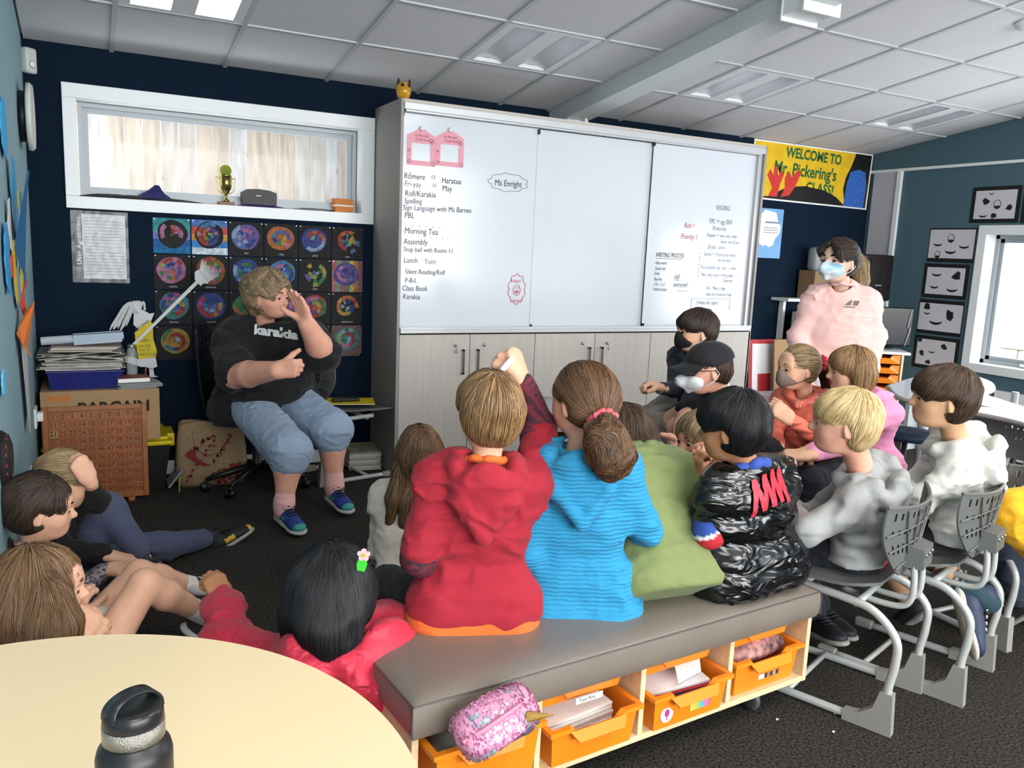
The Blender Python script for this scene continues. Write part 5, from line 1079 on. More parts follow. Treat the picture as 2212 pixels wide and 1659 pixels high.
# ------------------------------------------------------------------ implicit surfaces -> smooth meshes
class SDF:
    """smooth union of round cones and ellipsoids sampled on a grid; surface-nets extraction"""
    def __init__(s, h): s.h = h; s.p = []
    def cone(s, a, b, ra, rb, k=.02, flat=None, sub=False): s.p.append(('c', np.array(a, float), np.array(b, float), ra, rb, k, flat, sub)); return s
    def ball(s, c, r, k=.02, sub=False): return s.cone(c, c, r, r, k, None, sub)
    def ell(s, c, r, M=None, k=.02, sub=False): s.p.append(('e', np.array(c, float), np.array(r, float), np.eye(3) if M is None else np.array(M, float), k, None, None, sub)); return s
    def chain(s, pts, rs, k=.02, flat=None, sub=False):
        for i in range(len(pts)-1): s.cone(pts[i], pts[i+1], rs[i], rs[i+1], k, flat, sub)
        return s
    def bbox(s, p):
        if p[0] == 'c': r = max(p[3], p[4]); return np.minimum(p[1], p[2])-r, np.maximum(p[1], p[2])+r
        e = np.sqrt((np.abs(p[3])**2) @ (p[2]**2)); return p[1]-e, p[1]+e
    def build(s, noise=0, nscale=.06, clip=None, seed=0, nvec=(1,1,1), quilt=None, folds=0):
        h = s.h; B = [s.bbox(p) for p in s.p if not p[7]]
        lo = np.min([b[0] for b in B], 0)-3*h; hi = np.max([b[1] for b in B], 0)+3*h
        n = np.ceil((hi-lo)/h).astype(int)+1; F = np.full(n, .25, np.float32); s.lo, s.F = lo, F
        for p in s.p:
            k = p[5] if p[0] == 'c' else p[4]
            a, b = s.bbox(p); m = k+2.5*h+(.012 if noise else 0)
            i0 = np.clip(np.floor((a-m-lo)/h).astype(int), 0, n-1); i1 = np.clip(np.ceil((b+m-lo)/h).astype(int)+1, 1, n)
            ax = [lo[q]+h*np.arange(i0[q], i1[q]) for q in range(3)]
            X, Y, Z = np.meshgrid(*ax, indexing='ij', sparse=True)
            if p[0] == 'c':
                A, Bq = p[1], p[2]; fl = p[6]
                dx, dy, dz = X-A[0], Y-A[1], Z-A[2]; ab = Bq-A
                if fl is not None:
                    ax_, sc = np.array(fl[0], float), fl[1]; ax_ = ax_/np.linalg.norm(ax_); g = (dx*ax_[0]+dy*ax_[1]+dz*ax_[2])*(1/sc-1)
                    dx, dy, dz = dx+g*ax_[0], dy+g*ax_[1], dz+g*ax_[2]; ab = ab+ax_*(ab@ax_)*(1/sc-1)
                L2 = ab@ab
                t = np.clip((dx*ab[0]+dy*ab[1]+dz*ab[2])/L2, 0, 1) if L2 > 1e-10 else 0*dx*dy*dz
                d = np.sqrt((dx-t*ab[0])**2+(dy-t*ab[1])**2+(dz-t*ab[2])**2)-(p[3]+(p[4]-p[3])*t)
                if fl is not None: d = d*(.5+.5*sc)
            else:
                M = p[3]; q = [(M[0][j]*(X-p[1][0])+M[1][j]*(Y-p[1][1])+M[2][j]*(Z-p[1][2])) for j in range(3)]
                k0 = np.sqrt(sum((q[j]/p[2][j])**2 for j in range(3))); k1 = np.sqrt(sum((q[j]/p[2][j]**2)**2 for j in range(3)))+1e-9
                d = k0*(k0-1)/k1
            sl = tuple(slice(i0[q], i1[q]) for q in range(3)); f = F[sl]
            if p[7]:
                d = -d; hh = np.maximum(k-np.abs(f-d), 0)/k; F[sl] = np.maximum(f, d)+hh*hh*k*.25
            else:
                hh = np.maximum(k-np.abs(f-d), 0)/k; F[sl] = np.minimum(f, d)-hh*hh*k*.25
        if noise:
            rg = np.random.default_rng(seed+5); c = np.array([nscale*v for v in nvec]); m = np.ceil((hi-lo)/c).astype(int)+3
            G = rg.uniform(-1, 1, m).astype(np.float32); w_ = []
            for q in range(3):
                u = np.arange(n[q])*h/c[q]; i = u.astype(int); f = u-i; f = f*f*(3-2*f); w_.append((i, f.astype(np.float32)))
            def lerp(A_, ax_): i, f = w_[ax_]; sh = [1,1,1]; sh[ax_] = -1; f = f.reshape(sh); return np.take(A_, i, ax_)*(1-f)+np.take(A_, i+1, ax_)*f
            N_ = lerp(lerp(lerp(G, 0), 1), 2); F += noise*N_*(np.abs(F) < .03)
        if folds:
            rg = np.random.default_rng(seed+77)
            def field(cell):
                m = np.ceil((hi-lo)/cell).astype(int)+3; A_ = rg.uniform(-1, 1, m).astype(np.float32)
                for q in range(3):
                    u = np.arange(n[q])*h/cell[q]; i = u.astype(int); f = (u-i).astype(np.float32); f = f*f*(3-2*f); sh = [1,1,1]; sh[q] = -1; f = f.reshape(sh); A_ = np.take(A_, i, q)*(1-f)+np.take(A_, i+1, q)*f
                return A_
            a_ = field(np.array((.085,.085,.038))); b_ = field(np.array((.055,.055,.075))); g_ = field(np.array((.16,.16,.14)))
            r1 = np.clip(1-np.abs(a_)*2.6, 0, 1)**1.5; r2 = np.clip(1-np.abs(b_+.3*a_)*3, 0, 1)**1.5
            F -= (folds*(r1+.7*r2)*np.clip(.55+g_, .1, 1.3)*(np.abs(F) < .035)).astype(np.float32)
        if quilt is not None:
            for (c, nn, per, amp) in quilt:
                nn = n3(nn); X, Y, Z = np.meshgrid(*[lo[q]+h*np.arange(n[q]) for q in range(3)], indexing='ij', sparse=True)
                hq = (X-c[0])*nn[0]+(Y-c[1])*nn[1]+(Z-c[2])*nn[2]; F += (amp*(1-2*np.abs(np.sin(math.pi*hq/per))**.6)*(np.abs(F) < .035)).astype(np.float32)
        if clip is not None:
            for (c, nn) in clip:
                nn = np.array(nn, float); nn /= np.linalg.norm(nn); X, Y, Z = np.meshgrid(*[lo[q]+h*np.arange(n[q]) for q in range(3)], indexing='ij', sparse=True)
                F[:] = np.maximum(F, (X-c[0])*nn[0]+(Y-c[1])*nn[1]+(Z-c[2])*nn[2])
        return s
    def sample(s, P):
        g = (P-s.lo)/s.h; n = np.array(s.F.shape); i = np.clip(g.astype(int), 0, n-2); f = np.clip(g-i, 0, 1); v = 0
        for a in (0, 1):
            for b in (0, 1):
                for c in (0, 1):
                    v = v+s.F[i[:,0]+a, i[:,1]+b, i[:,2]+c]*(f[:,0] if a else 1-f[:,0])*(f[:,1] if b else 1-f[:,1])*(f[:,2] if c else 1-f[:,2])
        return v
    def grad(s, P, e=None):
        e = e or s.h; g = np.stack([s.sample(P+np.eye(3)[q]*e)-s.sample(P-np.eye(3)[q]*e) for q in range(3)], 1)
        return g/(np.linalg.norm(g, axis=1, keepdims=True)+1e-9)
    def nets(s):
        F, h, lo = s.F, s.h, s.lo; S = F < 0
        c = [S[a:a-1 or None, b:b-1 or None, d:d-1 or None] for a in (0,1) for b in (0,1) for d in (0,1)]
        anyc = np.logical_or.reduce(c); allc = np.logical_and.reduce(c); act = anyc & ~allc; I = np.argwhere(act)
        if len(I) == 0: return np.zeros((0,3)), np.zeros((0,4), int)
        idx = np.full(act.shape, -1, np.int32); idx[act] = np.arange(len(I))
        V = {(a,b,d): F[I[:,0]+a, I[:,1]+b, I[:,2]+d] for a in (0,1) for b in (0,1) for d in (0,1)}
        acc = np.zeros((len(I), 3)); cnt = np.zeros(len(I))
        for p in V:
            for ax in range(3):
                if p[ax] == 0:
                    q = list(p); q[ax] = 1; q = tuple(q); va, vb = V[p], V[q]; m = (va < 0) != (vb < 0)
                    t = np.where(m, va/np.where(m, va-vb, 1), 0); pt = np.tile(np.array(p, float), (len(I), 1)); pt[:, ax] = t
                    acc += pt*m[:, None]; cnt += m
        P = lo+h*(I+acc/cnt[:, None]); Q = []
        for ax in range(3):
            u, v = (ax+1) % 3, (ax+2) % 3
            sa = [slice(None)]*3; sb = [slice(None)]*3; sa[ax] = slice(0, -1); sb[ax] = slice(1, None)
            A, B = S[tuple(sa)], S[tuple(sb)]; E = np.argwhere(A != B); E = E[(E[:, u] > 0) & (E[:, v] > 0) & (E[:, u] < act.shape[u]) & (E[:, v] < act.shape[v])]
            def g(du, dv): J = E.copy(); J[:, u] -= du; J[:, v] -= dv; return idx[J[:,0], J[:,1], J[:,2]]
            q = np.stack([g(1,1), g(0,1), g(0,0), g(1,0)], 1); ins = A[E[:,0], E[:,1], E[:,2]]; q[~ins] = q[~ins][:, ::-1]; Q.append(q)
        Q = np.concatenate(Q); Q = Q[(Q >= 0).all(1)]
        return P, Q
def npmesh(name, parts, mats, paint=None, smooth=True):
    """parts: list of (verts, quads, material index)"""
    o = 0; Vs = []; Qs = []; Ms = []
    for P, Q, mi in parts:
        Vs.append(P); Qs.append(Q+o); o += len(P); Ms.append(np.full(len(Q), mi) if np.isscalar(mi) else mi)
    V, Q, M_ = np.concatenate(Vs), np.concatenate(Qs), np.concatenate(Ms)
    me = bpy.data.meshes.new(name); me.vertices.add(len(V)); me.vertices.foreach_set('co', V.astype(np.float32).ravel()); nq = len(Q); w_ = Q.shape[1]
    me.loops.add(nq*w_); me.loops.foreach_set('vertex_index', Q.astype(np.int32).ravel()); me.polygons.add(nq)
    me.polygons.foreach_set('loop_start', np.arange(nq, dtype=np.int32)*w_); me.polygons.foreach_set('loop_total', np.full(nq, w_, np.int32))
    me.polygons.foreach_set('material_index', M_.astype(np.int32)); me.polygons.foreach_set('use_smooth', np.full(nq, smooth))
    for m in mats: me.materials.append(m)
    if paint is not None:
        at = me.color_attributes.new('Col', 'FLOAT_COLOR', 'POINT'); at.data.foreach_set('color', paint(V).astype(np.float32).ravel())
    me.update(calc_edges=True); return me
def n3(v): v = np.array(v, float); return v/(np.linalg.norm(v)+1e-12)
def A3(*v): return np.array(v, float)

# ------------------------------------------------------------------ people
def skin_mat(name, col):
    m = mat('skin_'+name, col, .52, spec=.3, var=.09, vscale=16, bump=.06, bscale=500); b = m.node_tree.nodes['Principled BSDF']
    b.inputs['Subsurface Weight'].default_value = .15; b.inputs['Subsurface Scale'].default_value = .012; return m
SK = dict(fair='d9a98d', pink='d79f88', tan='b57f5c', olive='c59a78', pale='d2b09b')
for _k in SK: skin_mat(_k, SK[_k])
lip_m = mat('lip_skin', 'b0675c', .45); brow_m = {}
def wrinkle(m, scale=9, amt=.5, dist=.028, stretch=(1,1,1.6), distort=1.3):
    nt = m.node_tree; N = nt.nodes; L = nt.links; b = N['Principled BSDF']
    tc = N.new('ShaderNodeTexCoord'); mp = N.new('ShaderNodeMapping'); mp.inputs['Scale'].default_value = stretch; L.new(tc.outputs['Object'], mp.inputs[0])
    n = N.new('ShaderNodeTexNoise'); n.noise_type = 'RIDGED_MULTIFRACTAL'; n.inputs['Scale'].default_value = scale; n.inputs['Detail'].default_value = 2.5; n.inputs['Roughness'].default_value = .45; n.inputs['Distortion'].default_value = distort; L.new(mp.outputs[0], n.inputs['Vector'])
    bp = N.new('ShaderNodeBump'); bp.inputs['Strength'].default_value = amt; bp.inputs['Distance'].default_value = dist; L.new(n.outputs['Fac'], bp.inputs['Height'])
    old = b.inputs['Normal'].links
    if old: L.new(old[0].from_socket, bp.inputs['Normal'])
    L.new(bp.outputs[0], b.inputs['Normal']); return m
def fabric(name, col, rough=.85, bump=.35, bscale=90, var=.04, vscale=25, stretch=(1,1,1), sheen=.06, wr=.75, ws=6, **k):
    if 'fabric_'+name in MATS: return MATS['fabric_'+name]
    m = mat('fabric_'+name, col, rough, bump=bump, bscale=bscale, var=var, vscale=vscale, stretch=stretch, sheen=sheen, **k)
    return wrinkle(m, ws, wr) if wr else m

def head_axes(face, up=(0,0,1)):
    f = n3(face); u = n3(up); r = n3(np.cross(f, u)); u = np.cross(r, f); return r, f, u    # right, forward, up
class Head:
    def __init__(s, c, face, up, H):
        s.c = A3(*c); s.r, s.f, s.u = head_axes(face, up); s.H = H; s.M = np.stack([s.r, s.f, s.u], 1)
    def w(s, x, y, z): return s.c+s.H*(x*s.r+y*s.f+z*s.u)
    def sdf(s, neck, h, child=True, nose=1.0, chin=1.0, fat=1.0):
        H, M, w = s.H, s.M, s.w; S = SDF(h)
        S.ell(w(0,-.07,.12), (.335*H,.415*H,.365*H), M, .03)
        S.ell(w(0,.10,-.08), (.262*H*fat,.29*H,.335*H), M, .05*1)
        S.ell(w(0,.165,-.32), (.155*H*fat*chin,.20*H,.125*H), M, .035)
        for q in (-1, 1):
            S.ell(w(q*.15,.225,-.135), (.095*H*fat,.09*H,.10*H), M, .025)
            S.cone(w(q*.03,.365,.095), w(q*.19,.30,.085), .035*H, .03*H, .02)      # brow
        S.ell(w(0,.28,.22), (.2*H,.09*H,.14*H), M, .035)
        for q in (-1, 1): S.ell(w(q*.135,.425,.012), (.080*H,.058*H,.046*H), M, .016, sub=True)
        S.cone(w(0,.36,.03), w(0,.445*1.0,-.085), .026*H, .04*H*nose, .014); S.ball(w(0,.455,-.10), .038*H*nose, .010)
        for q in (-1, 1): S.ball(w(q*.042,.41,-.115), .028*H, .008)
        S.ell(w(0,.352,-.208), (.095*H,.058*H,.020*H), M, .010); S.ell(w(0,.348,-.243), (.08*H,.058*H,.023*H), M, .008)
        S.ell(w(0,.41,-.226), (.10*H,.03*H,.005*H), M, .005, sub=True)
        for q in (-1, 1):
            e = w(q*.335,-.06,-.03); Mr = np.stack([n3(s.r*q*.85-s.f*.45), n3(s.f*.9+s.r*q*.45), s.u], 1)
            S.ell(e, (.036*H,.090*H,.135*H), Mr, .010); S.ell(w(q*.398,-.045,-.01), (.030*H,.05*H,.085*H), Mr, .008, sub=True); S.ball(w(q*.325,-.02,-.125), .03*H, .008)
        nb = A3(*neck); S.cone(w(0,-.13,-.20), nb, .175*H*fat, .19*H*fat, .03)
        return S
    def extras(s, parent, iris='4a3524', brow='4a3626', closed=False, brows=True, sk='skin_fair'):
        H = s.H
        for q in (-1, 1):
            c = s.w(q*.135,.322,.012); b = MB(); b.smooth = True; r_ = .066*H
            Mx = Matrix((tuple(list(s.r)+[0]), tuple(list(s.f)+[0]), tuple(list(s.u)+[0]), (0,0,0,1))).transposed(); Mx.translation = Vector(c)
            Mx2 = Mx @ Matrix.Rotation(-math.pi/2, 4, 'X')
            pr = [(r_*math.sin(a), r_*math.cos(a)) for a in [k*math.pi/14 for k in range(0, 15)]]
            zones = [(0, 2, 2), (2, 4, 1), (4, 14, 0)]
            for a0, a1, mi in zones: b.cur = mi; b.lathe([(max(x, 1e-5), z) for x, z in pr[a0:a1+1]], 18, Mx2)
            b.obj('eye', [mat('eye_white', 'b5aca4', .3), mat('iris_'+iris, iris, .2), mat('pupil', '0a0808', .1)], parent)
            b = MB(); b.smooth = True
            for k in range(0, 13):          # upper lid rim + lashes
                pass
            n_, m_ = 12, 5; r2 = r_*1.10; C_ = A3(*c)
            for lo_, hi_ in ((14, 80), (-80, -24)):
                vs = []
                for i in range(n_+1):
                    az = R(-85+170*i/n_)
                    for j in range(m_+1):
                        fr_ = (1-.55*abs(math.sin(az))**3)
                        el_ = R((lo_*fr_ if lo_ > 0 else lo_)+((hi_ if hi_ > 0 else hi_*fr_)-(lo_*fr_ if lo_ > 0 else lo_))*j/m_)
                        vs.append(tuple(C_+r2*(s.r*math.sin(az)*math.cos(el_)+s.f*math.cos(az)*math.cos(el_)+s.u*math.sin(el_))))
                b.add(vs, [(i*(m_+1)+j, (i+1)*(m_+1)+j, (i+1)*(m_+1)+j+1, i*(m_+1)+j+1) for i in range(n_) for j in range(m_)])
            b.obj('eyelid', MATS.get(sk, lip_m), parent)
            if brows:
                b = MB(); b.smooth = True; pts = [s.w(q*x, y, z) for x, y, z in ((.05,.405,.108),(.10,.40,.13),(.16,.375,.135),(.21,.335,.118))]
                b.tube([Vector(p) for p in pts], [.004*H/.2,.0062*H/.2,.005*H/.2,.002*H/.2], 6); b.obj('eyebrow', mat('brow_'+brow, brow, .8), parent)
def hair_strands(S, starts, dirfn, length, n=10, rad=.0013, seed=0, lift=.001, step=None, taper=True, stick=1.0):
    """thin strands flowing over the isosurface S from starts"""
    P = starts.copy(); N = len(P); rg = np.random.default_rng(seed); step = (length/n) if step is None else step
    step = step*rg.uniform(.7, 1.15, N)[:, None] if np.isscalar(step) else step[:, None]
    path = []
    off = lift+rg.uniform(-.001, .0022, N)
    prev = None
    for i in range(n+1):
        for _ in range(2):
            d = S.sample(P)-off; g = S.grad(P); P = P-g*np.clip(d, -.012, .012)[:, None]*stick
        path.append(P.copy()); D = dirfn(P)+rg.normal(0, .05, (N, 3)); g = S.grad(P); D = D-g*(D*g).sum(1, keepdims=True)*stick
        D /= (np.linalg.norm(D, axis=1, keepdims=True)+1e-9)
        if prev is not None: D = prev*.45+D*.55; D /= (np.linalg.norm(D, axis=1, keepdims=True)+1e-9)
        prev = D; P = P+D*step
    C = np.stack(path, 1)                                   # N, n+1, 3
    T_ = np.gradient(C, axis=1); T_ /= (np.linalg.norm(T_, axis=2, keepdims=True)+1e-9)
    G = S.grad(C.reshape(-1, 3)).reshape(C.shape); side = np.cross(T_, G); side /= (np.linalg.norm(side, axis=2, keepdims=True)+1e-9)
    w_ = (rad*rg.uniform(.6, 1.6, N))[:, None, None]*np.ones((1, n+1, 1))
    tp = (np.linspace(1, .25 if taper else 1, n+1))[None, :, None]; w_ = w_*tp
    a, b, c = C+side*w_, C-side*w_, C+G*w_*1.1
    V = np.stack([a, b, c], 2).reshape(-1, 3); k = np.arange(N)[:, None]*(3*(n+1))+np.arange(n)[None, :]*3; Q = []
    for x, y in ((0,2),(2,1)): Q.append(np.stack([k+x, k+3+x, k+3+y, k+y], 2).reshape(-1, 4))
    return V, np.concatenate(Q), N, n
def hair_mat(name, lo, hi):
    nm = 'hair_'+name
    if nm in MATS: return MATS[nm]
    m = bpy.data.materials.new(nm); m.use_nodes = True; nt = m.node_tree; N = nt.nodes; L = nt.links; b = N['Principled BSDF']
    a = N.new('ShaderNodeVertexColor'); a.layer_name = 'Col'; L.new(a.outputs[0], b.inputs['Base Color'])
    b.inputs['Roughness'].default_value = .55; b.inputs['Specular IOR Level'].default_value = .35; b.inputs['Anisotropic'].default_value = .6
    m['c'] = [*srgb(lo), *srgb(hi)]; MATS[nm] = m; return m
def make_hair(parent, head, S, colname, lo, hi, crown, flow, nst=700, length=.2, seed=0, n=11, extra=None, tipcol=None, region=None, rad=.0013, skull=True, nm='hair', lift=.0012):
    m = hair_mat(colname, lo, hi); lo, hi = np.array(srgb(lo)), np.array(srgb(hi)); rg = np.random.default_rng(seed)
    parts = []; cols = []
    if skull:
        P, Q = S.nets(); parts.append((P, Q, 0)); t = .15+.25*rg.random(len(P))[:, None]
        c = lo*(1-t)+hi*t; c = c*.8; cols.append(c)
    def strands(starts, dirfn, length, n, rad, seed, stick=1.0):
        V, Q, N_, nn = hair_strands(S, starts, dirfn, length, n, rad, seed, stick=stick, lift=lift); parts.append((V, Q, 0))
        t = np.clip(rg.beta(1.3, 1.6, N_), 0, 1)[:, None, None]*np.ones((1, nn+1, 3)); u = np.linspace(0, 1, nn+1)[None, :, None]
        c = lo*(1-t)+hi*t
        if tipcol is not None: c = c*(1-.7*u**1.5)+np.array(srgb(tipcol))*(.7*u**1.5)
        c = np.repeat(c[:, :, None, :], 3, 2).reshape(-1, 3); cols.append(c)
    nst = int(nst*1.35); rad *= .72
    P0, _ = S.nets(); pick = P0[rg.integers(0, len(P0), nst*3)]
    if region is not None: pick = pick[region(pick)]
    pick = pick[:nst]
    strands(pick, flow, length, n, rad, seed)
    if extra: 
        for e in extra: strands(*e)
    C_ = np.concatenate(cols); C4 = np.concatenate([C_, np.ones((len(C_), 1))], 1)
    me = npmesh(nm, parts, [m], paint=lambda V: C4); return link(nm, me, parent)

def hand_prims(S, wrist, fdir, palm, size, curl=.3, spread=.12, side=1, thumb=.5, fist=False, k=.004, curls=None):
    """palm + four unequal fingers + thumb. fdir: towards fingertips, palm: palm normal, side: +1 thumb on the right of (fdir x palm)"""
    f = n3(fdir); n = n3(np.array(palm, float)-f*np.dot(palm, f)); x = np.cross(f, n)*side; s = size; w_ = A3(*wrist)
    P = lambda a, b, c: w_+f*a*s+x*b*s+n*c*s
    S.cone(P(-.1,0,0), P(.12,0,0), .17*s, .19*s, .01, (n, .72))
    for b0, l0 in ((.16,.50),(.055,.53),(-.055,.51),(-.16,.46)): S.cone(P(.08,b0*.7,0), P(l0,b0,-.01), .125*s, .10*s, .012*s/.17, (n, .78))
    S.cone(P(.12,.12,.03), P(.30,.24,.08), .11*s, .09*s, .015*s/.17)
    lens = (.42,.47,.43,.34); base = ((.50,.165),(.53,.056),(.51,-.056),(.46,-.16)); rad = (.072,.073,.070,.062)
    for i in range(4):
        c = (curls[i] if curls is not None else curl)*(1+.12*i); a = 0; p = P(base[i][0], base[i][1], -.01); d0 = n3(f+x*spread*(1.5-i)*.7)
        ang = c*.75
        for j, fr in enumerate((.46,.30,.24)):
            d = d0*math.cos(ang)+n*math.sin(ang); q = p+d*lens[i]*fr*s
            S.cone(p, q, rad[i]*s*(1-.09*j), rad[i]*s*(.93-.1*j), k); p = q; ang += c*1.05
    p = P(.27,.23,.07); d = n3(f*(.75-.2*thumb)+x*(.75-.6*thumb)+n*(.25+.55*thumb))
    if curl > 1.3: d = n3(n*.8+f*.45+x*.1)
    for j, (ln, r0, r1) in enumerate(((.24,.088,.078),(.20,.078,.062))):
        if j and curl > 1.3: d = n3(f*.5-x*.75+n*.1)
        q = p+d*ln*s; S.cone(p, q, r0*s, r1*s, k*1.5); p = q; d = n3(d+f*.25-x*.35*thumb)
def arm_hand(h, shoulder, elbow, wrist, r, size, **kw):
    S = SDF(h); S.cone(shoulder, elbow, r[0], r[1], .02); m = A3(*elbow)*.6+A3(*wrist)*.4; S.cone(elbow, m, r[1], r[2]*1.18, .015); S.cone(m, wrist, r[2]*1.18, r[2], .015)
    hand_prims(S, wrist, **kw, size=size); return S
def leg_prims(S, hip, knee, ankle, r, k=.02):
    hip, knee, ankle = A3(*hip), A3(*knee), A3(*ankle); S.cone(hip, knee, r[0], r[1], k)
    calf = knee*.68+ankle*.32; S.cone(knee, calf, r[1]*.95, r[2]*1.28, k); S.cone(calf, ankle, r[2]*1.28, r[2]*.72, k)
def shoe(parent, ankle, toe, up=(0,0,1), L=.22, col='20242a', sole='c8c8c4', lace='30343a', accent=None, label=None, tilt=0):
    """trainer: upper, sole, laces, tongue"""
    a = A3(*ankle); d = n3(np.array(toe, float)-a); u = n3(np.array(up, float)); r = n3(np.cross(d, u)); u = np.cross(r, d); s = L/.24
    w = lambda x, y, z: a+r*x*s+d*y*s+u*z*s
    S = SDF(.005); M = np.stack([r, d, u], 1)
    S.ell(w(0,-.012,-.038), (.033*s,.045*s,.042*s), M, .02); S.ell(w(0,.06,-.046), (.037*s,.07*s,.034*s), M, .03); S.ell(w(0,.135,-.058), (.040*s,.055*s,.025*s), M, .03); S.cone(w(0,-.010,-.01), w(0,-.004,.016), .036*s, .038*s, .012); S.cone(w(0,.03,-.015), w(0,.028,.022), .018*s, .015*s, .01)
    S.ell(w(0,.0,.03), (.024*s,.03*s,.03*s), M, .006, sub=True)
    S.build(clip=[(w(0,0,-.072), -u)]); P, Q = S.nets(); nm = 'fabric_shoe_'+col; m = mat(nm, col, .6, bump=.4, bscale=220, var=.25, vscale=30)
    mats = [m]; mi = 0
    if accent: 
        mats.append(mat('shoe_accent_'+accent, accent, .5)); c = P[Q].mean(1)-a; yy = c@d/s; zz = c@u/s; mi = (((yy > .03) & (yy < .085) & (np.abs(zz+.045) < .012)) | ((yy > .165))).astype(int)
    sh = link('shoe', npmesh('shoe', [(P, Q, mi)], mats), parent)
    S = SDF(.005); S.ell(w(0,-.015,-.075), (.039*s,.052*s,.019*s), M, .015); S.ell(w(0,.06,-.077), (.041*s,.08*s,.015*s), M, .015); S.ell(w(0,.135,-.076), (.045*s,.064*s,.016*s), M, .015); S.build(); P, Q = S.nets()
    link('sole', npmesh('sole', [(P, Q, 0)], [mat('shoe_sole_'+sole, sole, .6, bump=.6, bscale=120)]), sh)
    b = MB(); b.smooth = True
    for k in range(4):
        y = .040+.020*k; z = -.004-.007*k
        b.tube([Vector(w(-.024, y, z+.001)), Vector(w(0, y+.010, z+.009)), Vector(w(.024, y, z+.001))], .0034*s, 5)
    for q in (-1, 1): b.tube([Vector(w(0,.04,-.004)), Vector(w(q*.02,.035,.008)), Vector(w(q*.03,.055,-.004)), Vector(w(q*.008,.045,-.004))], .002*s, 5)
    b.obj('laces', mat('lace_'+lace, lace, .8), sh)
    if label: sh['label'] = label
    return sh
LASTS = {}
def surf(parent, name, S, m, noise=.003, nscale=.05, seed=0, nvec=(1,1,1), clip=None, paint=None, mi=None, label=None, quilt=None, folds=0):
    S.build(noise=noise, nscale=nscale, seed=seed, nvec=nvec, clip=clip, quilt=quilt, folds=folds); P, Q = S.nets(); LASTS[name] = S
    if paint is not None: paint_f = lambda V: np.concatenate([paint(V), np.ones((len(V), 1))], 1)
    else: paint_f = None
    idx = 0 if mi is None else mi(P[Q].mean(1)).astype(int)
    o = link(name, npmesh(name, [(P, Q, idx)], m if isinstance(m, list) else [m], paint_f), parent)
    if label: o['label'] = label
    return o
def stripes(cols, width, fn):
    c = [np.array(srgb(x)) for x in cols]
    def f(V): t = (np.floor(fn(V)/width).astype(int)) % len(c); return np.array(c)[t]
    return f
def torso_prims(S, pel, neck, sh_l, sh_r, hip_l, hip_r, fwd, wid, k=.04, belly=0, chest=1.0, inflate=0, flatn=.72, hem=0):
    """trunk: hips, waist, ribcage, shoulder yoke"""
    pel, neck = A3(*pel), A3(*neck); up = n3(neck-pel); f = n3(np.array(fwd, float)-up*np.dot(fwd, up)); r = np.cross(f, up); i = inflate; fl = (f, flatn)
    L = np.linalg.norm(neck-pel); hw = wid*.36
    p = lambda x, y, z: pel+r*x+f*y+up*z
    S.cone(p(-hw*.72, 0, .02*L/.45), p(hw*.72, 0, .02*L/.45), .62*hw+i, .62*hw+i, k, fl)
    if hem: S.cone(p(-hw*.80, 0, -hem), p(hw*.80, 0, -hem), .74*hw+i*1.3, .74*hw+i*1.3, k, (f, .86))
    S.cone(p(-hw*.38, .01, .12*L/.45), p(hw*.38, .01, .12*L/.45), .64*hw+i, .64*hw+i, k, fl)
    S.cone(p(-hw*.42, .0, .25*L/.45), p(hw*.42, .0, .25*L/.45), .74*hw*chest+i, .74*hw*chest+i, k, fl)
    yk = .80*L; S.cone(p(-wid*.28, -.005, yk), p(wid*.28, -.005, yk), .56*hw*chest+i, .56*hw*chest+i, k, fl)
    S.cone(sh_l, sh_r, wid*.13+i, wid*.13+i, k, fl); S.cone(p(0,0,yk), neck, wid*.17+i, wid*.12+i, k)
    if belly: S.ell(p(0, belly*.5, .13*L/.45), (hw*1.05+belly*.6, hw*.7+belly, L*.36), np.stack([r, f, up], 1), .05)
def hood_prims(S, neck, fwd, up, s=1.0, drop=.16, k=.02, r=.028, wid=.085, dep=.07):
    """hood lying down the back: collar ring and a drooping pocket"""
    n = A3(*neck); f = n3(fwd); u = n3(up); f = n3(f-u*np.dot(f, u)); x = np.cross(f, u)
    w = lambda a, b, c: n+(x*a+f*b+u*c)*s
    for q in (-1, 1):
        S.chain([w(0,.085,-.03), w(q*wid*.66,.055,.0), w(q*wid*.84,.0,.014), w(q*wid*.84,-.052,.006), w(q*wid*.7,-dep*1.35,-drop*.45), w(0,-dep*1.5,-drop)], [r*.55*s, r*.7*s, r*.8*s, r*.8*s, r*.7*s, r*.55*s], k)
    S.ell(w(0,-dep*1.15,-drop*.42), (wid*.88*s, .036*s, drop*.62*s), np.stack([x, n3(f+u*.25), n3(u-f*.25)], 1), .015)

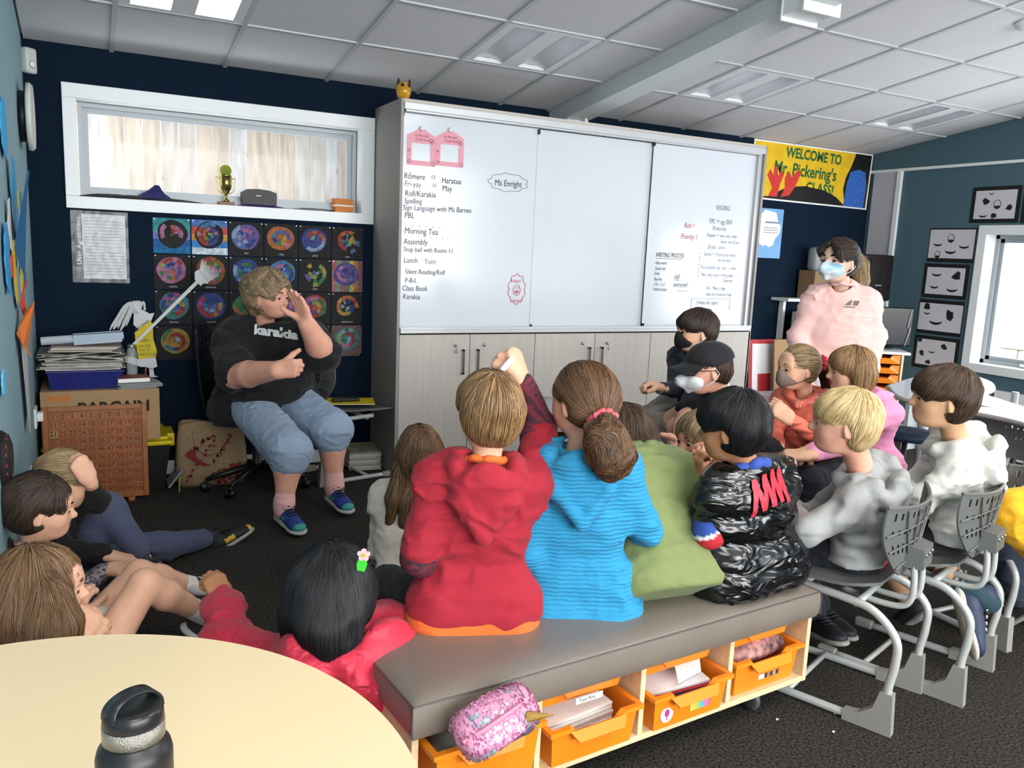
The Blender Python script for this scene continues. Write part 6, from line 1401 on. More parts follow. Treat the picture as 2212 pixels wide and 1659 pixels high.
# ------------------------------------------------------------------ hair styles
HC = dict(black=('0a0a0c','26262a'), dark=('1c1612','4a3a2e'), brown=('3a2a1e','8a6a4a'), lightbrown=('4e3a28','b08a5e'), blond=('a88a58','ead2a0'), dirty=('5a4a36','b59a70'), auburn=('33241a','7d5a3c'), grey=('4e4030','b39a78'), darkbrown=('231a14','5e4836'))
def hair(parent, hd, style, col, length=.3, nst=900, seed=0, h=.006, part=0, pony=None, tip=None, back=None, vol=.05, nm='hair', neck=None, fringe=0, ears=False, rad=.0013, chains=None, nape=-.36):
    w, H, M = hd.w, hd.H, hd.M; S = SDF(h); v = vol
    S.ell(w(0,-.07,.13), ((.335+v)*H,(.415+v)*H,(.365+v*1.1)*H), M, .02)
    if style in ('long', 'bob'):
        L = length
        S.ell(w(0,-.22,-.12), ((.33+v)*H,.27*H,.42*H), M, .03)
        for q in (-1, 1): S.cone(w(q*.33,-.08,.05), w(q*.35,-.10,-.38), .10*H, .09*H, .03)
        if back is not None:
            pts = [A3(*w(0,-.30,-.05))]+[A3(*p) for p in back]; nb = len(pts)
            for q in (-1, 0, 1):
                S.chain([p+hd.r*q*(.17 if i else .2)*H*(1-.25*i/nb) for i, p in enumerate(pts)], [.17*H]+[(.13-.045*i/nb)*H for i in range(1, nb)], .03)
    if style == 'short': S.ell(w(0,-.20,-.02), ((.30+v)*H,.28*H,.36*H), M, .03)
    if style in ('pony', 'up'): S.ell(w(0,-.18,-.02), ((.29+v)*H,.28*H,.30*H), M, .03)
    if style == 'curly':
        rg = np.random.default_rng(seed+3)
        for k in range(60):
            a = rg.uniform(0, 6.28); z = rg.uniform(-.35, 1); rr = math.sqrt(max(0, 1-z*z)); y = math.sin(a)*rr
            if y > .10 and z < .70: continue
            S.ball(w(math.cos(a)*rr*.40, -.09+y*.46, .13+z*.40), rg.uniform(.07,.12)*H, .012)
        S.ell(w(0,-.26,-.08), (.36*H,.26*H,.36*H), M, .03)
    for pts, rs in (chains or []): S.chain(pts, rs, .03)
    if fringe > .5 and style in ('short', 'bob'): S.ell(w(0,.185,.20), ((.24+v)*H,(.165+v)*H,.23*H), M, .03)
    # face opening
    fr = fringe
    S.ell(w(0,.50,-.10-.12*fr), ((.285+.02*(style=='short'))*H,.34*H,(.34-.08*fr)*H), M, .02, sub=True)
    if fr < .3: S.ell(w(0,.46,.02), (.24*H,.20*H,.23*H), M, .02, sub=True)
    if ears or style in ('short', 'pony', 'up', 'curly'):
        for q in (-1, 1): S.ell(w(q*.42,.04,-.10), (.13*H,.17*H,.17*H), M, .015, sub=True); S.ell(w(q*.34,.22,-.18), (.12*H,.16*H,.2*H), M, .015, sub=True)
    clip = None
    if style in ('short', 'pony', 'up', 'curly'): clip = [(w(0,-.2,nape if style != 'curly' else -.46), -hd.u*.92+hd.f*.35)]
    S.build(noise=.004 if style != 'curly' else .006, nscale=.03, seed=seed, clip=clip)
    crown = w(part*.1, -.15 if style != 'pony' else .3, .50); lo, hi = HC[col]
    dn = np.array([0, 0, -1.])
    if style == 'pony' or style == 'up':
        tgt = A3(*(pony[0] if pony else w(0,-.5,.05))); flow = lambda P: (lambda D: D/(np.linalg.norm(D, axis=1, keepdims=True)+1e-9))(tgt-P)
    elif style == 'curly':
        rgc = np.random.default_rng(seed); K = rgc.normal(0, 60, (3, 3)); flow = lambda P: np.sin(P @ K+np.array([0, 1, 2]))*1.1+(P-crown)*4
    elif style == 'short': flow = lambda P: (P-crown)/(np.linalg.norm(P-crown, axis=1, keepdims=True)+1e-9)*1.0+dn*.35+hd.f*.25
    else:
        def flow(P):
            D = P-crown; D = D/(np.linalg.norm(D, axis=1, keepdims=True)+1e-9); z = ((P-hd.c) @ hd.u)/H; t = np.clip((z-.15)/.3, 0, 1)[:, None]
            return D*(.25+.9*t)+dn*(1.1-.6*t)
    reg = None
    if style in ('long', 'bob'): reg = lambda P: ((P-hd.c) @ hd.u)/H > -.1
    ln = {'short': .085, 'long': length, 'bob': length, 'pony': .14, 'up': .12, 'curly': .07}[style]
    extra = []
    if style in ('long',) and back is not None:
        rg2 = np.random.default_rng(seed+9); st = w(0,-.2,.1)+rg2.normal(0, .02, (nst//2, 3)) 
    o = make_hair(parent, hd, S, col, lo, hi, crown, flow, nst, ln, seed, n=12 if ln > .15 else 8, region=reg, tipcol=tip, rad=rad, nm=nm)
    return o, S
def ponytail(parent, pts, rs, col, seed=0, curly=0, nst=260, h=.006, tip=None, nm='ponytail', rad=.0013):
    S = SDF(h); S.chain(pts, rs, .02)
    if curly:
        rg = np.random.default_rng(seed); 
        for k in range(int(46*curly)):
            i = rg.integers(0, len(pts)-1); t = rg.random(); c = A3(*pts[i])*(1-t)+A3(*pts[i+1])*t; r_ = rs[i]*(1-t)+rs[i+1]*t; S.ball(c+n3(rg.normal(0, 1, 3))*r_*.85, r_*rg.uniform(.22,.4), .006)
    S.build(noise=.005, nscale=.025, seed=seed); lo, hi = HC[col]; d0 = n3(A3(*pts[-1])-A3(*pts[0])); K = np.random.default_rng(seed).normal(0, 70, (3, 3))
    flow = (lambda P: d0+np.sin(P @ K)*.9*curly) if curly else (lambda P: np.tile(d0, (len(P), 1)))
    return make_hair(parent, None, S, col, lo, hi, None, flow, nst, np.linalg.norm(A3(*pts[-1])-A3(*pts[0]))*.7, seed, n=9, tipcol=tip, nm=nm, rad=rad)
def ring(parent, c, axis, r, t, m, name='scrunchie', lump=.25):
    ax = Vector(axis).normalized(); u = ax.orthogonal().normalized(); v = ax.cross(u); b = MB(); b.smooth = True; n = 40
    b.tube([Vector(c)+(u*math.cos(a)+v*math.sin(a))*r*(1+.08*math.sin(9*a))+ax*.15*t*math.sin(7*a) for a in [2*math.pi*k/n for k in range(n)]], [t*(1+lump*math.sin(11*2*math.pi*k/n)) for k in range(n)], 10, closed=True)
    return b.obj(name, m, parent)
def face_mask(parent, hd, m, label=None, kind='cloth', strap='e8e8e8', h=.004):
    w, H, M = hd.w, hd.H, hd.M; S = SDF(h)
    if kind == 'beak': S.cone(w(0,.44,.0), w(0,.57,-.17), .022*H, .018*H, .03); S.cone(w(0,.57,-.17), w(0,.40,-.40), .018*H, .03*H, .03); S.ell(w(0,.24,-.2), (.272*H,.24*H,.21*H), M, .03); [S.cone(w(0,.55,-.17), w(q*.22,.24,-.16), .03*H, .05*H, .04) for q in (-1, 1)]
    else: S.ell(w(0,.20,-.20), (.272*H,.265*H,.21*H), M, .03); S.cone(w(0,.43,-.04), w(0,.40,-.30), .035*H, .05*H, .04)
    S.ell(w(0,-.10,-.15), (.5*H,.30*H,.6*H), M, .01, sub=True)
    o = surf(parent, 'face_mask', S, m, noise=.0015, nscale=.02); 
    if label: o['label'] = label
    b = MB(); b.smooth = True; sm = mat('mask_strap_'+strap, strap, .7)
    for q in (-1, 1):
        b.tube([Vector(w(q*.26,.24,-.08)), Vector(w(q*.34,.08,.04)), Vector(w(q*.375,-.06,.08)), Vector(w(q*.38,-.13,-.03))], .0016, 5); b.tube([Vector(w(q*.25,.22,-.30)), Vector(w(q*.34,.05,-.22)), Vector(w(q*.37,-.08,-.13)), Vector(w(q*.38,-.13,-.03))], .0016, 5)
    b.obj('mask_strap', sm, o, kind='stuff'); return o
def finish(t, base):
    t.location = base
    for c in t.children: c.matrix_parent_inverse = Matrix.Translation(-Vector(base))
def person(label, base, hd, neck, pel, fwd, wid, top, arms, legs, sk='fair', hb=.0045, hg=.009, child=True, belly=0, chest=1.0, inflate=.012, fat=1.0, iris='4a3524', brow='4a3626', brows=True, sr=None, nose=1.0, hood=None, skinlegs=False, pants=None, tn=.004, topname='hoodie', eyes=True, seed=1, trunk_sub=True, sleeve_r=None, sh_over=None, tmat=None, flatn=.72, tclip=None, topnvec=(1,1,.5), neckhole=None, hem=.05, quilt=None, folds=.0075):
    """arms: list of (elbow, wrist, kw for the hand or None, sleeve end 0..1 along the forearm (-.5: half of the upper arm))"""
    t = thing('person', label, 'person'); skm = MATS['skin_'+sk]
    neck, pel = A3(*neck), A3(*pel); up = n3(neck-pel); f = n3(np.array(fwd, float)-up*np.dot(fwd, up)); r = np.cross(f, up)
    sh = [neck-up*.055*wid/.31-r*wid*.40, neck-up*.055*wid/.31+r*wid*.40]      # left, right (anatomical)
    if sh_over:
        for i, s_ in enumerate(sh_over):
            if s_ is not None: sh[i] = A3(*s_)
    hips = [pel-r*wid*.26-up*.01, pel+r*wid*.26-up*.01]
    ar = sr or (.040, .032, .022); sc = wid/.31
    # --- body, one mesh
    parts = []
    S = hd.sdf(neck-up*.03, hb, fat=fat, nose=nose); S.build(); P, Q = S.nets()
    c = P[Q].mean(1); q_ = (c-hd.c)/hd.H; X_, Y_, Z_ = q_ @ hd.r, q_ @ hd.f, q_ @ hd.u
    lips = ((np.abs(X_) < .105) & (Y_ > .385) & (Z_ < -.185) & (Z_ > -.265+.6*X_**2)).astype(int); parts.append((P, Q, lips))
    S = SDF(.013); torso_prims(S, pel, neck-up*.01, sh[0], sh[1], hips[0], hips[1], f, wid*.93, belly=belly*.9, chest=chest*.94, inflate=-.004, flatn=flatn)
    for i, (kn, an, *_) in enumerate(legs or []): 
        if kn is not None and not skinlegs: S.cone(hips[i], kn, .055*sc, .038*sc, .03); S.cone(kn, an, .036*sc, .026*sc, .02)
    S.build(); P, Q = S.nets(); parts.append((P, Q, 0))
    for i, (el, wr, hk, sl) in enumerate(arms):
        S = SDF(.0036 if child else .0042); el, wr = A3(*el), A3(*wr); hs = hk.pop('size', .155 if child else .185) if hk else .155
        rr = (ar[0]*.95*sc, ar[1]*.98*sc, ar[2]*sc)
        if sl is not None and sl > .5 and hk: m_ = el*.35+wr*.65; S.cone(m_, wr, rr[2]*1.15, rr[2], .01)
        else: S.cone(sh[i], el, rr[0], rr[1], .02); m_ = el*.65+wr*.35; S.cone(el, m_, rr[1], rr[1]*1.02, .015); S.cone(m_, wr, rr[1]*1.02, rr[2], .015)
        if hk: hand_prims(S, wr, size=hs, side=(-1 if i == 0 else 1), **hk)
        S.build(); P, Q = S.nets(); parts.append((P, Q, 0))
    if skinlegs:
        for i, (kn, an, *_) in enumerate(legs):
            S = SDF(.007); leg_prims(S, hips[i], kn, an, (.072*sc, .048*sc, .037*sc)); S.build(); P, Q = S.nets(); parts.append((P, Q, 0))
    link('body', npmesh('body', parts, [skm, lip_m]), t)
    if eyes: hd.extras(hd, t, iris, brow, brows=brows, sk='skin_'+sk) if False else hd.extras(t, iris, brow, brows=brows, sk='skin_'+sk)
    # --- top
    S = SDF(hg); torso_prims(S, pel, neck-up*.012, sh[0], sh[1], hips[0], hips[1], f, wid, belly=belly, chest=chest, inflate=inflate, flatn=flatn, hem=hem*sc)
    if hem: clip0 = [(pel-up*(hem+.05)*sc, -up)]
    else: clip0 = []
    sr_ = sleeve_r or (.048*sc, .040*sc, .033*sc)
    for i, (el, wr, hk, sl) in enumerate(arms):
        el, wr = A3(*el), A3(*wr)
        if sl is None: continue
        if sl >= 0:
            e_ = el*(1-sl)+wr*sl; S.cone(sh[i], el, sr_[0]*1.08, sr_[1], .035); S.cone(el, e_, sr_[1], sr_[2], .02)
        else:
            e_ = sh[i]*(-sl)+el*(1+sl); S.cone(sh[i], e_, sr_[0]*1.1, sr_[0], .03)
    if neckhole is None: neckhole = .20*hd.H
    nh = neckhole*1.05; S.cone(neck-up*.005+f*.012, hd.w(0,.02,-.35), nh, nh*1.1, .012, sub=True)
    if hood is not None: hood_prims(S, neck, f, up, **hood)
    clip = clip0+list(tclip or [])
    o = surf(t, topname, S, top if tmat is None else tmat, noise=tn, nscale=.055, seed=seed, nvec=topnvec, clip=clip, quilt=quilt, folds=folds)
    # --- trousers
    if pants:
        pm, pr, pend, pname = pants
        S = SDF(hg); S.cone(hips[0]+up*.02, hips[1]+up*.02, .20*wid, .20*wid, .03, (f, .8))
        for i, (kn, an, *_) in enumerate(legs):
            if kn is None: continue
            kn, an = A3(*kn), A3(*an); S.cone(hips[i]+f*.02, kn if pend >= 0 else hips[i]*(-pend)+kn*(1+pend), pr[0]*.88, pr[1], .03)
            if pend > 0: e_ = kn*(1-pend)+an*pend; S.cone(kn, e_, pr[1], pr[2], .03)
        surf(t, pname, S, pm, noise=.003, nscale=.06, seed=seed+3, folds=.005)
    for i, lg in enumerate(legs or []):
        if len(lg) > 2 and lg[2]:
            d = dict(lg[2]); sock = d.pop('sock', None)
            if sock is not None:
                S = SDF(.005); kn, an = A3(*lg[0]), A3(*lg[1]); hgt = sock[1]; d0 = n3(kn-an); S.cone(an+d0*hgt, an, .040*sc if len(sock) < 3 else sock[2], .036*sc, .01); S.cone(an, an-d0*.03, .036*sc, .034*sc, .01)
                mm = sock[0]; surf(t, 'sock', S, mm, noise=.0015, nscale=.02, clip=[(an+d0*hgt, d0)])
            shoe(t, lg[1], d.pop('toe'), **d)
    finish(t, base); t['sh'] = 0; del t['sh']
    return t, sh, hips, (r, f, up), o
V3 = lambda *a: np.array(a, float)

# ================================================================== the people
jersey_red = fabric('red_jersey', '9c1a2c'); stripe_b = mat('fabric_burgundy_stripe', '5a2230', .85, var=.0, bump=.3, bscale=100, vcol=True)
# --- boy in red with raised hand
hd = Head((-0.771, -2.879, 1.016), (0.048, 0.992, 0.020), (0,0,1), .205)
elb_r, wri_r = (-0.559, -2.791, 0.944), (-0.630, -2.797, 1.084)
t, sh, hips, ax, o = person('boy in a red hooded shirt with burgundy sleeves raising a marker overhead', (-0.772, -2.854, 0.372),
  hd, (-0.775, -2.884, 0.885), (-0.784, -2.870, 0.496), (0.360, 0.941, 0.000), .300, jersey_red,
  [((-0.943, -2.851, 0.642), (-0.776, -2.726, 0.497), dict(fdir=(0.811, 0.251, 0.100), palm=(0.359, 0.037, -1.000), curl=.7), -.12), (elb_r, wri_r, dict(fdir=(-0.240, 0.296, 0.950), palm=(-0.524, 0.615, -0.300), curl=1.9, thumb=1.0), -.12)],
  [((-0.915, -2.560, 0.435), (-0.823, -2.436, 0.131), dict(toe=(-0.823, -2.305, 0.033), col='22262c')), ((-0.545, -2.544, 0.342), (-0.481, -2.471, 0.111), dict(toe=(-0.438, -2.338, 0.022), col='22262c'))],
  sk='fair', hood=dict(s=1.0, drop=.17, wid=.09, dep=.065, r=.024), pants=(fabric('black_leggings', '131418', .8), (.078,.058,.045), .95, 'leggings'), topname='hooded_shirt', seed=4, hg=.007, hem=.004, tn=.004)
hair(t, hd, 'short', 'lightbrown', nst=2200, seed=4, fringe=.8, vol=.065); 
tt = t
def sleeve(t, base, a, b, c, r, m, name='under_sleeve', k=.02, w_=.009, cols=('6b2434','3c1f2b'), ax=None, noise=.003):
    S = SDF(.006); a, b, c = A3(*a), A3(*b), A3(*c); S.cone(a, b, r[0], r[1], k); S.cone(b, c, r[1], r[2], k)
    def fn(V):
        u = n3(b-a); v = n3(c-b); L = np.linalg.norm(b-a); s1 = (V-a)@u; s2 = L+(V-b)@v; return np.where(s1 < L, s1, s2)
    S.build(noise=noise, nscale=.03); P, Q = S.nets(); pf = stripes(cols, w_, fn)
    o = link(name, npmesh(name, [(P, Q, 0)], [m], lambda V: np.concatenate([pf(V), np.ones((len(V),1))], 1)), t); o.matrix_parent_inverse = Matrix.Translation(-Vector(base)); return o
bR = (-0.772, -2.854, 0.372)
sleeve(t, bR, (-0.587, -2.816, 0.921), elb_r, V3(*wri_r)*.93+V3(*elb_r)*.07, (.047,.043,.034), stripe_b)
sleeve(t, bR, V3(*(-0.943, -2.851, 0.642))*.85+sh[0]*.15, (-0.939, -2.843, 0.633), (-0.795, -2.736, 0.511), (.045,.045,.037), stripe_b)
S = SDF(.008); pl_ = V3(*(-0.784, -2.870, 0.496)); S.cone(pl_-ax[0]*.088-ax[2]*.05, pl_+ax[0]*.088-ax[2]*.05, .094, .094, .03, (ax[1], .86)); o = surf(t, 'orange_undershirt', S, fabric('orange_cotton', 'd9662a'), noise=.004, clip=[(pl_-ax[2]*.085, -ax[2]), (pl_-ax[2]*.0, ax[2])]); o.matrix_parent_inverse = Matrix.Translation(-Vector(bR))
ring(t, V3(*(-0.775, -2.884, 0.885))+ax[2]*.004+ax[1]*.008, ax[2]+ax[1]*.35, .056, .011, fabric('orange_cotton', 'd9662a'), 'orange_collar', .05)
o = MB(); o.smooth = True; o.tube([(-0.670, -2.810, 1.147), (-0.706, -2.820, 1.117)], .0085, 12); o = o.obj('whiteboard_marker', mat('marker_white', 'e4e2e4', .4)); o['label'] = 'white marker held high in the fist of the boy in red'; o['category'] = 'marker'
# --- girl in blue
def rib(name, col):
    m = fabric(name, col, .8, bump=.0, var=.06); nt = m.node_tree; N = nt.nodes; L = nt.links
    tc = N.new('ShaderNodeTexCoord'); wv = N.new('ShaderNodeTexWave'); wv.bands_direction = 'Z'; wv.inputs['Scale'].default_value = 26; wv.inputs['Distortion'].default_value = 3.2; wv.inputs['Detail'].default_value = 2; wv.inputs['Detail Scale'].default_value = 1.2; L.new(tc.outputs['Object'], wv.inputs[0])
    bp = N.new('ShaderNodeBump'); bp.inputs['Strength'].default_value = .55; bp.inputs['Distance'].default_value = .004; L.new(wv.outputs['Fac'], bp.inputs['Height']); L.new(bp.outputs[0], N['Principled BSDF'].inputs['Normal'])
    return m
blue_j = rib('blue_ribbed', '2387b3')
hd = Head((-0.498, -2.904, 1.038), (-0.266, 0.954, 0.020), (0,0,1), .205)
t, sh, hips, ax, o = person('girl in a bright blue hooded top with a curly ponytail on the bench', (-0.466, -2.880, 0.361),
  hd, (-0.499, -2.890, 0.896), (-0.474, -2.898, 0.483), (0.422, 0.908, 0.000), .305, blue_j,
  [((-0.624, -2.865, 0.610), (-0.456, -2.759, 0.482), dict(fdir=(0.764, 0.163, 0.100), palm=(0.000, 0.000, -1.000), curl=.7), .9), ((-0.291, -2.961, 0.667), (-0.241, -2.782, 0.541), dict(fdir=(-0.298, 0.722, 0.100), palm=(0.000, 0.000, -1.000), curl=.7), .9)],
  [((-0.377, -2.567, 0.324), (-0.311, -2.504, 0.110), dict(toe=(-0.277, -2.419, 0.046))), ((-0.206, -2.609, 0.337), (-0.153, -2.551, 0.119), dict(toe=(-0.088, -2.461, 0.046)))],
  sk='fair', hood=dict(s=1.05, drop=.17, wid=.095, dep=.065, r=.027), pants=(fabric('dark_print', '2a2c33'), (.078,.058,.045), .95, 'leggings'), topname='hooded_top', seed=8, hg=.0075, tn=.005, hem=.10, inflate=.018)
pb = (-0.500, -3.007, 1.003)
hair(t, hd, 'pony', 'lightbrown' if False else 'auburn', nst=2400, seed=9, pony=[pb], vol=.055)
ponytail(t, [pb, (-0.510, -3.043, 0.965), (-0.497, -3.057, 0.924), (-0.491, -3.046, 0.878)], [.035,.052,.056,.022], 'auburn', seed=3, curly=1, nst=1700)
ring(t, pb, V3(*(-0.508, -3.029, 0.986))-V3(*(-0.499, -2.995, 1.009)), .028, .015, fabric('coral_scrunchie', 'e0606a'))

def cuff(el, wr, t_): return tuple(V3(*el)*(1-t_)+V3(*wr)*t_)
trainer = dict(col='1c1e22', sole='8d8d88', lace='2a2c30')
# --- child in green, bent forward
green = fabric('olive_green', '747f4e', bump=.2)
hd = Head((-0.136, -2.598, 0.845), (-0.454, 0.748, -0.450), (-0.193, 0.384, 0.900), .205)
t, sh, hips, ax, o = person('child in a loose olive green shirt leaning forward on the bench', (-0.137, -2.902, 0.437),
  hd, (-0.128, -2.701, 0.807), (-0.148, -2.899, 0.541), (-0.046, 0.985, 0.000), .33, green,
  [((-0.071, -2.505, 0.479), (-0.044, -2.347, 0.477), dict(fdir=(-0.298, 0.722, 0.100), palm=(0.000, 0.000, -1.000), curl=.7), .9), ((0.084, -2.676, 0.615), (0.062, -2.508, 0.533), dict(fdir=(-0.298, 0.722, 0.100), palm=(0.000, 0.000, -1.000), curl=.7), .9)],
  [((-0.102, -2.557, 0.418), (-0.010, -2.421, 0.176), dict(toe=(0.013, -2.333, 0.098), **trainer)), ((0.056, -2.582, 0.422), (0.142, -2.496, 0.200), dict(toe=(0.186, -2.416, 0.141), **trainer))],
  sk='fair', pants=(fabric('black_trousers', '131416', .8), (.08,.06,.045), .95, 'trousers'), topname='shirt', seed=12, hg=.008, inflate=.03, tn=.006, hem=.055)
hair(t, hd, 'long', 'darkbrown', nst=1500, seed=12, length=.16, back=[(-0.117, -2.700, 0.844), (-0.118, -2.732, 0.791)])
ring(t, V3(*(-0.128, -2.701, 0.807))+ax[2]*.01, ax[2], .062, .016, green, 'collar', .05)
# --- boy in shiny black vest
blk = mat('black_shiny_nylon', '09090b', .2, bump=0, spec=.7, coat=.2); wrinkle(blk, 9, .75, .02, (1,1,2.4), 2.2)
hd = Head((0.016, -2.935, 0.939), (-0.469, 0.869, -0.120), (-0.044, 0.023, 1.000), .212)
polo = mat('fabric_blue_red', 'ffffff', .85, vcol=True, bump=.3, bscale=90); wrinkle(polo, 8, .4)
e_, w_ = (-0.055, -2.955, 0.629), (0.029, -2.778, 0.711)
t, sh, hips, ax, o = person('black haired boy in a shiny black puffer vest with red zigzags', (0.120, -2.956, 0.438),
  hd, (0.093, -2.934, 0.796), (0.113, -2.957, 0.541), (-0.046, 0.985, 0.000), .315, blk,
  [(e_, w_, dict(fdir=(0.005, 0.224, 1.000), palm=(0.852, 0.116, 0.100), curl=.9), None), ((0.371, -2.844, 0.522), (0.304, -2.693, 0.529), dict(fdir=(-0.298, 0.722, 0.100), palm=(0.000, 0.000, -1.000), curl=.7), None)],
  [((0.280, -2.594, 0.378), (0.366, -2.509, 0.150), dict(toe=(0.390, -2.422, 0.071), **trainer)), ((0.444, -2.676, 0.402), (0.546, -2.600, 0.176), dict(toe=(0.601, -2.525, 0.117), **trainer))],
  sk='tan', iris='1c120c', brow='15110f', pants=(fabric('black_trousers', '131416', .8), (.08,.06,.045), .95, 'trousers'), topname='puffer_vest', seed=15, hg=.0075, inflate=.030, tn=.007, hem=.055, chest=1.08, topnvec=(1.6,1.6,.45), quilt=[((0.120, -2.956, 0.438), (0,0,1), .085, .006)])
bsd = (0.120, -2.956, 0.438)
S = SDF(.007); S.cone(sh[0], e_, .058, .048, .02); S.cone(e_, cuff(e_, w_, .25), .048, .042, .02); S.cone(sh[1], (0.371, -2.844, 0.522), .056, .046, .02); S.cone((0.371, -2.844, 0.522), (0.311, -2.708, 0.533), .046, .04, .02)
axl = n3(A3(*e_)-sh[0])
def pcol(V):
    s1 = (V-sh[0])@axl; q = (V-sh[0])@n3(np.cross(axl, ax[1])); c = np.tile(np.array(srgb('2d4a9a')), (len(V), 1)); m = (s1*.9+q*.9 > .075); c[m] = srgb('b3242c'); m2 = np.abs(s1*.9+q*.9-.075) < .006; c[m2] = srgb('dfe0e4'); return c
surf(t, 'polo_sleeves', S, polo, noise=.003, paint=pcol)
ring(t, V3(*(0.083, -2.939, 0.801))+ax[2]*.01, ax[2]+ax[1]*.4, .062, .018, fabric('royal_blue', '2d4a9a'), 'polo_collar', .04)
# zigzag on the back of the vest, projected on the back surface
def drop(S, P, d, push):
    P = P-d*.13; tr = np.zeros(len(P)); hit = np.zeros(len(P), bool)
    hi = S.lo+S.h*(np.array(S.F.shape)-1)
    for _ in range(160):
        v = S.sample(P); inb = ((P > S.lo) & (P < hi)).all(1); v = np.where(inb, v, .01); hit |= v < .0008
        st = np.where(hit, 0, np.clip(v*.6, .0008, .02)); st = np.where(tr > .55, 0, st); P = P+d*st[:, None]; tr += st
    return P-d*push, hit
def decal(parent, S, o, r_, u_, polys, m, name, push=.004, direction=None, step=.006):
    """flat print laid on a garment: polygon outlines (x, y) around point o, dropped onto the surface"""
    bm = bmesh.new()
    for poly in polys:
        vs = [bm.verts.new((x, y, 0)) for x, y in poly]; bm.faces.new(vs)
    bmesh.ops.triangulate(bm, faces=bm.faces[:])
    for _ in range(5):
        ed = [e for e in bm.edges if e.calc_length() > step*2]
        if not ed: break
        bmesh.ops.subdivide_edges(bm, edges=ed, cuts=1)
        bmesh.ops.triangulate(bm, faces=[f for f in bm.faces if len(f.verts) > 3])
    bm.verts.index_update(); P = np.array([A3(*o)+r_*v.co.x+u_*v.co.y for v in bm.verts]); d = n3(direction)
    P, ok = drop(S, P, d, push); F = [tuple(v.index for v in f.verts) for f in bm.faces]; F = [f for f in F if all(ok[i] for i in f) and max(np.linalg.norm(P[f[0]]-P[f[1]]), np.linalg.norm(P[f[1]]-P[f[2]])) < .03]
    b = MB(); b.smooth = True; b.add([tuple(p) for p in P], F); bm.free()
    return b.obj(name, m, parent)
LAST = {}
zz = [(-.085,-.06),(-.085,.045),(-.052,-.01),(-.040,.055),(-.008,-.005),(.004,.060),(.036,.0),(.050,.055),(.085,-.035),(.065,-.035),(.048,.005),(.036,-.045),(.008,.002),(-.004,-.045),(-.036,.0),(-.048,-.05),(-.070,-.02),(-.070,-.06)]
zr = n3((0.659, -0.743, 0.100)); zu = n3((0.000, 0.000, 1.000))
zp = [(-.088,-.062),(-.082,.048),(-.040,-.048),(-.030,.056),(.006,-.042),(.018,.060),(.050,-.036),(.062,.054),(.092,-.046)]
decal(t, LASTS['puffer_vest'], (0.102, -3.037, 0.761), zr, zu, [[(a_[0]-.011,a_[1]),(a_[0]+.011,a_[1]),(b_[0]+.011,b_[1]),(b_[0]-.011,b_[1])][::(1 if a_[1] < b_[1] else -1)] for a_, b_ in zip(zp, zp[1:])],
      mat('fabric_red_applique', 'b72a3c', .45, bump=.4, bscale=200), 'red_zigzag', direction=(0.124, 0.986, 0.000), push=.007)
hair(t, hd, 'short', 'black', nst=2600, seed=15, vol=.08, fringe=.8)
# --- blond boy in grey hoodie
gh = fabric('grey_marl', '8f908f', bump=.25, bscale=260, var=.07, vscale=200)
hd = Head((0.478, -2.952, 0.929), (-0.683, 0.699, 0.000), (0,0,1), .218)
e_, w_ = (0.296, -3.008, 0.602), (0.442, -2.784, 0.618)
t, sh, hips, ax, o = person('blond boy in a grey marl hoodie seated on the nearest school chair', (0.628, -2.953, 0.356),
  hd, (0.583, -2.970, 0.759), (0.650, -2.938, 0.504), (-0.428, 0.904, 0.000), .33, gh,
  [(e_, w_, dict(fdir=(-0.298, 0.722, 0.100), palm=(0.000, 0.000, -1.000), curl=.7), .85), ((0.597, -2.734, 0.525), (0.502, -2.730, 0.586), dict(fdir=(-0.298, 0.722, 0.100), palm=(0.000, 0.000, -1.000), curl=.7), .85)],
  [((0.465, -2.796, 0.434), (0.653, -2.772, 0.167), dict(toe=(0.614, -2.917, 0.202), **trainer)), ((0.631, -2.609, 0.371), (0.826, -2.645, 0.110), dict(toe=(0.825, -2.757, 0.120), **trainer))],
  sk='pink', iris='5a7a90', brow='b5925e', hood=dict(s=1.05, drop=.155, wid=.10, dep=.075, r=.03), pants=(fabric('navy_trackpants', '171a26', .85), (.085,.065,.045), .95, 'track_pants'), topname='hoodie', seed=21, hg=.0075, inflate=.018, tn=.006, fat=1.04, hem=.045, tclip=[((0,0,.462), (0,0,-1))])
S = SDF(.008); pl_ = V3(*(0.650, -2.938, 0.504)); S.cone(pl_-ax[0]*.093-ax[2]*.055, pl_+ax[0]*.093-ax[2]*.055, .105, .105, .03, (ax[1], .86)); surf(t, 'red_undershirt', S, fabric('red_cotton', 'c22f3a'), noise=.002, clip=[((0,0,.448), (0,0,-1)), (pl_-ax[2]*.03, ax[2])])
hair(t, hd, 'short', 'blond', nst=2800, seed=21, vol=.055, fringe=.75)
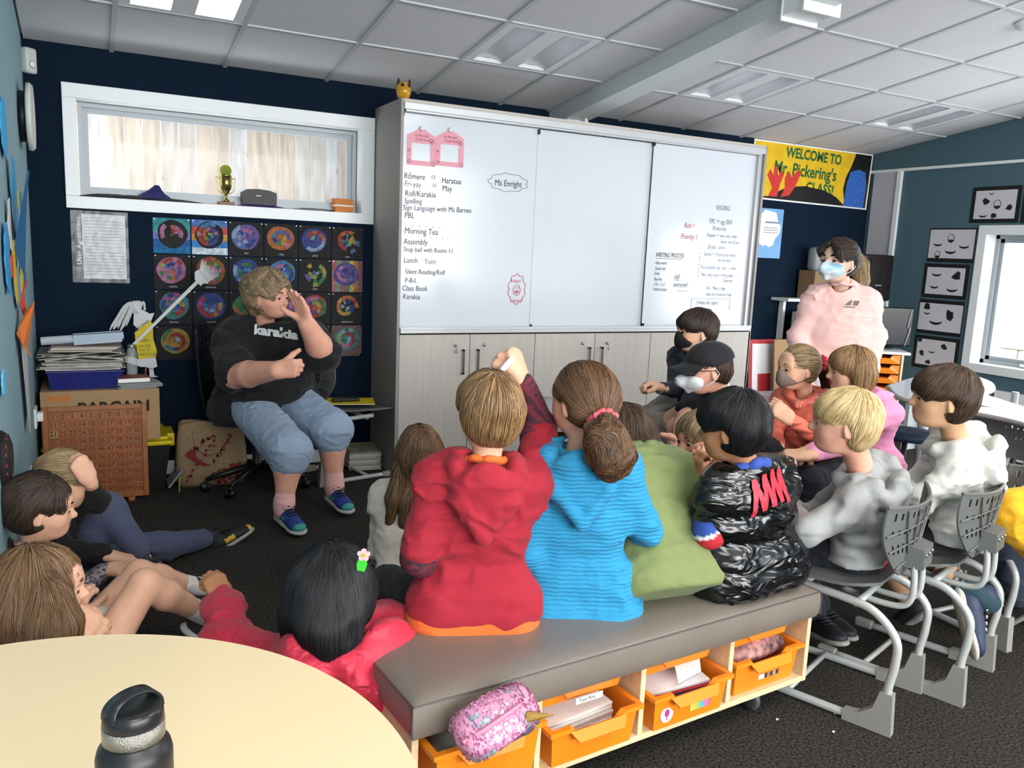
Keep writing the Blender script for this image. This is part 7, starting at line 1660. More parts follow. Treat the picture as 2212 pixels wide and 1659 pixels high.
# --- boy in cream and white hoodie
ch_ = mat('fabric_cream_block', 'ffffff', .85, vcol=True, bump=.3, bscale=120); wrinkle(ch_, 7, .5)
hd = Head((0.968, -2.947, 0.987), (-0.774, 0.612, 0.020), (0,0,1), .222)
e_, w_ = (0.847, -2.994, 0.637), (0.983, -2.836, 0.638)
nk = (1.070, -2.962, 0.828)
t, sh, hips, ax, o = person('brown haired boy in a cream and white hoodie on the second school chair', (1.141, -2.962, 0.346),
  hd, nk, (1.146, -2.944, 0.519), (-0.569, 0.808, 0.000), .345, gh,
  [(e_, w_, dict(fdir=(-0.298, 0.722, 0.100), palm=(0.000, 0.000, -1.000), curl=.7), .85), ((1.149, -2.730, 0.573), (1.059, -2.731, 0.619), dict(fdir=(-0.298, 0.722, 0.100), palm=(0.000, 0.000, -1.000), curl=.7), .85)],
  [((0.969, -2.917, 0.408), (1.123, -3.090, 0.283), dict(toe=(1.122, -3.163, 0.132), up=(0.796, -0.420, 0.300), L=.25, col='2c3550', sole='cfc4b2', lace='d8d0c0', sock=(stripes and fabric('teal_sock', '1f3b44', wr=.2), .13), label='navy and cream slip-on trainer')), ((1.130, -2.650, 0.328), (1.266, -2.710, 0.082), dict(toe=(1.257, -2.659, 0.021), **trainer))],
  sk='olive', iris='3a2a1c', brow='3a2a1e', hood=dict(s=1.1, drop=.16, wid=.10, dep=.08, r=.032), topname='hoodie', seed=25, hg=.0075, inflate=.02, tn=.006, fat=1.05, skinlegs=True,
  pants=(fabric('black_shorts', '121214', .8), (.095,.08,.05), -.1, 'shorts'), tmat=ch_, hem=.03, tclip=[((0,0,.475), (0,0,-1))])
# colour blocks of that hoodie
def repaint(o, fn):
    me = o.data; n = len(me.vertices); V = np.empty(n*3, np.float32); me.vertices.foreach_get('co', V); V = V.reshape(-1, 3); c = np.concatenate([fn(V), np.ones((n, 1))], 1)
    at = me.color_attributes.get('Col') or me.color_attributes.new('Col', 'FLOAT_COLOR', 'POINT'); at.data.foreach_set('color', c.astype(np.float32).ravel())
def cblock(V):
    h_ = (V-A3(*nk))@ax[2]; c = np.tile(np.array(srgb('c9cac3')), (len(V), 1)); c[h_ < -.135] = srgb('e4e4df'); return c
repaint(o, cblock)
for k, (a, b_) in enumerate(((.35,.42),(.5,.57))):
    kn, an = V3(*(0.969, -2.917, 0.408)), V3(*(1.123, -3.090, 0.283)); d0 = n3(kn-an); p = an+d0*(.03+.09*a*2); ring(t, p, d0, .043, .006, fabric('grey_stripe', '6f8488', wr=0), 'sock_stripe', 0)
hair(t, hd, 'short', 'darkbrown', nst=2800, seed=25, vol=.07, fringe=.8)
# --- yellow sleeved child at the edge
yl = fabric('mustard_yellow', 'd9a21c'); hd = Head((1.623, -3.193, 0.971), (-0.747, 0.620, 0.000), (0,0,1), .215)
t, sh, hips, ax, o = person('child in mustard yellow and jeans, cut off by the right edge', (1.735, -3.206, 0.286),
  hd, (1.659, -3.181, 0.828), (1.720, -3.188, 0.466), (-0.428, 0.904, 0.000), .33, yl,
  [((1.213, -3.106, 0.580), (1.234, -3.226, 0.482), dict(fdir=(0.536, -0.056, -0.400), palm=(0.000, 0.000, -1.000), curl=.7), .95), ((1.799, -2.978, 0.462), (1.729, -2.962, 0.348), None, .9)],
  [((1.424, -2.961, 0.417), (1.621, -2.944, 0.140), dict(toe=(1.603, -2.888, 0.080), **trainer)), ((1.681, -2.873, 0.383), (1.911, -2.874, 0.105), dict(toe=(1.890, -2.817, 0.043), **trainer))],
  pants=(fabric('blue_jeans', '2c3648', .85), (.085,.07,.05), .95, 'jeans'), topname='top', seed=31, sleeve_r=(.065,.085,.06), tn=.008, eyes=True)
hair(t, hd, 'short', 'brown', nst=600, seed=31)
# --- standing woman in pink sweatshirt
pkf = fabric('pale_pink_fleece', 'e6bdb6', bump=.12, wr=.3, ws=4)
hd = Head((1.966, -1.567, 1.451), (-0.987, -0.158, 0.040), (0,0,1), .24)
eR, wR, eL, wL = (1.885, -1.408, 1.023), (1.837, -1.529, 0.851), (2.231, -1.655, 1.047), (2.126, -1.701, 0.869)

wp = V3(*(2.069, -1.526, 0.910)); ff = n3((-0.743, -0.659, 0.000)); fr_ = n3(np.cross(ff, (0,0,1)))
def zat(p, z): return np.array([p[0], p[1], z])
t, sh, hips, ax, o = person('standing woman in a pale pink sweatshirt and a patterned blue face mask', (wp[0], wp[1], 0),
  hd, (2.054, -1.547, 1.311), wp, ff, .375, pkf,
  [(eL, wL, dict(fdir=(0.000, 0.000, -1.000), palm=(-0.885, 0.466, 0.000), curl=.6), .95), (eR, wR, dict(fdir=(0.000, 0.000, -1.000), palm=(0.885, -0.466, 0.000), curl=.6), .95)],
  [(zat(wp-fr_*.10, .48), zat(wp-fr_*.10-ff*.03, .09), dict(toe=zat(wp-fr_*.10+ff*.2, .06), L=.25, **trainer)), (zat(wp+fr_*.10, .48), zat(wp+fr_*.10-ff*.03, .09), dict(toe=zat(wp+fr_*.10+ff*.2, .06), L=.25, **trainer))],
  sk='pale', iris='2a1c14', brow='1c1512', child=False, topname='sweatshirt', seed=35, hg=.010, inflate=.024, chest=1.12, belly=.02, tn=.004, sleeve_r=(.056,.054,.046), hem=.02, folds=.010, hb=.0055,
  sh_over=[(2.140, -1.615, 1.194), (1.958, -1.441, 1.178)], pants=(fabric('pale_grey_trousers', 'c3c0c2', .85), (.105,.075,.055), .95, 'trousers'))
hair(t, hd, 'pony', 'dark', nst=1500, seed=36, pony=[(2.129, -1.534, 1.471)], vol=.06, h=.007, rad=.0018)
ponytail(t, [(2.140, -1.525, 1.492), (2.199, -1.521, 1.434), (2.201, -1.538, 1.344), (2.169, -1.559, 1.267)], [.035,.045,.038,.015], 'dirty', seed=5, nst=400, h=.007, rad=.0018)
ponytail(t, [hd.w(-.05,.36,.38), hd.w(-.24,.40,.20), hd.w(-.30,.33,.02)], [.014,.018,.006], 'dark', seed=6, nst=80, nm='fringe'); ponytail(t, [hd.w(.05,.36,.38), hd.w(.20,.38,.24), hd.w(.29,.28,.10)], [.014,.018,.006], 'dark', seed=7, nst=80, nm='fringe')
face_mask(t, hd, mat('fabric_blue_print_mask', '4aa0c0', .7, var=1, vscale=11, stretch=(.6,.6,2.2), col2='e8e8e0'), kind='beak', h=.005)
ring(t, V3(*(2.054, -1.547, 1.311))+ax[2]*.008, ax[2]-ax[1]*.3, .073, .010, pkf, 'collar', .0)
b = MB(); put(b, txt('4w', .055, .2, 1.1, .003), frame((0,0,0), (1,0,0), (0,1,0)))
LS = LASTS['sweatshirt']; rr, uu = -n3(np.cross(ax[1], ax[2])), ax[2]
decal(t, LS, (2.020, -1.636, 1.233), rr, uu, [[(-.03,-.012),(0,.018),(.006,.018),(.002,-.012)], [(.012,-.012),(.014,.014),(.045,.016),(.040,0),(.034,-.012)], [(-.03,-.024),(-.03,-.018),(.025,-.018),(.025,-.024)]], mat('grey_print_logo', '6f6360', .7), 'chest_print', direction=-ff, push=.003)
# --- girl in coral hoodie
coral = fabric('coral', 'ee7d66'); hd = Head((1.200, -2.067, 0.957), (-0.953, 0.186, -0.020), (0,0,1), .205)
eL, wL = (1.255, -2.201, 0.639), (1.058, -2.190, 0.755); eR, wR = (1.139, -2.023, 0.651), (1.051, -2.146, 0.598)
t, sh, hips, ax, o = person('girl in a coral pink hoodie with a taupe mask and a red hair tie', (1.303, -2.040, 0.405),
  hd, (1.280, -2.063, 0.834), (1.319, -2.044, 0.553), (-0.959, -0.275, 0.000), .29, coral,
  [(eL, wL, dict(fdir=(-0.661, 0.462, 0.500), palm=(0.545, 0.391, -0.600), curl=1.0), .93), (eR, wR, dict(fdir=(-0.317, -0.172, -0.900), palm=(0.848, -0.108, -0.300), curl=.9), .95)],
  [((0.941, -2.147, 0.533), (0.952, -2.190, 0.331), dict(toe=(0.776, -2.232, 0.344), L=.2, **trainer)), ((1.074, -1.960, 0.495), (1.025, -1.966, 0.321), dict(toe=(0.844, -2.039, 0.340), L=.2, **trainer))],
  sk='fair', iris='3a2a1c', brow='8a6a48', hood=dict(s=.95, drop=.13, wid=.09, dep=.06, r=.028), pants=(fabric('charcoal_leggings', '3a3b3e', .85), (.07,.055,.045), .95, 'leggings'), seed=41, inflate=.016, hem=.04)
hair(t, hd, 'pony', 'dirty', nst=1300, seed=41, pony=[(1.354, -2.076, 0.980)], vol=.045, rad=.0016)
ponytail(t, [(1.350, -2.075, 0.973), (1.391, -2.082, 0.925), (1.381, -2.069, 0.846)], [.03,.035,.012], 'darkbrown', seed=8, nst=250, curly=.4, rad=.0016)
ring(t, (1.338, -2.079, 0.981), (0.978, -0.289, -0.300), .026, .013, fabric('red_scrunchie', 'cc2f35'))
face_mask(t, hd, fabric('taupe_mask', '7f6e64', wr=.2), kind='cloth', strap='2a2624', h=.005)
rr, uu = -n3(np.cross(ax[1], ax[2])), ax[2]
def word(parent, S, s, o, rdir, udir, size, m, name, direction, shear=0, sx=1, push=.0035, al='CENTER', off=0):
    vs, fs = txt(s, size, shear, sx, off, al); P = np.array([A3(*o)+rdir*v[0]+udir*v[1] for v in vs]); d = n3(direction); P, ok = drop(S, P, d, push); b = MB(); b.add([tuple(p) for p in P], [f for f in fs if all(ok[i] for i in f) and np.ptp((P[list(f)]@d)) < .07]); return b.obj(name, m, parent)
word(t, LASTS['hoodie'], 'ANFSI', (1.045, -2.175, 0.799), rr, uu, .042, mat('mauve_print', 'a8606a', .7), 'chest_print', -ax[1]); word(t, LASTS['hoodie'], 'SNTRE', (1.053, -2.187, 0.759), rr, uu, .042, mat('peach_print', 'e8a896', .7), 'chest_print', -ax[1])
# --- girl in pink hoodie
pk2 = fabric('bubblegum_pink', 'e392b8'); hd = Head((1.280, -2.289, 0.977), (-0.844, 0.501, -0.080), (0,0,1), .205)
eL, wL = (1.101, -2.432, 0.683), (0.870, -2.472, 0.675)
t, sh, hips, ax, o = person('girl in a bubblegum pink hoodie with shoulder length light brown hair', (1.405, -2.291, 0.454),
  hd, (1.383, -2.286, 0.856), (1.438, -2.285, 0.580), (-0.873, -0.048, 0.000), .30, pk2,
  [(eL, wL, dict(fdir=(-0.703, 0.597, -0.100), palm=(0.140, 0.265, -1.000), curl=.8), .8), ((1.318, -2.213, 0.627), (1.003, -2.352, 0.652), dict(fdir=(-0.899, -0.204, -0.100), palm=(0.000, 0.000, -1.000), curl=.8), .9)],
  [((0.921, -2.441, 0.552), (0.898, -2.460, 0.383), dict(toe=(0.709, -2.528, 0.408), L=.2, **trainer)), ((1.025, -2.266, 0.557), (0.971, -2.326, 0.392), dict(toe=(0.826, -2.362, 0.400), L=.2, **trainer))],
  sk='fair', iris='3a2a1c', brow='7a5c40', hood=dict(s=1.0, drop=.14, wid=.095, dep=.065, r=.03), pants=(fabric('navy_trackpants', '171a26', .85), (.075,.06,.05), .95, 'track_pants'), seed=45, inflate=.02, hem=.04)
hair(t, hd, 'bob', 'lightbrown', nst=1600, seed=45, length=.22, fringe=.8, rad=.0017, back=[(1.405, -2.275, 0.912)], tip='7a5a3c')
# --- boy with black mask
nvy = fabric('dark_navy_fleece', '1b2230'); hd = Head((0.990, -1.591, 1.078), (-0.916, 0.257, 0.000), (0,0,1), .212)
eL, wL = (0.931, -1.682, 0.786), (0.833, -1.713, 0.710); eR, wR = (0.954, -1.502, 0.773), (0.804, -1.589, 0.803)
t, sh, hips, ax, o = person('boy in a dark navy zip top and a black mask sitting against the cabinet', (1.084, -1.442, 0.539),
  hd, (1.057, -1.538, 0.935), (1.109, -1.451, 0.684), (-0.987, -0.158, 0.000), .30, nvy,
  [(eL, wL, dict(fdir=(-0.396, 0.322, -0.600), palm=(0.634, 0.344, -0.400), curl=.7), .95), (eR, wR, dict(fdir=(-0.889, 0.243, 0.200), palm=(-0.140, -0.265, -1.000), curl=1.0), .95)],
  [((0.789, -1.595, 0.603), (0.832, -1.693, 0.447), dict(toe=(0.681, -1.764, 0.433), L=.22, **trainer)), ((0.829, -1.464, 0.620), (0.856, -1.460, 0.411), dict(toe=(0.712, -1.499, 0.408), L=.22, **trainer))],
  sk='fair', iris='3a2a1c', brow='2a1c14', hood=dict(s=.9, drop=.10, wid=.09, dep=.06, r=.026), pants=(fabric('grey_sweatpants', '7f7b75', .85), (.075,.062,.05), .95, 'sweatpants'), topname='zip_top', seed=51, inflate=.014, hem=.03)
hair(t, hd, 'short', 'dark', nst=1400, seed=51, vol=.065, fringe=.8, rad=.0017)
face_mask(t, hd, mat('black_mask_cloth', '14120f', .7, var=.5, vscale=40), kind='cloth', h=.005)
rr, uu = -n3(np.cross(ax[1], ax[2])), ax[2]; LS = LASTS['zip_top']
decal(t, LS, (0.923, -1.585, 0.858), rr, uu, [[(-.06,-.09),(-.065,.0),(-.04,.06),(.04,.06),(.065,.0),(.06,-.09)]], mat('tshirt_navy_print', '252b3a', .8), 'tshirt_front', direction=-ax[1], push=.003)
word(t, LS, 'Missed', (0.923, -1.583, 0.867), rr, uu*.95+rr*.1, .052, mat('gold_print', 'c99c35', .6), 'gold_lettering', -ax[1], .2, push=.0055); decal(t, LS, (0.923, -1.587, 0.844), rr, uu, [[(-.05,-.01),(-.05,-.002),(.055,.004),(.055,-.004)]], mat('gold_print', 'c99c35', .6), 'gold_underline', direction=-ax[1], push=.0055)
decal(t, LS, (0.917, -1.592, 0.799), rr, uu, [[(-.035,-.02),(-.045,.01),(-.02,.03),(.015,.028),(.035,.01),(.03,-.015),(.01,-.03)]], mat('grey_print_motif', '8f95a0', .7, var=.6, vscale=60), 'grey_print', direction=-ax[1], push=.0055)
# --- boy with cap and glasses
hd = Head((0.684, -2.046, 0.962), (-0.878, 0.372, -0.100), (-0.088, 0.047, 1.000), .215)
blt = fabric('black_cotton', '0f1012', .9)
eL, wL = (0.576, -2.139, 0.773), (0.466, -2.234, 0.689); eR, wR = (0.658, -1.959, 0.742), (0.493, -2.114, 0.673)
t, sh, hips, ax, o = person('boy in a black t-shirt, black cap, glasses and a white mask leaning forward', (1.043, -2.003, 0.487),
  hd, (0.793, -2.037, 0.829), (1.018, -2.015, 0.598), (-0.892, 0.131, 0.000), .32, blt,
  [(eL, wL, dict(fdir=(-0.801, 0.196, -0.300), palm=(0.285, 0.754, 0.400), curl=.7, size=.165), -.35), (eR, wR, dict(fdir=(-0.587, -0.256, -0.500), palm=(0.298, -0.722, -0.300), curl=.7, size=.165), -.35)],
  [((0.545, -2.104, 0.687), (0.604, -2.121, 0.453), dict(toe=(0.434, -2.149, 0.438), L=.22, **trainer)), ((0.680, -1.891, 0.673), (0.712, -1.897, 0.422), dict(toe=(0.555, -1.932, 0.403), L=.22, **trainer))],
  sk='pink', iris='2a1c12', brow='2a1c14', skinlegs=True, pants=(fabric('black_shorts', '121214', .8), (.085,.072,.05), -.25, 'shorts'), topname='tshirt', seed=55, inflate=.022, hem=.04, sleeve_r=(.058,.05,.04), chest=1.1)
hair(t, hd, 'short', 'darkbrown', nst=500, seed=55, vol=.02, nape=-.22, rad=.0017)
S = SDF(.005); w, H, M = hd.w, hd.H, hd.M; S.ell(w(0,-.07,.20), (.42*H,.50*H,.40*H), M, .02); S.ell(w(0,-.07,.02), (.375*H,.45*H,.5*H), M, .02, sub=True)
S.build(clip=[(w(0,.0,.12), -hd.u*.97-hd.f*.22)], noise=.0015, nscale=.03); P, Q = S.nets(); capm = fabric('black_cap', '15171b', .85, wr=.2)
cp_ = link('cap', npmesh('cap', [(P, Q, 0)], [capm]), t)
b = MB(); b.smooth = True; n = 12; vs = []
for l in (0, 1):
    for i in range(n+1):
        a = math.pi*(.12+.76*i/n)
        for j in range(5): q = j/4; vs.append(tuple(w(.38*math.cos(a)*(1-.08*q), -.0+.42*math.sin(a)+.38*q*math.sin(a)**.6, .20-.10*q-.10*abs(math.cos(a))**2*(.5+q)-.02*l)))
f_ = [(i*5+j, i*5+j+1, (i+1)*5+j+1, (i+1)*5+j) for i in range(n) for j in range(4)]; Nn = (n+1)*5
b.add(vs, f_+[tuple(Nn+k for k in f)[::-1] for f in f_]+[((i)*5+4, Nn+i*5+4, Nn+(i+1)*5+4, (i+1)*5+4) for i in range(n)]); b.obj('visor', capm, cp_)
face_mask(t, hd, mat('white_mask_cloth', 'd8dadd', .7), kind='beak', h=.0045)
b = MB(); b.smooth = True; gm = mat('tortoise_frame', '241a14', .3)
for q in (-1, 1):
    b.tube([Vector(w(q*.15+.12*math.cos(a), .47-.03*abs(math.cos(a)), .03+.09*math.sin(a))) for a in [2*math.pi*k/16 for k in range(16)]], .0022, 6, closed=True); b.tube([Vector(w(q*.27,.45,.06)), Vector(w(q*.36,.2,.05)), Vector(w(q*.37,-.06,.04)), Vector(w(q*.36,-.12,-.04))], .0022, 6)
b.tube([Vector(w(-.04,.48,.06)), Vector(w(.04,.48,.06))], .0022, 6); gl_ = b.obj('glasses', gm, t)
b = MB()
for q in (-1, 1): b.add([tuple(w(q*.15+.115*math.cos(a), .47-.03*abs(math.cos(a)), .03+.085*math.sin(a))) for a in [2*math.pi*k/12 for k in range(12)]], [tuple(range(12))])
b.obj('lens', mat('lens_glass', 'e8f0f0', .03, alpha=.15), gl_)
rr, uu = -n3(np.cross(ax[1], ax[2])), ax[2]; word(t, LASTS['tshirt'], 'UTG', (0.643, -2.076, 0.811), rr, uu, .075, mat('white_print', 'd5d5d5', .6), 'white_lettering', -ax[1])
ring(t, V3(*wL)+(V3(*eL)-V3(*wL))*.1, V3(*eL)-V3(*wL), .027, .006, mat('red_band', 'c03a35', .5), 'wristband', 0)
ring(t, V3(*(0.779, -2.039, 0.839))+ax[2]*.004, ax[2]+ax[1]*.4, .06, .008, paper, 'white_collar', 0)

# --- girl with long hair in cream hoodie, on the floor by the cabinet
crm = fabric('cream_fleece', 'cfc6ba')
hd = Head((-0.546, -1.823, 0.643), (0.222, 0.957, 0.120), (0,0,1), .205)
pl = V3(*(-0.648, -2.004, 0.100))
t, sh, hips, ax, o = person('girl with long brown hair in a cream hoodie on the floor', (pl[0], pl[1], 0),
  hd, (-0.538, -1.786, 0.494), pl, (0.378, 0.931, 0.000), .30, crm,
  [((-0.690, -1.766, 0.232), (-0.556, -1.585, 0.044), dict(fdir=(0.634, 0.344, 0.000), palm=(0.000, 0.000, -1.000), curl=.6), .9), ((-0.444, -1.890, 0.262), (-0.361, -1.682, 0.073), dict(fdir=(-0.074, 0.717, 0.000), palm=(0.000, 0.000, -1.000), curl=.6), .9)],
  [((-0.528, -1.313, 0.047), (pl[0]-.02, pl[1]+.42, .08), dict(toe=(pl[0]-.1, pl[1]+.6, .05), L=.21, **trainer)), ((-0.254, -1.479, 0.114), (pl[0]+.15, pl[1]+.40, .08), dict(toe=(pl[0]+.2, pl[1]+.6, .05), L=.21, **trainer))],
  sk='fair', hood=dict(s=1.0, drop=.14, wid=.09, dep=.06, r=.028), pants=(fabric('black_leggings', '131418', .8), (.075,.06,.045), .95, 'leggings'), seed=61, inflate=.022, hem=.0)
hair(t, hd, 'long', 'brown', nst=2200, seed=61, length=.42, vol=.05, rad=.0018, back=[(-0.566, -1.856, 0.531), (-0.591, -1.902, 0.463), (-0.608, -1.918, 0.387)])
ponytail(t, [(-0.630, -1.846, 0.590), (-0.668, -1.882, 0.475), (-0.686, -1.877, 0.327)], [.03,.026,.006], 'brown', seed=12, nst=300, rad=.0018, nm='hair_lock'); ponytail(t, [(-0.537, -1.904, 0.542), (-0.544, -1.931, 0.439), (-0.557, -1.922, 0.326)], [.035,.03,.006], 'brown', seed=13, nst=300, rad=.0018, nm='hair_lock')
# --- child in grey hat behind the blue top
hd = Head((0.003, -1.869, 0.725), (-0.204, 0.899, 0.000), (0,0,1), .205); pl = V3(*(0.090, -1.812, 0.120))
t, sh, hips, ax, o = person('child in a grey sun hat, mostly hidden behind the girl in blue', (pl[0], pl[1], 0),
  hd, (0.029, -1.851, 0.585), pl+V3(0,.0,0), (0.201, 1.025, 0.000), .28, blt,
  [((-0.116, -1.871, 0.373), (0.028, -1.743, 0.233), None, .95), ((0.124, -1.995, 0.385), (0.173, -1.819, 0.240), None, .95)],
  [((pl[0]-.2, pl[1]+.25, .3), (pl[0]-.1, pl[1]+.45, .08), None), ((pl[0]+.2, pl[1]+.25, .3), (pl[0]+.1, pl[1]+.45, .08), None)],
  pants=(fabric('black_trousers', '131416', .8), (.07,.055,.045), .95, 'trousers'), topname='top', seed=63, hem=0)
hair(t, hd, 'short', 'darkbrown', nst=200, seed=63)
b = MB(); b.smooth = True; Mh = Matrix((tuple(hd.r)+(0,), tuple(hd.f)+(0,), tuple(hd.u)+(0,), (0,0,0,1))).transposed(); Mh.translation = Vector(hd.w(0,-.06,.10)); H = hd.H
b.lathe([(.60*H,-.10*H),(.62*H,-.09*H),(.44*H,.06*H),(.40*H,.34*H),(.30*H,.44*H),(0,.47*H)], 36, Mh); b.lathe([(.60*H,-.10*H),(.43*H,.04*H),(.39*H,.30*H)][::-1], 36, Mh); b.obj('sun_hat', fabric('grey_felt', '85878a', .9, wr=.2), t)
# --- child with pale brown hair beyond the vest boy, hand on mouth
hd = Head((0.269, -2.512, 0.793), (-0.671, 0.014, -0.100), (0,0,1), .20); pl = V3(*(1.024, -1.761, 0.140))
t, sh, hips, ax, o = person('light haired child with hand at mouth, half hidden by the vest boy', (pl[0], pl[1], 0),
  hd, (0.347, -2.493, 0.683), pl, (-0.536, 0.056, 0.000), .27, fabric('brown_fleece', '4a3a2c'),
  [((0.243, -2.538, 0.574), (0.202, -2.598, 0.689), dict(fdir=(0.047, 0.088, 1.000), palm=(0.685, 0.656, 0.000), curl=.9, size=.14), .8), ((0.450, -2.486, 0.518), (0.321, -2.524, 0.561), None, .95)],
  [((pl[0]-.2, pl[1]-.2, .25), (pl[0]-.1, pl[1]-.3, .08), None), ((pl[0]-.25, pl[1]+.1, .25), (pl[0]-.3, pl[1]-.1, .08), None)],
  sk='pink', pants=(fabric('black_trousers', '131416', .8), (.07,.055,.045), .95, 'trousers'), topname='jumper', seed=64, hem=0)
hair(t, hd, 'short', 'dirty', nst=700, seed=64, fringe=.6)
# --- girl in red puffer jacket
puf = mat('fabric_red_puffer', 'c22740', .55, bump=.2, bscale=200, sheen=.1); wrinkle(puf, 13, .7, .016, (1,1,2.0), 1.6)
hd = Head((-1.150, -2.760, 0.547), (-0.492, 0.825, -0.220), (-0.103, 0.190, 1.000), .218)
pl = V3(*(-1.082, -2.852, 0.140)); nk = (-1.092, -2.759, 0.407)
eL, wL = (-1.366, -2.506, 0.311), (-1.354, -2.342, 0.367)
t, sh, hips, ax, o = person('black haired girl in a red puffer jacket with a green flower hair clip', (pl[0], pl[1], 0),
  hd, nk, pl, (-0.384, 0.881, 0.000), .40, puf,
  [(eL, wL, dict(fdir=(-0.277, 0.655, 0.750), palm=(-0.302, 0.499, -0.800), curl=.9, thumb=.8), .95), ((-1.026, -2.457, 0.182), (-1.130, -2.293, 0.155), dict(fdir=(-0.298, 0.722, 0.100), palm=(0.000, 0.000, -1.000), curl=.7), .9)],
  [((-1.237, -2.530, 0.118), (-1.313, -2.662, 0.114), dict(toe=(-1.373, -2.582, 0.068), L=.21, **trainer)), ((-1.029, -2.251, 0.049), (-1.187, -2.287, 0.022), dict(toe=(-1.223, -2.167, -0.050), L=.21, **trainer))],
  sk='tan', iris='1c120c', brow='15110f', pants=(fabric('black_leggings', '131418', .8), (.07,.058,.045), .95, 'leggings'), topname='puffer_jacket', seed=71, hg=.0085, inflate=.045, tn=.010, hem=.0, chest=1.12, topnvec=(1.6,1.6,.6),
  sleeve_r=(.070,.066,.052), sh_over=[(-1.235, -2.756, 0.326), (-1.020, -2.755, 0.320)], hood=dict(s=1.35, drop=.13, wid=.11, dep=.075, r=.034), quilt=[(nk, V3(*nk)-pl, .075, .006)])
hair(t, hd, 'long', 'black', nst=2600, seed=71, length=.30, vol=.075, rad=.0014, back=[(-1.152, -2.879, 0.513), (-1.157, -2.887, 0.456), (-1.163, -2.871, 0.401)], fringe=.3, chains=[([(-1.209, -2.769, 0.575), (-1.232, -2.793, 0.502), (-1.253, -2.784, 0.433)], [.055,.05,.02]), ([(-1.183, -2.831, 0.559), (-1.201, -2.858, 0.488), (-1.216, -2.848, 0.437)], [.06,.055,.02])])
b = MB(); c = V3(*(-1.100, -2.879, 0.665)); rr_, uu_, ff_ = n3((0.885, -0.466, 0.000)), n3((0.000, 0.000, 1.000)), n3((0.466, 0.885, 0.000))
M_ = frame(tuple(c), tuple(rr_), tuple(uu_))
b.prism([(-.012,-.028),(.006,-.03),(.012,-.012),(.008,.004),(-.008,.006),(-.014,-.012)], 0, .006, M_); cl = b.obj('hair_clip', mat('lime_green_clip', '3fc63a', .4), t)
b = MB()
for k in range(5): a = k*1.2566+.3; b.prism([(.004+.010*math.cos(a)+.007*math.cos(q*.785), .014+.010*math.sin(a)+.007*math.sin(q*.785)) for q in range(8)], .006, .009, M_)
b.obj('flower', mat('pale_pink_petal', 'e0b8b8', .5), cl); b = MB(); b.prism([(.004+.004*math.cos(q*.785), .014+.004*math.sin(q*.785)) for q in range(8)], .009, .012, M_); b.obj('flower_centre', mat('yellow_lid_plastic', 'c9b400'), cl)
# --- girl in the near left: long brown hair, bare legs
wht = fabric('white_shorts', 'd8d6d2', .85)
hd = Head((-1.810, -2.460, 0.532), (0.993, -0.003, -0.080), (0,0,1), .215)
pl = V3(*(-1.792, -2.234, 0.130)); nk = (-1.826, -2.411, 0.382)
kn1, an1 = (-1.557, -2.141, 0.378), (-1.364, -2.026, 0.190); kn2, an2 = (-1.561, -1.898, 0.317), (-1.365, -1.784, 0.194)
t, sh, hips, ax, o = person('long haired girl in white shorts with bare legs at the left table edge', (pl[0], pl[1], 0),
  hd, nk, pl, (0.985, 0.046, 0.000), .30, fabric('white_tee', 'd5d3d0', .85),
  [((-1.800, -2.085, 0.294), (-1.765, -2.052, 0.266), dict(fdir=(0.356, -0.075, 0.900), palm=(0.597, 0.703, 0.100), curl=.8, size=.145), None), ((-1.829, -2.570, 0.378), (-1.761, -2.454, 0.455), dict(fdir=(0.626, 0.009, -0.500), palm=(-0.209, 0.675, -0.700), curl=.35, size=.15), None)],
  [(kn2, an2, dict(toe=(-1.252, -1.796, 0.138), up=(-0.088, 0.047, 1.000), L=.225, col='1f2022', sole='b5b8b8', lace='0f0f10', sock=(fabric('white_sock', 'd5d2cf', wr=.2), .085, .034))), (kn1, an1, dict(toe=(-1.237, -2.083, 0.117), L=.225, col='2b2c2c', sole='b9bcba', lace='1a1a1c', sock=(fabric('white_sock', 'd5d2cf', wr=.2), .085, .034)))],
  sk='fair', iris='4a3a2a', brow='6a4a30', topname='tee', seed=75, skinlegs=True, pants=(wht, (.082,.075,.05), -.62, 'shorts'), hem=.0, sleeve_r=(.05,.045,.04))
hair(t, hd, 'long', 'brown', nst=2800, seed=75, length=.30, vol=.06, back=[(-1.824, -2.574, 0.494), (-1.830, -2.593, 0.438), (-1.833, -2.591, 0.377)], tip='8a5a34', chains=[([(-1.859, -2.498, 0.558), (-1.877, -2.546, 0.497), (-1.882, -2.560, 0.408)], [.06,.06,.04]), ([(-1.788, -2.563, 0.536), (-1.774, -2.614, 0.484), (-1.763, -2.611, 0.409)], [.05,.05,.015])])
b = MB(); b.smooth = True; b.tube([Vector(hd.w(-.36,-.02,-.08)), Vector(hd.w(-.30,.12,-.20)), Vector(hd.w(-.24,.26,-.22))], .0018, 5); b.obj('mask_strap', mat('mask_strap_e8e8e8', 'e8e8e8'), t)
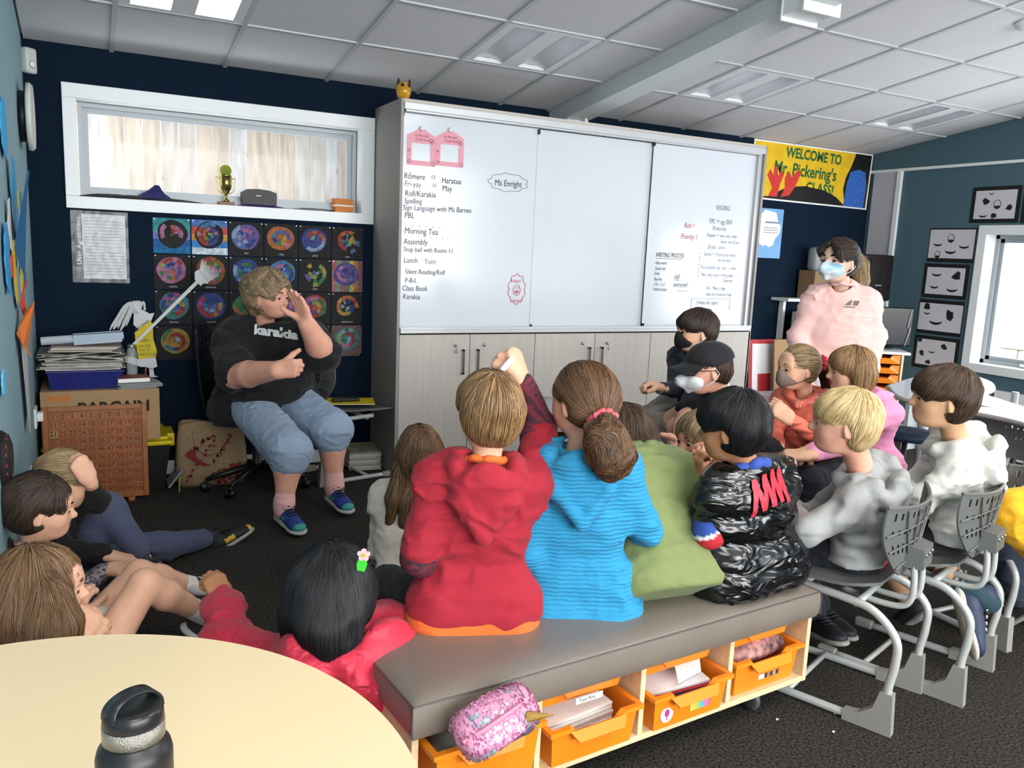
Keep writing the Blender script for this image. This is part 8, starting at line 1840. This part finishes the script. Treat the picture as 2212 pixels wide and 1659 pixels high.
# --- girl 2: dark ponytail, sequin top
seqt = mat('fabric_grey_sequins', '77727a', .3, .25, var=.7, vscale=90, kind='voronoi', bump=1, bscale=160)
hd = Head((-1.837, -1.846, 0.557), (0.994, 0.041, -0.100), (0,0,1), .212)
pl = V3(*(-1.878, -1.873, 0.120)); nk = (-1.849, -1.798, 0.410)
t, sh, hips, ax, o = person('girl with a dark ponytail and a grey sequinned top with a pale pink collar', (pl[0], pl[1], 0),
  hd, nk, pl, (0.987, 0.158, 0.000), .29, seqt,
  [((-1.774, -1.663, 0.174), (-1.654, -1.601, 0.234), dict(fdir=(0.848, -0.108, 0.100), palm=(0.000, 0.000, -1.000), curl=.8), .9), ((-1.879, -1.997, 0.239), (-1.797, -1.941, 0.152), None, .9)],
  [((-1.704, -1.543, 0.094), (-1.584, -1.614, 0.050), dict(toe=(-1.507, -1.606, 0.005), L=.2, **trainer)), ((-1.718, -1.810, 0.159), (-1.609, -1.878, 0.103), dict(toe=(-1.538, -1.866, 0.059), L=.2, **trainer))],
  sk='fair', iris='2a1c12', brow='2a1c14', topname='sequin_top', seed=81, pants=(fabric('black_leggings', '131418', .8), (.068,.055,.045), .95, 'leggings'), hem=0, inflate=.01)
hair(t, hd, 'pony', 'dark', nst=2200, seed=81, pony=[(-1.952, -1.743, 0.412)], vol=.075)
ring(t, (-1.952, -1.743, 0.410), (-0.801, 0.196, -0.500), .03, .016, fabric('purple_scrunchie', '3a2a5a')); ponytail(t, [(-1.956, -1.755, 0.401), (-1.975, -1.788, 0.353), (-1.969, -1.828, 0.275)], [.04,.045,.02], 'dark', seed=19, nst=300)
ring(t, V3(*nk)+ax[2]*.006, ax[2]+ax[1]*.2, .062, .010, fabric('pale_pink_collar', 'd2a9a2', wr=0), 'collar', 0); ring(t, V3(*nk)+ax[2]*.018, ax[2]+ax[1]*.1, .052, .003, black, 'cord_necklace', 0)
# --- girl 1: black sweater, hand on head, blue leggings
bk = fabric('black_sweater', '0d0d0f', .9); hd = Head((-1.779, -1.402, 0.521), (0.897, 0.093, -0.350), (0.203, 0.063, 1.000), .208)
pl = V3(*(-1.782, -1.224, 0.120)); nk = (-1.818, -1.359, 0.396)
e_, w_ = (-1.670, -1.386, 0.424), (-1.699, -1.464, 0.539)
t, sh, hips, ax, o = person('fair haired girl in black with slate blue leggings holding a fist to her parted hair', (pl[0], pl[1], 0),
  hd, nk, pl, (0.934, -0.266, 0.000), .29, bk,
  [(e_, w_, dict(fdir=(-0.426, -0.058, 0.900), palm=(-0.433, 0.680, -0.200), curl=1.4, thumb=.9, size=.15), .55), ((-1.758, -1.427, 0.257), (-1.651, -1.432, 0.226), dict(fdir=(0.754, -0.285, -0.200), palm=(0.000, 0.000, -1.000), curl=.6), .95)],
  [((-1.426, -1.005, 0.082), (-1.189, -0.851, 0.041), dict(toe=(-1.079, -0.819, 0.091), up=(-0.536, 0.056, 0.800), L=.22, col='15171a', sole='9a9c98', lace='0f1113', accent='c9a227')), ((-1.641, -1.351, 0.383), (-1.509, -1.403, 0.172), dict(toe=(-1.400, -1.443, 0.140), L=.22, col='242a33', sole='3a3d42', lace='7d6f8a'))],
  sk='fair', iris='3a2a1c', brow='6a4f38', topname='sweater', seed=85, pants=(fabric('slate_blue_leggings', '41475f', .85, wr=.25), (.085,.062,.043), .80, 'leggings'), hem=0, inflate=.012)
hair(t, hd, 'up', 'dirty', nst=1600, seed=85, vol=.06, part=.5)
# --- seated woman
tee = fabric('black_tee', '101114', .9, ws=5, wr=.6); den = fabric('light_denim', '93a6bd', .85, bump=.4, bscale=260, wr=.5, ws=9)
hd = Head((-0.805, -0.199, 1.130), (0.692, -0.704, -0.020), (0,0,1), .245)
pl = V3(*(-0.798, -0.080, 0.557)); nk = (-0.810, -0.113, 0.963)
eL, wL = (-0.570, -0.468, 0.842), (-0.691, -0.601, 1.019); eR, wR = (-1.004, -0.330, 0.725), (-0.854, -0.648, 0.798)
kL, aL = (-0.529, -0.474, 0.432), (-0.521, -0.510, 0.135); kR, aR = (-0.796, -0.663, 0.382), (-0.833, -0.714, 0.125)
t, sh, hips, ax, o = person('seated woman with curly hair in a black t-shirt cupping a hand beside her mouth', (-0.819, 0.021, 0.425),
  hd, nk, pl, (-0.012, -0.988, 0.000), .46, tee,
  [(eL, wL, dict(fdir=(-0.335, 0.007, 0.950), palm=(-0.836, -0.407, 0.100), curl=.10, thumb=.35, size=.19, spread=.06), -.15), (eR, wR, dict(fdir=(0.705, -0.485, 0.150), palm=(0.597, 0.703, -0.100), curl=1.15, thumb=.2, size=.185), -.12)],
  [(kL, aL, dict(toe=(-0.480, -0.787, 0.116), L=.262, col='23347a', sole='a9aaa6', lace='15161c', accent='2f8f86', sock=(fabric('pink_sock', 'dba9a6', wr=.2), .085, .05))), (kR, aR, dict(toe=(-0.777, -0.976, 0.106), L=.262, col='23347a', sole='a9aaa6', lace='15161c', accent='2f8f86', sock=(fabric('pink_sock', 'dba9a6', wr=.2), .055, .05)))],
  sk='pink', iris='4a5a6a', brow='7a6048', child=False, topname='tshirt', seed=91, hg=.010, hb=.0055, inflate=.045, belly=.12, chest=1.12, tn=.010, skinlegs=True, fat=1.22, sleeve_r=(.105,.095,.08), sr=(.050,.046,.031), hem=.035, flatn=.85,
  pants=(den, (.135,.112,.085), .20, 'denim_shorts'), sh_over=[(-0.631, -0.332, 0.909), (-0.958, -0.050, 0.880)], neckhole=.06)
hair(t, hd, 'curly', 'grey', nst=2600, seed=91, vol=.15, h=.007, rad=.0019)
ring(t, V3(*nk)+ax[2]*.01, ax[2]+ax[1]*.3, .083, .007, mat('red_lanyard', 'c2303c', .6), 'lanyard', 0)
S = SDF(.007); d0 = n3(V3(*kL)-V3(*aL)); S.cone(V3(*kL)-d0*.02, V3(*kL)-d0*.13, .078, .066, .02); surf(t, 'knee_brace', S, fabric('black_neoprene', '0d0e10', .8, wr=.2), noise=.002, clip=[(V3(*kL)-d0*.13, -d0), (V3(*kL)-d0*.0, d0)])
dw = n3(V3(*eR)-V3(*wR)); ring(t, V3(*wR)+dw*.045, dw, .036, .005, chrome, 'bracelet', .4)
rr, uu = -n3(np.cross(ax[1], ax[2])), ax[2]
word(t, LASTS['tshirt'], 'karakia', (-0.798, -0.471, 0.920), rr, uu-rr*.05, .06, mat('white_print', 'd5d5d5', .6), 'white_lettering', -ax[1], .25, 1.1, push=.005, off=.003)
for o in list(bpy.data.objects):
    if o.parent is None and o.name.split('.')[0] == 'person':
        for c in o.children: c.matrix_parent_inverse = Matrix.Translation(-o.location)
